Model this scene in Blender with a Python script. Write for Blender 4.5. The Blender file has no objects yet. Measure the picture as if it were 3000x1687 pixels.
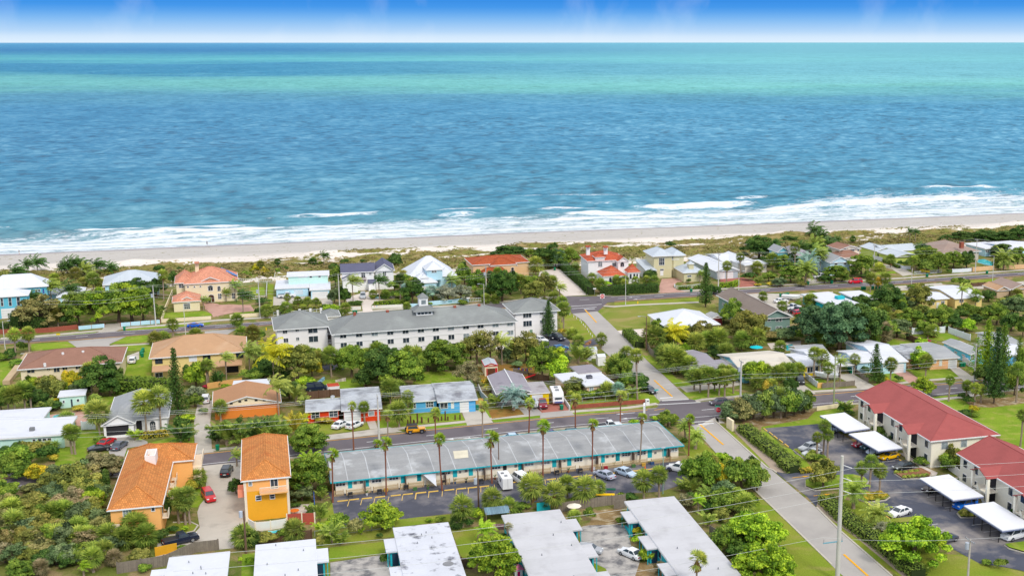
import bpy,math,random
import numpy as np
from math import sin,cos,pi,radians,degrees,atan2,hypot,sqrt
R=random.Random(7)
NR=np.random.RandomState(11)
SC=bpy.context.scene
COL=SC.collection
# camera, sky, sun
CAM_H=80.0
FPX=3500.0
CX,CY,YH=1800.0,843.5,122.5
PITCH=math.atan((CY-YH)/FPX)
cd=bpy.data.cameras.new('camera')
cam=bpy.data.objects.new('camera',cd)
COL.objects.link(cam)
cam.location=(0,0,CAM_H)
cam.rotation_euler=(pi/2-PITCH,0,0)
cd.sensor_width=36
cd.lens=FPX/3000*36
cd.shift_x=-(CX-1500)/3000
cd.clip_start=1
cd.clip_end=250000
SC.camera=cam
SUN_EL,SUN_AZ=radians(44),radians(-58)
w=bpy.data.worlds.new('World')
SC.world=w
w.use_nodes=True
nt=w.node_tree
for n in list(nt.nodes):
 nt.nodes.remove(n)
def N(nt,t,**k):
 n=nt.nodes.new(t)
 for a,b in k.items():
  setattr(n,a,b)
 return n
out=N(nt,'ShaderNodeOutputWorld')
sky=N(nt,'ShaderNodeTexSky',sky_type='NISHITA')
sky.sun_disc=False
sky.sun_elevation=SUN_EL
sky.sun_rotation=pi/2-SUN_AZ
sky.dust_density=1.5
bg=N(nt,'ShaderNodeBackground')
bg.inputs[1].default_value=0.13
nt.links.new(sky.outputs[0],bg.inputs[0])
tc=N(nt,'ShaderNodeTexCoord')
sep=N(nt,'ShaderNodeSeparateXYZ')
nt.links.new(tc.outputs['Generated'],sep.inputs[0])
mp=N(nt,'ShaderNodeMapping')
mp.inputs['Scale'].default_value=(16,4,10)
mp.inputs['Rotation'].default_value=(0,radians(62),0)
nt.links.new(tc.outputs['Generated'],mp.inputs[0])
nz=N(nt,'ShaderNodeTexNoise')
nz.inputs['Scale'].default_value=1.6
nz.inputs['Detail'].default_value=9
nz.inputs['Distortion'].default_value=.25
nt.links.new(mp.outputs[0],nz.inputs[0])
ramp=N(nt,'ShaderNodeValToRGB')
els=ramp.color_ramp.elements
els[0].position=0.0
els[0].color=(.60,.71,.82,1)
els[1].position=1.0
els[1].color=(.10,.32,.76,1)
for p_,c_ in((.002,(.60,.71,.82,1)),(.008,(.38,.56,.78,1)),(.0175,(.18,.41,.74,1)),(.026,(.055,.27,.69,1)),(.0345,(.03,.215,.65,1)),(.30,(.04,.20,.62,1))):
 e=els.new(p_)
 e.color=c_
nt.links.new(sep.outputs[2],ramp.inputs[0])
cl=N(nt,'ShaderNodeMapRange')
cl.inputs[1].default_value=.53
cl.inputs[2].default_value=.95
cl.inputs[4].default_value=.32
nt.links.new(nz.outputs[0],cl.inputs[0])
mx=N(nt,'ShaderNodeMix',data_type='RGBA')
nt.links.new(cl.outputs[0],mx.inputs[0])
nt.links.new(ramp.outputs[0],mx.inputs[6])
mx.inputs[7].default_value=(.74,.79,.85,1)
bg2=N(nt,'ShaderNodeBackground')
bg2.inputs[1].default_value=1.0
nt.links.new(mx.outputs[2],bg2.inputs[0])
bg3=N(nt,'ShaderNodeBackground')
bg3.inputs[0].default_value=(1.0,.98,.96,1)
bg3.inputs[1].default_value=1.22
veil=N(nt,'ShaderNodeMapRange')
veil.interpolation_type='SMOOTHSTEP'
veil.inputs[1].default_value=.06
veil.inputs[2].default_value=.45
veil.inputs[4].default_value=.62
nt.links.new(sep.outputs[2],veil.inputs[0])
ms=N(nt,'ShaderNodeMixShader')
up=N(nt,'ShaderNodeMapRange')
up.interpolation_type='SMOOTHSTEP'
up.inputs[1].default_value=.05
up.inputs[2].default_value=.35
nt.links.new(sep.outputs[2],up.inputs[0])
ms0=N(nt,'ShaderNodeMixShader')
nt.links.new(up.outputs[0],ms0.inputs[0])
nt.links.new(bg2.outputs[0],ms0.inputs[1])
nt.links.new(bg.outputs[0],ms0.inputs[2])
nt.links.new(veil.outputs[0],ms.inputs[0])
nt.links.new(ms0.outputs[0],ms.inputs[1])
nt.links.new(bg3.outputs[0],ms.inputs[2])
nt.links.new(ms.outputs[0],out.inputs[0])
sd=bpy.data.lights.new('sun','SUN')
sd.energy=1.5
sd.angle=radians(11)
sd.color=(1,.94,.84)
so=bpy.data.objects.new('sun',sd)
COL.objects.link(so)
so.rotation_euler=(pi/2-SUN_EL,0,SUN_AZ+pi/2)
SC.view_settings.view_transform='Standard'
SC.view_settings.look='None'
SC.view_settings.exposure=0.29
SC.view_settings.gamma=1.0
SC.view_settings.use_curve_mapping=False
# photo geometry
YAW=16.0
CP,SP=cos(PITCH),sin(PITCH)
def ray(p):
 dx=(p[0]-CX)/FPX
 dv=(p[1]-CY)/FPX
 return(dx,CP-dv*SP,-SP-dv*CP)
def G(p,z=0.0):
 d=ray(p)
 t=(z-CAM_H)/d[2]
 return(d[0]*t,d[1]*t)
def zone(ox,oy):
 return lambda x,y:(ox+x/4.025,oy+y/4.025)
ZN=dict(a1=zone(0,700),a2=zone(600,700),a3=zone(1200,700),a4=zone(1800,700),a5=zone(2360,640),b1=zone(0,1010),b2=zone(600,1010),b3=zone(1200,1010),b4=zone(1800,1010),b5=zone(2360,960),c1=zone(0,1327),c2=zone(600,1327),c3=zone(1200,1327),c4=zone(1800,1327),c5=zone(2360,1327),s=lambda x,y:(x,y))
def Q(z,*xy):
 f=ZN[z]
 return[f(xy[i],xy[i+1])for i in range(0,len(xy),2)]
def sc_at(p):
 return(p[1]-YH)*CP/CAM_H
def lin(c):
 return tuple(((x/255)/12.92 if x/255<=.04045 else((x/255+.055)/1.055)**2.4)for x in c)
# materials
MATS={}
def ramp_mix(nt,fac,a,b):
 m=N(nt,'ShaderNodeMix',data_type='RGBA')
 if isinstance(fac,(int,float)):
  m.inputs[0].default_value=fac
 else:
  nt.links.new(fac,m.inputs[0])
 for k,v in((6,a),(7,b)):
  if isinstance(v,tuple):
   m.inputs[k].default_value=v[:3]+(1,)
  else:
   nt.links.new(v,m.inputs[k])
 return m.outputs[2]
def noise(nt,vec,scale,detail=3,dist=0.0,stretch=None,rough=.5):
 if stretch:
  m=N(nt,'ShaderNodeMapping')
  m.inputs['Scale'].default_value=stretch
  nt.links.new(vec,m.inputs[0])
  vec=m.outputs[0]
 n=N(nt,'ShaderNodeTexNoise')
 n.inputs['Scale'].default_value=scale
 n.inputs['Detail'].default_value=detail
 n.inputs['Distortion'].default_value=dist
 n.inputs['Roughness'].default_value=rough
 nt.links.new(vec,n.inputs[0])
 return n.outputs[0]
def mrange(nt,v,a,b,c=0.0,d=1.0):
 m=N(nt,'ShaderNodeMapRange')
 nt.links.new(v,m.inputs[0])
 for i,x in enumerate((a,b,c,d)):
  m.inputs[i+1].default_value=x
 return m.outputs[0]
def math_(nt,op,a,b=None):
 m=N(nt,'ShaderNodeMath',operation=op)
 for i,v in enumerate((a,b)):
  if v is None:
   continue
  if isinstance(v,(int,float)):
   m.inputs[i].default_value=v
  else:
   nt.links.new(v,m.inputs[i])
 return m.outputs[0]
def mul_val(nt,col,val):
 h=N(nt,'ShaderNodeHueSaturation')
 if isinstance(col,tuple):
  h.inputs['Color'].default_value=col[:3]+(1,)
 else:
  nt.links.new(col,h.inputs['Color'])
 nt.links.new(val,h.inputs['Value'])
 return h.outputs[0]
def new_mat(name):
 m=bpy.data.materials.new(name)
 m.use_nodes=True
 nt=m.node_tree
 b=nt.nodes['Principled BSDF']
 return m,nt,b
def M(name,col,rough=.85,var=.12,scale=.5,stain=None,sscale=.15,samt=(.5,.7),pat=None,coord='Object',spec=.25,fine=6.0,metal=0.0,bump=0.0,objcol=False):
 if name in MATS:
  return MATS[name]
 m,nt,b=new_mat(name)
 t=N(nt,'ShaderNodeTexCoord')
 vec=t.outputs[coord]
 if objcol:
  oi=N(nt,'ShaderNodeObjectInfo')
  c=oi.outputs['Color']
 else:
  c=lin(col)if max(col)>1.01 else tuple(col)
 n1=noise(nt,vec,scale,4)
 n2=noise(nt,vec,fine,2)
 v=math_(nt,'ADD',mrange(nt,n1,.25,.75,1-var,1+var),mrange(nt,n2,.25,.75,-var*.6,var*.6))
 c=mul_val(nt,c,v)
 if stain:
  sn=noise(nt,vec,sscale,7,.12,None,.62)
  c=ramp_mix(nt,mrange(nt,sn,samt[0],samt[1]),c,lin(stain))
 uv=N(nt,'ShaderNodeUVMap').outputs[0]if pat else None
 if pat:
  kind,sx,sy,amt=pat
  br=N(nt,'ShaderNodeTexBrick')
  nt.links.new(uv,br.inputs[0])
  br.inputs['Scale'].default_value=1
  br.inputs['Brick Width'].default_value=sx
  br.inputs['Row Height'].default_value=sy
  br.inputs['Mortar Size'].default_value=.035 if kind!='seam' else .03
  br.inputs['Color1'].default_value=(1-amt,1-amt,1-amt,1)
  br.inputs['Color2'].default_value=(1,1,1,1)
  br.inputs['Mortar'].default_value=(1-1.3*amt,)*3+(1,)
  br.offset=0.0 if kind=='seam' else .5
  mm=N(nt,'ShaderNodeMix',data_type='RGBA',blend_type='MULTIPLY')
  mm.inputs[0].default_value=1
  if isinstance(c,tuple):
   mm.inputs[6].default_value=c+(1,)
  else:
   nt.links.new(c,mm.inputs[6])
  nt.links.new(br.outputs[0],mm.inputs[7])
  c=mm.outputs[2]
 nt.links.new(c,b.inputs['Base Color'])
 b.inputs['Roughness'].default_value=rough
 b.inputs['Specular IOR Level'].default_value=spec
 b.inputs['Metallic'].default_value=metal
 if bump:
  bp=N(nt,'ShaderNodeBump')
  bp.inputs['Strength'].default_value=bump
  bp.inputs['Distance'].default_value=.1
  nt.links.new(n2,bp.inputs['Height'])
  nt.links.new(bp.outputs[0],b.inputs['Normal'])
 MATS[name]=m
 return m
def wallm(name,col,var=.05):
 return M(name,col,.9,var,.25,fine=3,spec=.1)
GLASS=M('window glass',(.035,.05,.07),.08,.5,.6,spec=.6)
GLASS2=M('curtained glass',(.25,.30,.33),.15,.4,1.2,spec=.6)
FRAME=M('white frame',(.80,.81,.82),.6,.05)
WHITEP=M('white paint',(.78,.79,.80),.6,.05)
# mesh builder
class MB:
 def __init__(s):
  s.v=[];s.f=[]
 def quad(s,*p):
  k=len(s.v);s.v+=[tuple(q)for q in p];s.f.append(tuple(range(k,k+len(p))));return s
 def box(s,x0,y0,z0,x1,y1,z1):
  if x0>x1:x0,x1=x1,x0
  if y0>y1:y0,y1=y1,y0
  if z0>z1:z0,z1=z1,z0
  k=len(s.v)
  s.v+=[(x0,y0,z0),(x1,y0,z0),(x1,y1,z0),(x0,y1,z0),(x0,y0,z1),(x1,y0,z1),(x1,y1,z1),(x0,y1,z1)]
  s.f+=[(k+3,k+2,k+1,k),(k+4,k+5,k+6,k+7),(k,k+1,k+5,k+4),(k+1,k+2,k+6,k+5),(k+2,k+3,k+7,k+6),(k+3,k,k+4,k+7)]
  return s
 def prism(s,pts,z0,z1):
  a=sum(pts[i][0]*pts[(i+1)%len(pts)][1]-pts[(i+1)%len(pts)][0]*pts[i][1]for i in range(len(pts)))
  if a<0:pts=pts[::-1]
  n=len(pts);k=len(s.v)
  s.v+=[(p[0],p[1],z0)for p in pts]+[(p[0],p[1],z1)for p in pts]
  s.f.append(tuple(range(k+n-1,k-1,-1)));s.f.append(tuple(range(k+n,k+2*n)))
  for i in range(n):
   j=(i+1)%n
   s.f.append((k+i,k+j,k+n+j,k+n+i))
  return s
 def cyl(s,p,q,r0,r1=None,n=8,cap=True):
  r1=r0 if r1 is None else r1
  p=np.array(p,float);q=np.array(q,float);d=q-p
  d/=max(np.linalg.norm(d),1e-9)
  a=np.cross(d,(0,0,1)if abs(d[2])<.9 else(1,0,0));a/=np.linalg.norm(a)
  b=np.cross(d,a);k=len(s.v)
  for c,r in((p,r0),(q,r1)):
   for i in range(n):
    t=2*pi*i/n
    s.v.append(tuple(c+r*(cos(t)*a+sin(t)*b)))
  for i in range(n):
   j=(i+1)%n
   s.f.append((k+i,k+j,k+n+j,k+n+i)[::-1])
  if cap:
   s.f.append(tuple(range(k,k+n)));s.f.append(tuple(range(k+2*n-1,k+n-1,-1)))
  return s
 def tube(s,pts,r,n=5):
  for i in range(len(pts)-1):
   s.cyl(pts[i],pts[i+1],r[i]if isinstance(r,list)else r,r[i+1]if isinstance(r,list)else r,n,cap=(i in(0,len(pts)-2)))
  return s
 def mesh(s,name,m=None,uv=True,smooth=False):
  me=bpy.data.meshes.new(name)
  me.from_pydata(s.v,[],s.f)
  me.update()
  if uv and len(s.f)<60000:
   l=me.uv_layers.new(name='UVMap')
   dat=np.zeros((len(me.loops),2),np.float32)
   for p in me.polygons:
    nx,ny,nz_=p.normal
    if abs(nz_)>.999:
     ux,uy=1.0,0.0
    else:
     h=hypot(nx,ny);ux,uy=-ny/h,nx/h
    vx,vy,vz=ny*0-nz_*uy,nz_*ux-nx*0,nx*uy-ny*ux
    for li in p.loop_indices:
     c=s.v[me.loops[li].vertex_index]
     dat[li,0]=c[0]*ux+c[1]*uy
     dat[li,1]=c[0]*vx+c[1]*vy+c[2]*vz
   l.data.foreach_set('uv',dat.ravel())
  if smooth:
   me.polygons.foreach_set('use_smooth',[True]*len(me.polygons))
  if m:me.materials.append(m)
  return me
 def build(s,name,m=None,parent=None,loc=(0,0,0),**k):
  return link(name,s.mesh(name,m,**k),parent,loc)
def link(name,data,parent=None,loc=(0,0,0),rz=0.0,scale=None):
 o=bpy.data.objects.new(name,data)
 COL.objects.link(o)
 o.location=loc
 if rz:o.rotation_euler=(0,0,rz)
 if scale:o.scale=scale
 if parent:o.parent=parent
 return o
LAB=[]
def tag(o,label,cat,group=None,kind=None):
 if label:o['label']=label
 if cat:o['category']=cat
 if group:o['group']=group
 if kind:o['kind']=kind
 return o
def thing(name,label,cat,loc=(0,0,0),rz=0.0,group=None,scale=None):
 return tag(link(name,None,None,loc,rz,scale),label,cat,group)
def structure(name,mb,m,**k):
 o=mb.build(name,m,**k)
 o['kind']='structure'
 return o
KIDS={}
def register(root):
 objs=list(root.children)
 KIDS[root]=objs
 for o in objs:
  register(o)
def clone(root,parent=None):
 c=root.copy();COL.objects.link(c)
 if parent:c.parent=parent
 for o in KIDS.get(root,[]):
  clone(o,c)
 return c
LEVELS={}
def sheet(z):
 """lay every flush sheet a little above the one before, so that none share a plane"""
 LEVELS[z]=LEVELS.get(z,0)+1
 return z*3+.0001*LEVELS[z]
def poly(name,pts,z,m,parent=None,zone_=None):
 """a flat sheet whose corners are given as photo pixels"""
 b=MB()
 w_=[G(p)for p in pts]
 a=sum(w_[i][0]*w_[(i+1)%len(w_)][1]-w_[(i+1)%len(w_)][0]*w_[i][1]for i in range(len(w_)))
 if a<0:w_=w_[::-1]
 z=sheet(z)
 b.quad(*[(x,y,z)for x,y in w_])
 o=b.build(name,m,parent)
 if not parent:o['kind']='structure'
 return o
def offset_line(W,w_):
 out=[]
 for i,p in enumerate(W):
  a=W[max(i-1,0)];c=W[min(i+1,len(W)-1)]
  dx,dy=c[0]-a[0],c[1]-a[1];l=hypot(dx,dy)or 1
  out.append((p[0]-dy/l*w_,p[1]+dx/l*w_))
 return out
def strip(name,pts,width,z,m,parent=None,h=0.0,world=False):
 W=pts if world else[G(p)for p in pts]
 A=offset_line(W,width/2);B=offset_line(W,-width/2)
 b=MB()
 if not h:z=sheet(z)
 for i in range(len(W)-1):
  if h:
   q=[A[i],B[i],B[i+1],A[i+1]]
   b.prism(q,z,z+h)
  else:
   b.quad((*B[i],z),(*B[i+1],z),(*A[i+1],z),(*A[i],z))
 o=b.build(name,m,parent)
 if not parent:o['kind']='structure'
 return o
# the setting
CY_,SY_=cos(radians(YAW)),sin(radians(YAW))
def uv_of(p):return(p[0]*CY_+p[1]*SY_,-p[0]*SY_+p[1]*CY_)
def xy_of(u,v):return(u*CY_-v*SY_,u*SY_+v*CY_)
SEA_Z=-1.5
shore=sorted(uv_of(G(p,SEA_Z))for p in[(0,745),(300,733),(580,721),(1050,701),(1500,682),(1900,667),(2330,651),(2700,636),(3000,623)])
SU=[a for a,b in shore];SV=[b for a,b in shore]
k0=0.0
SU=[-6000]+SU+[6000];SV=[SV[0]]+SV+[SV[-1]]
def vshore(u):return np.interp(u,SU,SV)
def vnoise(x,y,seed):
 """smooth value noise on arrays"""
 r=np.random.RandomState(seed).rand(256,256)
 xi=np.floor(x).astype(int);yi=np.floor(y).astype(int)
 fx=x-xi;fy=y-yi
 fx=fx*fx*(3-2*fx);fy=fy*fy*(3-2*fy)
 g=lambda a,b:r[a%256,b%256]
 return(g(xi,yi)*(1-fx)+g(xi+1,yi)*fx)*(1-fy)+(g(xi,yi+1)*(1-fx)+g(xi+1,yi+1)*fx)*fy
def fbm(x,y,seed,o=4):
 t=0;a=.5
 for i in range(o):
  t=t+a*vnoise(x*2**i,y*2**i,seed+i);a/=2
 return t/(1-.5**o)
def grid_mesh(name,X,Y,Z,attrs=None,smooth=True):
 nr,nc=X.shape
 V=np.stack([X,Y,Z],-1).reshape(-1,3).astype(np.float32)
 i=np.arange(nr*nc).reshape(nr,nc)
 F=np.stack([i[:-1,:-1],i[:-1,1:],i[1:,1:],i[1:,:-1]],-1).reshape(-1,4)
 me=bpy.data.meshes.new(name)
 me.vertices.add(len(V));me.vertices.foreach_set('co',V.ravel())
 me.loops.add(F.size);me.loops.foreach_set('vertex_index',F.ravel().astype(np.int32))
 me.polygons.add(len(F));me.polygons.foreach_set('loop_start',np.arange(0,F.size,4,dtype=np.int32))
 me.polygons.foreach_set('use_smooth',np.ones(len(F),bool)if smooth else np.zeros(len(F),bool))
 for k,a in(attrs or{}).items():
  at=me.attributes.new(k,'FLOAT','POINT');at.data.foreach_set('value',a.ravel().astype(np.float32))
 me.update();me.validate()
 return me
aa=np.concatenate([np.linspace(-3,-.75,14)[:-1],np.linspace(-.75,.62,520),np.linspace(.62,3,14)[1:]])
offs=[-6.0]
st=1.15
while offs[-1]<90000:
 offs.append(offs[-1]+st);st*=1.0035 if offs[-1]<700 else 1.12
offs=np.array(offs)
A_,O_=np.meshgrid(aa,offs)
base_v=440.0
Ug=(A_*(base_v+O_)+0)
Ug=Ug+(base_v+O_)*math.tan(radians(YAW))
Vg=vshore(Ug)*np.exp(-O_/4000)+base_v*(1-np.exp(-O_/4000))+O_
rs=np.random.RandomState(3)
H=np.zeros_like(Ug)
for i in range(46):
 lam=5.0*1.075**i*(0.9+.2*rs.rand())
 th=rs.normal(0,.42)
 kx,ky=2*pi/lam*sin(th),2*pi/lam*cos(th)
 amp=.017*lam**.62*(1 if lam<60 else .3)
 fade=np.clip((lam/2.6-(O_*.0035+1.2))/2,0,1)
 H+=amp*fade*np.sin(kx*Ug+ky*Vg+rs.rand()*6.28)
gust=fbm(Ug/160,Vg/60,70,3)
H*=(.45+1.1*gust)*np.clip((O_+4)/55,.06,1)
H=np.where(H>0,H*1.35,H*.8)
near=O_<260
brk=np.zeros_like(Ug);foam=np.zeros_like(Ug)
warp=10*(fbm(Ug/70,O_*0,5,3)-.5)+3*(fbm(Ug/14,O_*0,6,3)-.5)
for(o0,ht,sg,seed,thr,foamw)in[(8,.2,1.4,21,.30,5),(17,.3,1.6,22,.36,6),(28,.4,1.8,23,.42,7),(41,.6,2.2,24,.50,8),(58,.8,2.6,25,.62,9),(76,.9,3.0,26,.72,6),(104,.9,3.2,27,.9,3),(140,.7,3.6,28,.9,3)]:
 oo=o0*(1+.16*np.clip(Ug/200,-1.2,1.6))+warp*(.5+o0/60)
 act=np.clip((fbm(Ug/(38+o0*.3),O_*0+seed,seed,2)-thr+.12)*6,0,1)
 d=O_-oo
 brk+=ht*np.exp(-np.where(d<0,(d/(sg*.7))**2,(d/(sg*2.2))**2))*(.45+.55*act)
 foam=np.maximum(foam,act*np.where(d>1,np.exp(-((d-1)/1.6)**2),np.exp(-((d-1)/foamw)**2)))
wid=62*(1+.25*np.clip(Ug/200,-1.2,1.6))*(.75+.5*fbm(Ug/60,O_*0,9,2))
foam=np.maximum(foam,np.clip((wid-O_)/26,0,1)*(.40+.34*fbm(Ug/16,O_/4,10,3)))
foam=np.maximum(foam,.95*np.clip(1-np.abs(O_+1.0-warp*.35)/2.2,0,1))
H+=brk*np.clip((O_+2)/10,.1,1)
wx,wy=xy_of(Ug,Vg)
slope_s=np.clip((O_+3.5)/6,0,1)
wz=SEA_Z+H*(O_<1200)+.05
off_attr=O_.copy()
me=grid_mesh('sea',wx,wy,wz,dict(foam=foam,offs=off_attr))
m,nt,b=new_mat('sea water')
MATS['sea']=m
geo=N(nt,'ShaderNodeNewGeometry')
sp=N(nt,'ShaderNodeSeparateXYZ');nt.links.new(geo.outputs['Position'],sp.inputs[0])
px_,py_=sp.outputs[0],sp.outputs[1]
rot=N(nt,'ShaderNodeMapping');rot.inputs['Rotation'].default_value=(0,0,-radians(YAW))
nt.links.new(geo.outputs['Position'],rot.inputs[0])
uvw=rot.outputs[0]
sp2=N(nt,'ShaderNodeSeparateXYZ');nt.links.new(uvw,sp2.inputs[0])
vv=sp2.outputs[1]
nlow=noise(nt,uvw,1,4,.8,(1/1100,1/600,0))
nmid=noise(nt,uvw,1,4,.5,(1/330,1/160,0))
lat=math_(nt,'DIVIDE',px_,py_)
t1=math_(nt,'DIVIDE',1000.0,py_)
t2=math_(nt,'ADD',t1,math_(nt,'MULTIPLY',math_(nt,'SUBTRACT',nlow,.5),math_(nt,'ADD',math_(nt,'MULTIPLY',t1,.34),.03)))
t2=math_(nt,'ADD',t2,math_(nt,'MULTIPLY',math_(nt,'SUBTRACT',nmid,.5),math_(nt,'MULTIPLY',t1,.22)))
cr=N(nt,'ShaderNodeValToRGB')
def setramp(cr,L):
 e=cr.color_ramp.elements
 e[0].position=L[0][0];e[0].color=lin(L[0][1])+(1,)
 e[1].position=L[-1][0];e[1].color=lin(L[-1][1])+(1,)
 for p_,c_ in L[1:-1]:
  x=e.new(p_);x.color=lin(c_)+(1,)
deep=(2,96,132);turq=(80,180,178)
setramp(cr,[(0,(140,190,216)),(.012,(70,150,192)),(.04,(30,118,168)),(.06,(62,152,178)),(.08,(92,184,188)),(.10,(44,136,172)),(.135,(40,134,168)),(.155,(88,168,174)),(.175,(106,186,180)),(.20,(104,182,174)),(.245,(78,148,172)),(.29,(64,138,174)),(.45,(60,132,168)),(.75,(62,134,160)),(.93,(84,146,152)),(1,(112,160,162))])  # palest first stops paint haze into the water towards the horizon
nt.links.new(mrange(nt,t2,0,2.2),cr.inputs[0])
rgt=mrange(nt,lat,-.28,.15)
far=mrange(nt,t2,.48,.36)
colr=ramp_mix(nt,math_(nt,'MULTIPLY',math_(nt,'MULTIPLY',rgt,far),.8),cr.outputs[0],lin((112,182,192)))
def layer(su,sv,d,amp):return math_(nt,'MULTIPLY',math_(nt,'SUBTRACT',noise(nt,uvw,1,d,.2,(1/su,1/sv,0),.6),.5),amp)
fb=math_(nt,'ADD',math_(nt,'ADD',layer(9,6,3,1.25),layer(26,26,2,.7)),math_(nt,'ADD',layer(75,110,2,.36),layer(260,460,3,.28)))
colr=ramp_mix(nt,mrange(nt,fb,-.02,-.26),ramp_mix(nt,mrange(nt,fb,.0,.30,0,.75),colr,ramp_mix(nt,.45,mul_val(nt,colr,mrange(nt,fb,-1,1,1.35,1.35)),lin((150,196,204)))),mul_val(nt,colr,mrange(nt,fb,-1,1,.55,.55)))  # wave light and shade painted into the colour: darker troughs, paler crests
at=N(nt,'ShaderNodeAttribute',attribute_name='foam')
fn1=noise(nt,uvw,1,7,.9,(1/8,1/2.6,0))
fn2=noise(nt,uvw,1,4,.2,(1/1.6,1/.8,0))
fsum=math_(nt,'ADD',math_(nt,'MULTIPLY',math_(nt,'SUBTRACT',fn1,.5),1.5),math_(nt,'MULTIPLY',math_(nt,'SUBTRACT',fn2,.5),.8))
fval=mrange(nt,math_(nt,'ADD',at.outputs['Fac'],fsum),.30,.72)
fval=math_(nt,'MULTIPLY',fval,mrange(nt,at.outputs['Fac'],.03,.25))
wc=math_(nt,'MULTIPLY',mrange(nt,noise(nt,uvw,1,3,.2,(1/7,1/2.5,0)),.735,.77),mrange(nt,noise(nt,uvw,1,2,0,(1/160,1/160,0)),.45,.6))
fval=math_(nt,'MAXIMUM',fval,math_(nt,'MULTIPLY',wc,.6))
sh=N(nt,'ShaderNodeAttribute',attribute_name='offs')
shal=mrange(nt,sh.outputs['Fac'],60,0)
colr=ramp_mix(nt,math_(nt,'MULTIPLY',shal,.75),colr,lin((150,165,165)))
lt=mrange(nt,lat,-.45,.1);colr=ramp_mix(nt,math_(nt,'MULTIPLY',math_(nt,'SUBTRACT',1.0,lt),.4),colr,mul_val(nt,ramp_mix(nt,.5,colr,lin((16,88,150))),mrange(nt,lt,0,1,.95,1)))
colr=ramp_mix(nt,math_(nt,'MULTIPLY',fval,.9),colr,(.72,.77,.82))
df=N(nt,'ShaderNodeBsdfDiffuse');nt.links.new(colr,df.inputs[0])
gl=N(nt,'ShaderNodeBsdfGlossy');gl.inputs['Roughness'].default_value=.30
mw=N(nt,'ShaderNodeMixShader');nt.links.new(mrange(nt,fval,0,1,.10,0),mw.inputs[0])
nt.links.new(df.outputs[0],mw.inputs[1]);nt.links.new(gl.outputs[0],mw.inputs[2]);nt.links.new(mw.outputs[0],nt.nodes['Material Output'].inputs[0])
bp=N(nt,'ShaderNodeBump');bp.inputs['Strength'].default_value=.5;bp.inputs['Distance'].default_value=1.5
nt.links.new(fb,bp.inputs['Height'])
nt.links.new(bp.outputs[0],df.inputs['Normal']);nt.links.new(bp.outputs[0],gl.inputs['Normal'])
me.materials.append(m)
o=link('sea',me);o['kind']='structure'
us=np.concatenate([np.linspace(-5000,-420,20)[:-1],np.linspace(-420,520,520),np.linspace(520,6000,22)[1:]])
os_=np.concatenate([np.linspace(-92,12,150),[18,30]])
Ub,Ob=np.meshgrid(us,os_)
Vb=vshore(Ub)+Ob
edge=-41+8*(fbm(Ub/45,Ub*0,41,3)-.5)*2
n1=fbm(Ub/17,Vb/8,42,4);n2=fbm(Ub/5,Vb/4,46,3)
mask=np.clip((edge-Ob)/5,0,1)*np.clip((Ob+98)/18,0,1)
dz=mask*(.3+np.clip(n1-.38,0,1)*4.2+.5*n2)
bz=np.interp(Ob,[-92,-60,-38,-14,0,12,30],[.0,.2,.25,-.55,-1.5,-2.4,-3.5])+.12*(n2-.5)*(Ob<-8)
Zb=bz+dz
Zb[0,:]=-.4
scrub=mask*np.clip((fbm(Ub/20,Vb/6,51,4)+.5*(1-np.clip((Ob+80)/45,0,1))-.60)*7,0,1)
gx,gy=xy_of(Ub,Vb)
me=grid_mesh('dunes',gx,gy,Zb,dict(scrub=scrub,offs=Ob))
m,nt,b=new_mat('beach sand')
t=N(nt,'ShaderNodeNewGeometry').outputs['Position']
sh=N(nt,'ShaderNodeAttribute',attribute_name='offs').outputs['Fac']
sc_=N(nt,'ShaderNodeAttribute',attribute_name='scrub').outputs['Fac']
rot=N(nt,'ShaderNodeMapping');rot.inputs['Rotation'].default_value=(0,0,-radians(YAW));nt.links.new(t,rot.inputs[0])
sa=ramp_mix(nt,mrange(nt,math_(nt,'ADD',sh,math_(nt,'MULTIPLY',math_(nt,'SUBTRACT',noise(nt,rot.outputs[0],1,4,.3,(1/40,1/9,0)),.5),16)),-42,-34),lin((222,214,206)),lin((188,184,179)))
sa=ramp_mix(nt,mrange(nt,math_(nt,'ADD',sh,math_(nt,'MULTIPLY',math_(nt,'SUBTRACT',noise(nt,rot.outputs[0],1,3,.3,(1/30,1/6,0)),.5),5)),-7,-4),sa,lin((158,152,156)))
sa=mul_val(nt,sa,mrange(nt,noise(nt,rot.outputs[0],1,5,.4,(1/14,1/2.2,0)),.3,.7,.9,1.07))
gcol=ramp_mix(nt,mrange(nt,noise(nt,t,.35,4),.35,.65),lin((140,126,78)),lin((116,122,60)))
gcol=ramp_mix(nt,mrange(nt,noise(nt,t,.12,3),.5,.65),gcol,lin((156,138,98)))
gm=mrange(nt,math_(nt,'ADD',sc_,math_(nt,'MULTIPLY',math_(nt,'SUBTRACT',noise(nt,t,.55,6,.6),.5),2.6)),.36,.52)
sa=ramp_mix(nt,gm,sa,gcol)
nt.links.new(sa,b.inputs['Base Color']);b.inputs['Roughness'].default_value=.95;b.inputs['Specular IOR Level'].default_value=.05
bp=N(nt,'ShaderNodeBump');bp.inputs['Strength'].default_value=.8;bp.inputs['Distance'].default_value=.4
nt.links.new(noise(nt,t,1.2,4),bp.inputs['Height']);nt.links.new(bp.outputs[0],b.inputs['Normal'])
me.materials.append(m)
o=link('dunes',me);o['kind']='structure'
DUNE=(us,os_,Zb,scrub)
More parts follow.
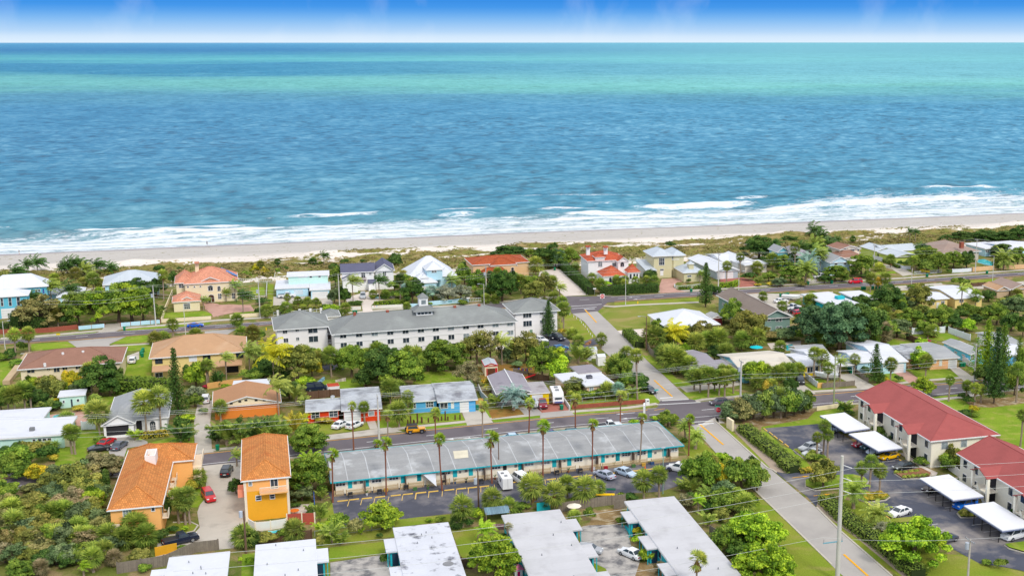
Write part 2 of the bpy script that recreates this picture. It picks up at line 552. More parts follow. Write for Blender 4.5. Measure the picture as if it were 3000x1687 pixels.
def grassmat(name,a,b_,dirt=None,dmt=(.55,.68),sc=.12,var=.12):
 m,nt,b=new_mat(name)
 t=N(nt,'ShaderNodeNewGeometry').outputs['Position']
 c=ramp_mix(nt,mrange(nt,noise(nt,t,sc,5,.5),.35,.65),lin(a),lin(b_))
 if dirt:
  c=ramp_mix(nt,mrange(nt,noise(nt,t,sc*1.9,6,.8),dmt[0],dmt[1]),c,lin(dirt))
 c=mul_val(nt,c,mrange(nt,noise(nt,t,3.5,3),.3,.7,1-var,1+var))
 nt.links.new(c,b.inputs['Base Color']);b.inputs['Roughness'].default_value=.95;b.inputs['Specular IOR Level'].default_value=.05
 bp=N(nt,'ShaderNodeBump');bp.inputs['Strength'].default_value=.6;bp.inputs['Distance'].default_value=.15
 nt.links.new(noise(nt,t,5,3),bp.inputs['Height']);nt.links.new(bp.outputs[0],b.inputs['Normal'])
 MATS[name]=m
 return m
GROUND=grassmat('yard ground',(118,122,62),(100,114,50),(150,132,96),(.46,.62),.14,.2)
LAWN=grassmat('green lawn',(134,156,52),(112,142,42),(160,158,84),(.52,.74),.2)
DRYLAWN=grassmat('dry lawn',(136,144,56),(118,142,44),(152,144,84),(.5,.72),.1)
FIELD=grassmat('field grass',(140,138,72),(118,134,54),(160,144,98),(.52,.75),.06)
DIRT=grassmat('bare sandy ground',(150,128,92),(126,104,70),(184,172,146),(.5,.7),.25)
YARD=grassmat('brown yard',(158,122,66),(140,104,56),(112,112,52),(.5,.7),.3)
MULCH=grassmat('mulch',(128,90,66),(150,112,84),None,sc=.5)
uu=np.concatenate([np.linspace(-6000,-420,12)[:-1],np.linspace(-420,520,60),np.linspace(520,6500,12)[1:]])
fr=vshore(uu)-70
gv=np.stack([np.full_like(uu,-3000.),np.full_like(uu,-200.),fr])
gu=np.stack([uu]*3)
X_,Y_=xy_of(gu,gv)
me=grid_mesh('ground',X_,Y_,np.zeros_like(X_),smooth=False)
me.materials.append(GROUND)
o=link('ground',me);o['kind']='structure'
def leaf_mesh(name,cen,nrm,size,tint,aspect=1.0):
 n=len(cen)
 nrm=nrm/np.linalg.norm(nrm,axis=1,keepdims=True)
 r=NR.normal(size=(n,3));a=np.cross(nrm,r);a/=np.linalg.norm(a,axis=1,keepdims=True)
 b=np.cross(nrm,a)
 s=size[:,None]*.5
 V=np.stack([cen-a*s-b*s*aspect,cen+a*s-b*s*aspect*.6,cen+a*s*.9+b*s*aspect,cen-a*s*.7+b*s*aspect],1).reshape(-1,3)
 me=bpy.data.meshes.new(name)
 me.vertices.add(len(V));me.vertices.foreach_set('co',V.astype(np.float32).ravel())
 me.loops.add(4*n);me.loops.foreach_set('vertex_index',np.arange(4*n,dtype=np.int32))
 me.polygons.add(n);me.polygons.foreach_set('loop_start',np.arange(0,4*n,4,dtype=np.int32))
 at=me.attributes.new('tint','FLOAT','POINT');at.data.foreach_set('value',np.repeat(tint,4).astype(np.float32))
 me.update();me.validate()
 return me
def leafmat(name,objcol=True,col=None,amt=.72):
 m,nt,b=new_mat(name)
 if objcol:
  c=N(nt,'ShaderNodeObjectInfo').outputs['Color']
 else:
  c=lin(col)
 tn=N(nt,'ShaderNodeAttribute',attribute_name='tint').outputs['Fac']
 h=N(nt,'ShaderNodeHueSaturation')
 if isinstance(c,tuple):h.inputs['Color'].default_value=c+(1,)
 else:nt.links.new(c,h.inputs['Color'])
 nt.links.new(mrange(nt,tn,0,1,1-amt,1+amt),h.inputs['Value'])
 nt.links.new(mrange(nt,tn,0,1,.53,.466),h.inputs['Hue'])  # random leaf tones, widened to paint in yellow highlights and blue-green shadow
 nt.links.new(h.outputs[0],b.inputs['Base Color'])
 b.inputs['Roughness'].default_value=.7
 b.inputs['Specular IOR Level'].default_value=.15
 tr=N(nt,'ShaderNodeBsdfTranslucent');nt.links.new(h.outputs[0],tr.inputs[0])
 mm=N(nt,'ShaderNodeMixShader');mm.inputs[0].default_value=.25
 nt.links.new(b.outputs[0],mm.inputs[1]);nt.links.new(tr.outputs[0],mm.inputs[2])
 nt.links.new(mm.outputs[0],nt.nodes['Material Output'].inputs[0])
 MATS[name]=m
 return m
LEAF=leafmat('leaves')
def dune_h(u,o):
 iu=np.clip(np.searchsorted(us,u),1,len(us)-1);io=np.clip(np.searchsorted(os_,o),1,len(os_)-1)
 return Zb[io,iu],scrub[io,iu]
cu=NR.uniform(-330,400,26000);co=NR.uniform(-90,-36,26000)
hz,sm=dune_h(cu,co)
keep=sm>.3+.6*NR.rand(len(cu))
cu,co,hz=cu[keep][:7500],co[keep][:7500],hz[keep][:7500]
pts=[];nr_=[];sz=[];ti=[]
k=24
big=.3+.6*NR.rand(len(cu))**2
big*=1+.8*(co<-68)
cx_,cy_=xy_of(cu,vshore(cu)+co)
d=NR.normal(size=(len(cu),k,3));d[:,:,2]=np.abs(d[:,:,2]);d/=np.linalg.norm(d,axis=2,keepdims=True)
P_=np.stack([cx_,cy_,hz],1)[:,None,:]+d*(big[:,None,None]*np.array([1.3,1.0,.75]))
tt=np.clip(fbm(cu/9,co/5,77,2)[:,None]+NR.normal(0,.12,(len(cu),k)),0,1)
for i_,(nm,lo_,hi_,col_)in enumerate((('dune_grass',0,.5,(160,146,96)),('dune_scrub',.5,1.1,(132,134,74)))):
 sel=((tt.mean(1)>=lo_+.0)&(tt.mean(1)<hi_))
 me=leaf_mesh(nm,P_[sel].reshape(-1,3),(d[sel]+[0,0,.5]).reshape(-1,3),np.repeat(big[sel]*.42,k),tt[sel].ravel())
 me.materials.append(LEAF)
 o=link(nm,me);o.color=lin(col_)+(1,);tag(o,'low '+('olive dune grass' if i_==0 else 'green scrub')+' growing in clumps over the dunes','vegetation',kind='stuff')
ASPH=M('weathered purple asphalt',(104,98,104),.9,.06,.15,(128,122,124),.1,(.5,.8),fine=8)
STREET=M('pale concrete street',(172,168,164),.9,.05,.2,(152,148,146),.08,(.5,.75),fine=7)
LOT=M('dark parking asphalt',(78,80,92),.9,.12,.3,(136,132,134),.16,(.46,.68),fine=6)
LOT2=M('worn parking asphalt',(78,82,96),.9,.14,.25,(150,144,140),.10,(.47,.66),fine=6)
CONC=M('concrete paving',(188,182,172),.9,.06,.3,(160,154,146),.25,(.52,.75),fine=5)
STAINC=M('stained concrete',(178,174,170),.9,.10,.3,(104,104,108),.35,(.45,.62),fine=5)
SAND=M('sandy drive',(214,204,196),.95,.05,.2,(188,172,154),.3,(.55,.75))
PAVER=M('pinkish pavers',(196,156,142),.9,.08,.4,(172,132,120),.3,(.5,.75),pat=('brick',.8,.4,.12))
BPAVER=M('brick red pavers',(176,112,98),.9,.08,.4,(150,92,82),.3,(.5,.75),pat=('brick',.8,.4,.12))
YELLOW=M('yellow road paint',(232,170,36),.8,.06,2)
WHITE=M('white road paint',(220,222,224),.8,.05,2)
KERB=M('concrete kerb',(190,184,172),.9,.08,1)
def ribbon(name,top,bot,z,m):
 pts=top+bot[::-1]
 b=MB()
 xs=sorted(set([p[0]for p in top]+[p[0]for p in bot]))
 z=sheet(z)
 f=lambda L,x:np.interp(x,[p[0]for p in L],[p[1]for p in L])
 xs=[x for x in xs if max(top[0][0],bot[0][0])<=x<=min(top[-1][0],bot[-1][0])]
 for i in range(len(xs)-1):
  q=[G((xs[i],f(bot,xs[i]))),G((xs[i+1],f(bot,xs[i+1]))),G((xs[i+1],f(top,xs[i+1]))),G((xs[i],f(top,xs[i])))]
  b.quad(*[(a,c,z)for a,c in q])
 o=b.build(name,m);o['kind']='structure'
 return o
NT=[(-900,1512),(-200,1427),(0,1402),(200,1377),(400,1352),(596,1329),(707,1317),(955,1291),(1196,1267),(1250,1260),(1448,1240),(1697,1216),(1836,1206),(1899,1200),(2048,1180),(2173,1166),(2375,1156),(2670,1130),(2812,1120),(3000,1105),(3700,1052)]
NB=[(-900,1548),(-200,1456),(15,1429),(200,1405),(400,1382),(596,1360),(955,1323),(1200,1297),(1424,1273),(1647,1248.5),(1840,1232),(1981,1228),(2096,1219),(2392,1185),(2496,1176),(2720,1159),(2825,1149),(3000,1134),(3700,1078)]
def intx(L,x):return float(np.interp(x,[p[0]for p in L],[p[1]for p in L]))
ribbon('shoulder',[(x,y-3)for x,y in NT],[(x,y+9)for x,y in NB],.004,M('road shoulder',(166,160,150),.95,.08,.4,(128,132,84),.3,(.5,.7)))
ribbon('main_road',[(x,y-1.5)for x,y in NT],[(x,y+4)for x,y in NB],.02,ASPH)
def marks(name,L,dy,z,m,wd,x0,x1,dash=None,step=40):
 """painted line following polyline L shifted dy pixels; dash=(on, off) metres"""
 xs=list(np.arange(x0,x1,step))+[x1]
 W=[G((x,intx(L,x)+(dy(x)if callable(dy)else dy)))for x in xs]
 b=MB()
 z=sheet(z)
 if not dash:
  A=offset_line(W,wd/2);B=offset_line(W,-wd/2)
  for i in range(len(W)-1):
   b.quad((*B[i],z),(*B[i+1],z),(*A[i+1],z),(*A[i],z))
 else:
  cum=[0]
  for i in range(1,len(W)):cum.append(cum[-1]+hypot(W[i][0]-W[i-1][0],W[i][1]-W[i-1][1]))
  s_=dash[2]if len(dash)>2 else 0
  while s_+dash[0]<cum[-1]:
   q=[(np.interp(t,cum,[p[0]for p in W]),np.interp(t,cum,[p[1]for p in W]))for t in(s_,s_+dash[0])]
   A=offset_line(q,wd/2);B=offset_line(q,-wd/2)
   b.quad((*B[0],z),(*B[1],z),(*A[1],z),(*A[0],z))
   s_+=dash[0]+dash[1]
 o=b.build(name,m);o['kind']='structure'
 return o
marks('yellow_line',NT,1,.026,YELLOW,.22,-900,1897)
marks('yellow_line',NT,3,.026,YELLOW,.22,2376,3600)
marks('yellow_dash',NT,4,.026,YELLOW,.2,1905,2070,(2.6,10.5,1))
marks('white_line',NB,0,.026,WHITE,.2,-900,1975)
marks('white_line',NB,-1,.026,WHITE,.2,2000,3600)
marks('lane_dash',NT,lambda x:.52*(intx(NB,x)-intx(NT,x)),.026,WHITE,.22,-900,3600,(3.05,9.15,4.2))
FT=[(-900,1075),(0,997),(323,972),(497,961),(640,951),(799,941),(1022,925),(1270,906),(1667,868.5),(1800,868.5),(2048,854),(2173,848),(2440,832),(2608,824),(3000,797),(3700,752)]
FB=[(-900,1093),(0,1010.5),(224,997),(373,986),(547,972),(694,961),(1022,938),(1500,902),(1800,885),(2048,869),(2180,862),(2440,848),(2618,835),(2757,826),(3000,809),(3700,765)]
ribbon('far_road',FT,FB,.02,ASPH)
marks('white_line',FT,1.4,.026,WHITE,.25,-900,1660)
marks('white_line',FT,1.4,.026,WHITE,.25,1790,3600)
marks('yellow_line',FB,-1,.026,YELLOW,.25,-900,1500)
marks('yellow_line',FB,-1,.026,YELLOW,.25,1800,3600)
marks('lane_dash',FT,lambda x:.45*(intx(FB,x)-intx(FT,x)),.026,WHITE,.25,-900,3600,(3.05,9.15,2.0))
poly('far_junction',[(1655,868),(1800,868),(1768,897),(1752,912),(1676,919),(1670,905),(1640,890)],.022,ASPH)
poly('side_street',[(1676,918),(1749,911),(1800,960),(1850,1008),(1899,1060),(1949,1104),(1999,1151),(2023,1172),(1934,1177),(1917,1159),(1894,1134),(1764,1025),(1746,985),(1712,943)],.014,STREET)
poly('side_junction',[(1934,1174),(2023,1169),(2036,1172),(2044,1182),(1918,1200),(1928,1190)],.017,ASPH)
poly('lower_junction',[(1976,1229),(2096,1219),(2092,1234),(2029,1246),(2000,1243)],.017,ASPH)
poly('side_street',[(2022,1242),(2093,1232),(2108,1246),(2247,1365),(2391,1486),(2457,1550),(2613,1687),(2800,1850),(2640,1850),(2480,1696),(2436,1655),(2309,1531),(2227,1454),(2098,1327)],.014,STREET)
def pline(name,pts,wd,m,z=.03):
 return strip(name,pts,wd,z,m)
pline('yellow_line',Q('a3',2070,838,2205,988),.38,YELLOW)
pline('yellow_line',Q('b4',468,418,682,612),.38,YELLOW)
pline('yellow_line',Q('b4',1012,945,1285,1180),.38,YELLOW)
pline('yellow_line',Q('c5',450,1195,735,1449),.38,YELLOW)
pline('yellow_line',[(2560,1705),(2640,1775)],.38,YELLOW)
pline('stop_line',Q('a3',2055,832,2185,824),.6,WHITE)
pline('stop_line',Q('b4',535,632,690,622),.6,WHITE)
pline('stop_line',Q('b4',560,662,875,645),.4,WHITE)
pline('stop_line',Q('b4',500,708,1015,680),.4,WHITE)
pline('stop_line',Q('b4',990,938,1172,928),.6,WHITE)
pline('stop_line',Q('b4',800,922,1165,898),.4,WHITE)
pline('stop_line',Q('a3',1905,798,2265,772),.4,WHITE)
pline('stop_line',Q('a3',1915,825,2205,803),.4,WHITE)
def arrow(zn,x,y,dirn=-1,m=WHITE,s=1.0,a0=YAW):
 c=G(ZN[zn](x,y));a=radians(a0)
 sh_=[(-2.2,.12),(.6,.12),(.6,.45),(2.2,0),(.6,-.45),(.6,-.12),(-2.2,-.12)]
 b=MB()
 P2=[(c[0]+s*(dirn*px*cos(a)-py*sin(a)),c[1]+s*(dirn*px*sin(a)+py*cos(a)),.095)for px,py in sh_]
 if dirn<0:P2=P2[::-1]
 b.quad(*P2)
 o=b.build('road_arrow',m);o['kind']='structure'
for z_,x,y in(('b3',550,1108),('b3',750,1095),('b4',130,812),('b4',180,868),('a4',230,690),('a4',290,712)):
 arrow(z_,x,y)
arrow('c4',2200,283,1,YELLOW,.8);arrow('c5',200,495,1,YELLOW,.8)
def walk(pts,wd=1.5,m=CONC,z=.01):return strip('sidewalk',pts,wd,z,m)
walk([(x,intx(NT,x)-8.5)for x in(-400,0,200,400,600,707)])
walk([(955,1281),(1090,1263),(1200,1251),(1340,1237),(1440,1226),(1585,1213),(1680,1205),(1840,1194),(1925,1182)])
walk([(2030,1176),(2060,1170),(2180,1159),(2376,1147),(2520,1139),(2675,1117),(2830,1105),(3000,1093),(3300,1070)])
walk([(1,992),(110,985),(300,968),(380,960),(490,952),(640,938),(800,929),(1040,915),(1200,902),(1370,894),(1640,867)],2.2)
walk([(1750,867),(1862,858),(2048,850),(2440,826.5),(2610,817),(3000,791),(3400,762)],2.2)
walk([(1766,896),(1800,898),(1862,893.5),(2048,885)],1.8)
walk([(60,1036),(170,1031),(330,1013),(437,1007)],1.4)
walk([(2048,1252),(2100,1225),(2115,1240)],1.5,z=.024)
walk(Q('b5',1500,850,1850,815,2400,730),1.6)
walk(Q('b4',1400,930,1500,1050,1900,1449)+Q('c4',1990,230),2.0,M('dirt footpath',(168,152,136),.95,.1,.4))
walk(Q('c5',140,560,350,760,700,1010,1230,1449),2.2,M('dirt footpath',(168,152,136)))
strip('kerb',Q('b4',1190,900,1500,1180,1800,1449)+Q('c4',1870,200,1910,230),.3,.014,KERB,h=.14)
strip('kerb',Q('c5',130,640,390,900,1020,1449),.3,.014,KERB,h=.14)
strip('kerb',Q('c4',1200,0,1720,500,2050,815,2560,1310),.3,.014,KERB,h=.12)
def P(name,m,z,zn,*xy):return poly(name,Q(zn,*xy),z,m)
poly('parking_lot',[(958,1440),(973,1467),(978,1502),(1012,1538),(1184,1519),(1324,1503),(1510,1477),(1769,1447),(1934,1440),(2024,1410),(2012,1362),(2011,1345),(1500,1385)],.010,LOT)
poly('concrete_yard',Q('c2',1480,1290,2170,1185,2230,1560,1480,1560),.010,STAINC)
poly('concrete_yard',[(1693,1545),(1725,1538),(1832,1536),(1850,1600),(1876,1640),(1850,1720),(1795,1720),(1775,1665),(1728,1642),(1705,1600)],.010,STAINC)
poly('driveway',[(594,1361),(715,1348),(712,1400),(722,1530),(690,1562),(685,1605),(560,1617),(455,1640),(462,1590),(560,1570),(585,1545),(578,1500),(600,1440),(606,1400)],.010,CONC)
P('driveway',CONC,.010,'b1',2330,700,2510,650,2480,900,2500,1250,2576,1275,2300,1290,2290,1000,2290,880)
P('driveway',STREET,.010,'b1',1250,1050,1520,1040,1740,1140,1740,1180,1500,1215,1460,1330,1440,1449,1350,1449,1280,1250,1340,1110)
P('patio',PAVER,.010,'b1',490,925,540,830,830,790,1040,765,1110,800,1030,950,780,960)
P('driveway',CONC,.010,'b3',610,770,870,750,985,915,680,950)
P('driveway',YARD,.010,'b3',925,770,1280,745,1350,820,970,870)
P('driveway',STREET,.010,'b3',1280,740,1820,700,1950,830,1540,868,1540,830,1360,830)
P('driveway',BPAVER,.012,'b3',1500,745,1800,650,1880,770,1560,800)
P('driveway',CONC,.010,'b2',1400,1070,2180,970,2330,1020,1430,1125)
P('drive_apron',CONC,.010,'b2',1900,880,2000,870,2040,985,1950,995)
P('driveway',CONC,.010,'b4',2110,480,2230,470,2400,590,2130,600)
P('driveway',CONC,.010,'b4',770,500,1450,420,1500,470,1390,490,850,560)
P('driveway',CONC,.010,'b5',340,560,560,545,860,715,620,735,600,690)
P('driveway',PAVER,.010,'b5',1030,520,1190,510,1400,640,1230,655)
P('driveway',CONC,.010,'b5',1690,470,1810,465,2060,640,1880,640)
P('driveway',CONC,.010,'b1',1500,130,1640,80,1640,170,1500,215)
P('driveway',PAVER,.010,'a2',0,770,540,780,590,850,340,870,100,920,60,850,0,830)
P('driveway',PAVER,.010,'a1',2380,740,2576,765,2576,920,2470,870,2440,835)
P('driveway',CONC,.010,'a2',810,680,1240,680,1500,680,1510,800,1390,800,1380,745,1010,760,990,800,805,795)
P('driveway',SAND,.010,'a2',1660,690,1930,620,2270,690,2000,740,1960,790,1990,880,1870,885,1850,780,1680,770)
P('driveway',CONC,.010,'a1',1200,1075,1250,1000,1420,990,1450,1050,1350,1095,1130,1115)
P('drive_link',STREET,.010,'a1',800,1205,1490,1150,1290,1240,1300,1290,950,1310)
P('drive_link',CONC,.010,'a1',1700,1075,2576,1010,2576,1070,2100,1110)
P('drive_link',STREET,.010,'a2',0,1090,380,1060,250,1135,0,1150)
P('access_road',SAND,.010,'a3',1540,380,1720,350,1800,370,1900,480,2030,570,2130,660,1870,672,1830,680,1740,600,1640,480,1520,440)
P('driveway',PAVER,.010,'a4',560,470,770,460,880,500,740,510,690,560,740,600,860,625,540,640,530,560)
P('driveway',BPAVER,.010,'a4',1240,465,1520,455,1690,510,1640,560,1470,570,1250,505)
P('parking_lot',CONC,.010,'a4',1560,640,2200,650,2576,620,2576,660,2200,690,2100,690,2040,760,2200,840,2250,900,1990,900,1800,780,1700,720)
P('driveway',CONC,.010,'a5',20,715,130,700,130,740,230,750,230,765,60,770)
P('driveway',CONC,.010,'a5',860,530,960,545,1180,600,1280,660,1150,680,1020,600,870,560)
P('pavement',CONC,.010,'a5',1050,800,1600,760,1620,780,2000,790,2576,740,2576,790,2200,830,1500,830,1100,850)
P('parking_lot',LOT,.010,'a3',1480,1200,1850,1160,1900,1230,2080,1200,2220,1160,2220,1240,1800,1350,1480,1280)
P('concrete_pad',SAND,.010,'a4',0,1085,380,1055,380,1150,110,1170)
P('concrete_pad',LOT2,.010,'b2',1370,200,1620,190,1640,290,1370,300)
poly('parking_lot',[(2232,1255),(2404,1241),(2480,1280),(2560,1335),(2660,1350),(2720,1390),(2860,1470),(3000,1545),(3100,1600),(3100,1680),(2990,1668),(2926,1658),(2870,1650),(2800,1612),(2770,1600),(2700,1562),(2640,1558),(2605,1520),(2535,1473),(2535,1462),(2600,1465),(2608,1452),(2590,1440),(2540,1440),(2470,1430),(2410,1425),(2391,1484),(2362,1452),(2268,1380),(2300,1386),(2376,1382),(2440,1375),(2446,1350),(2400,1342),(2330,1330),(2322,1318)],.012,LOT2)
P('parking_lot',LOT2,.010,'c5',1860,1100,2576,1060,2700,1390,2576,1390,2300,1330,2100,1260,1950,1180)
P('footpath',SAND,.014,'c5',1100,0,1180,0,1400,160,1560,230,1540,262,1440,270,1330,150)
def island(pts,m,label=None,z=.02):
 poly('grass_island',pts,.13,m)
 strip('kerb',pts+pts[:1],.3,.014,KERB,h=.15)
island(Q('c5',385,275,560,268,690,300,740,345,700,395,400,420,110,445,0,400,0,330),LAWN)
island(Q('c5',690,560,960,500,990,525,940,560,720,582,600,540),DRYLAWN)
island(Q('c5',1045,245,1360,190,1480,250,1460,290,1150,310),MULCH)
island(Q('c5',1000,795,1300,765,1390,790,1380,830,1280,825,1000,850),DRYLAWN)
island(Q('c5',1790,715,1830,690,2040,750,1990,765,1830,765),DRYLAWN)
island(Q('c5',2350,1090,2576,1060,2700,1080,2700,1200,2576,1180,2400,1130),LAWN)
island(Q('b4',2110,1245,2160,1240,2260,1345,2230,1340),DRYLAWN)
poly('grass',Q('c1',2040,820,2250,815,2335,855,2290,920,2150,955,1960,975,1960,880),.02,DRYLAWN)
strip('kerb',Q('c1',2040,820,2250,815,2335,855,2290,920,2150,955,1960,975),.25,.014,KERB,h=.14)
poly('grass',Q('c1',2350,380,2430,375,2400,560,2330,640,2200,640,2270,420),.02,LAWN)
def lawn(zn,*xy,m=LAWN,z=.006):return poly('lawn',Q(zn,*xy),z,m)
lawn('a3',2200,830,2576,800,2576,1090,2440,1085,m=FIELD)
lawn('a4',0,800,1000,755,1180,760,1230,900,900,880,530,960,380,1055,0,1080,m=FIELD)
lawn('a4',0,750,1000,690,1000,735,250,775,0,780,m=DRYLAWN)
lawn('a3',1800,900,1915,885,2060,985,2200,1150,2070,1200,1900,1150,1780,1080,1770,960,m=DRYLAWN)
lawn('a1',380,1160,1130,1080,1130,1110,420,1165);lawn('a1',370,1240,790,1210,900,1270,370,1320)
lawn('a1',1300,1240,1500,1150,1780,1130,1760,1215);lawn('a1',1280,1265,1780,1235,1760,1300,1530,1320)
lawn('a1',1480,1060,2200,1005,2480,985,2470,1000,1500,1085)
lawn('a1',1940,870,2400,850,2490,880,2500,905,1930,935)
lawn('a2',540,570,700,570,710,660,540,660);lawn('a2',740,530,810,530,810,790,750,790,m=DRYLAWN)
lawn('a2',340,870,600,850,600,870,360,890);lawn('a2',1005,800,1040,755,1360,745,1390,790,1380,840,1020,850,m=DRYLAWN)
lawn('b1',0,190,220,180,230,290,40,490,0,480);lawn('b1',1620,130,1740,20,1800,20,1780,420,1440,420,1500,240)
lawn('b1',1150,610,1430,610,1290,700,1260,760,1130,700);lawn('b1',900,1020,1180,1010,1240,1100,1160,1250,1350,1449,640,1449,680,1220,830,1200)
lawn('b1',1750,1160,2010,1090,2290,1090,2290,1290,2030,1170,1780,1190)
lawn('b1',1470,1270,1700,1190,1740,1190,1740,1215,1530,1320)
lawn('b2',1200,420,1850,400,1880,500,1600,560,1200,580);lawn('b3',100,320,560,320,680,440,280,470,0,530)
lawn('b2',1170,930,1620,890,1900,890,1940,990,1400,1055,1100,1090,m=DRYLAWN);lawn('b2',2040,880,2576,810,2576,950,2060,980,m=DRYLAWN)
lawn('b3',0,810,480,780,600,800,655,890,0,940,m=LAWN);lawn('b3',170,960,670,920,690,945,200,995)
lawn('b3',880,770,925,765,985,855,950,860);lawn('b3',970,885,1530,833,1540,860,1000,915)
lawn('b3',1900,680,2576,620,2576,665,1900,740);lawn('b3',1870,800,2576,740,2576,770,1920,825)
lawn('b4',0,620,370,570,500,590,555,670,480,690,0,700);lawn('b4',0,745,490,700,430,730,0,780,m=DRYLAWN)
lawn('b4',330,130,420,130,740,400,930,470,900,500,740,495);lawn('b4',810,560,1300,500,1530,580,1490,610,1000,660,880,640)
lawn('b4',2240,450,2420,510,2576,500,2576,520,2350,530);lawn('b4',2330,390,2420,390,2520,440,2400,450)
lawn('b4',1740,960,2576,800,2576,900,2430,930,1760,990,1980,1200,2100,1230,2240,1345,2330,1449,2200,1449,2130,1400,1720,1040,m=LAWN)
lawn('b4',1200,905,1330,970,1420,1050,1900,1449,1820,1449,1500,1180,m=DRYLAWN);lawn('b4',850,1130,1050,1150,1260,1340,1100,1310,880,1340,800,1200,m=DRYLAWN)
lawn('c4',1700,520,1790,570,2050,820,2440,1200,2700,1449,2150,1449,1960,1100,1720,760,1600,700,m=DRYLAWN)
poly('lawn',[(2480,1700),(2640,1860),(2300,1860),(2310,1690),(2440,1660)],.006,DRYLAWN)
lawn('c5',130,580,330,800,380,800,960,1280,1250,1449,1100,1449,900,1320,390,890,130,660,m=DRYLAWN)
lawn('c5',400,540,680,580,830,640,1000,800,1050,830,1400,860,1550,1180,1850,1200,2100,1290,2576,1400,2700,1600,1200,1600,1150,1400,780,900,m=DRYLAWN)
lawn('b5',2000,920,2700,880,2700,1449,2265,1449,2300,1260,1960,1060,m=LAWN);lawn('b5',1500,850,1860,830,1950,930,1950,1060,1800,990,m=LAWN)
lawn('b5',1450,800,1860,780,1860,810,1500,845);lawn('b5',0,1010,480,930,560,970,560,1020,430,1005,170,1040,180,1120,0,1135)
lawn('b5',1430,490,1620,480,1890,575,1470,610,1420,580);lawn('b5',900,530,1020,525,1230,635,830,685,800,660);lawn('b5',1190,470,1430,510,1420,600,1340,600)
lawn('b5',920,180,1040,130,1290,190,1330,220,900,250);lawn('a5',1270,1370,1690,1350,1820,1420,1560,1440,1400,1410)
lawn('a5',1990,1060,2220,1040,2200,1090,2000,1190,1890,1190,m=DRYLAWN);lawn('a5',660,370,800,360,830,400,700,400)
lawn('a5',820,640,1050,620,1070,645,830,670);lawn('a5',1900,730,2300,710,2470,770,2420,785,1950,805,1900,790,m=DRYLAWN)
lawn('a5',500,860,640,850,1500,850,1620,860,1620,900,500,940,m=DRYLAWN)
lawn('c2',1460,1180,1480,1110,2110,1040,2150,1170,1460,1280,m=DRYLAWN);lawn('c2',1310,1100,1450,1100,1480,1449,1420,1449,1440,1300,m=DRYLAWN)
lawn('c2',440,1190,600,1170,570,1500,430,1500,m=LAWN);lawn('c3',490,900,800,880,780,1230,640,1260,600,1200,m=DRYLAWN);lawn('c3',0,770,480,720,480,800,0,850,m=DRYLAWN)
lawn('c3',2110,1250,2260,1260,2400,1449,2150,1449,m=DRYLAWN);lawn('c2',1300,850,1520,560,1540,750,1660,850,2240,780,2576,740,2576,830,2250,880,2240,980,1300,1110,m=DRYLAWN)
lawn('b3',800,240,1500,220,1500,370,1050,380,830,400,m=YARD);lawn('c3',2120,830,2180,680,2500,640,2520,760,2560,850,1985,880,m=DIRT)
lawn('c4',0,1090,280,1290,560,1270,700,1449,200,1449,m=DIRT);lawn('b5',1860,850,2400,820,2576,830,2576,890,2200,940,1960,930,m=DIRT)
lawn('b4',1440,940,1750,800,2370,780,2280,870,1750,965,1600,960,m=DIRT);lawn('c2',1020,600,1280,600,1300,740,1020,740,m=SAND)
lawn('a4',1800,1230,2200,1200,2200,1300,1850,1300,m=SAND)
POOL=M('pool water',(30,180,190),.12,.10,.6,(120,225,225),.6,(.5,.75),spec=.6)
def pool(zn,*xy,label,cat='swimming pool'):
 pts=Q(zn,*xy)
 t=thing('swimming_pool',label,cat,(*G(pts[0]),0))
 o=poly('water',pts,.05,POOL,t);o.location=(-t.location[0],-t.location[1],0)
 b=MB();W=[G(p)for p in pts+pts[:1]]
 for i in range(len(W)-1):
  l=hypot(W[i+1][0]-W[i][0],W[i+1][1]-W[i][1]);dx,dy=(W[i+1][0]-W[i][0])/l,(W[i+1][1]-W[i][1])/l
  b.prism([(W[i][0]-dy*.2,W[i][1]+dx*.2),(W[i][0]+dy*.2,W[i][1]-dx*.2),(W[i+1][0]+dy*.2,W[i+1][1]-dx*.2),(W[i+1][0]-dy*.2,W[i+1][1]+dx*.2)],.02,.12+.003*i)
 o=b.build('coping',KERB,t,(-t.location[0],-t.location[1],0))
pool('b1',600,912,635,840,700,825,880,808,860,850,740,880,700,915,label='turquoise pool on the tiled patio beside the mint flat-roofed house')
pool('a2',2000,700,2040,660,2110,655,2165,650,2170,690,2080,712,label='turquoise pool in the yard of the slate-roofed white house')
pool('a5',2020,520,2040,488,2110,484,2170,510,2225,520,2205,560,2120,550,label='bright blue pool behind the tan wall at far right')
pool('a4',2010,1260,2100,1245,2115,1310,2030,1320,label='teal pool behind the pale grey roof with the blue umbrella')
pool('c2',620,945,700,925,800,925,900,905,895,1010,840,1025,800,970,label='turquoise pool below the tall orange tiled house')
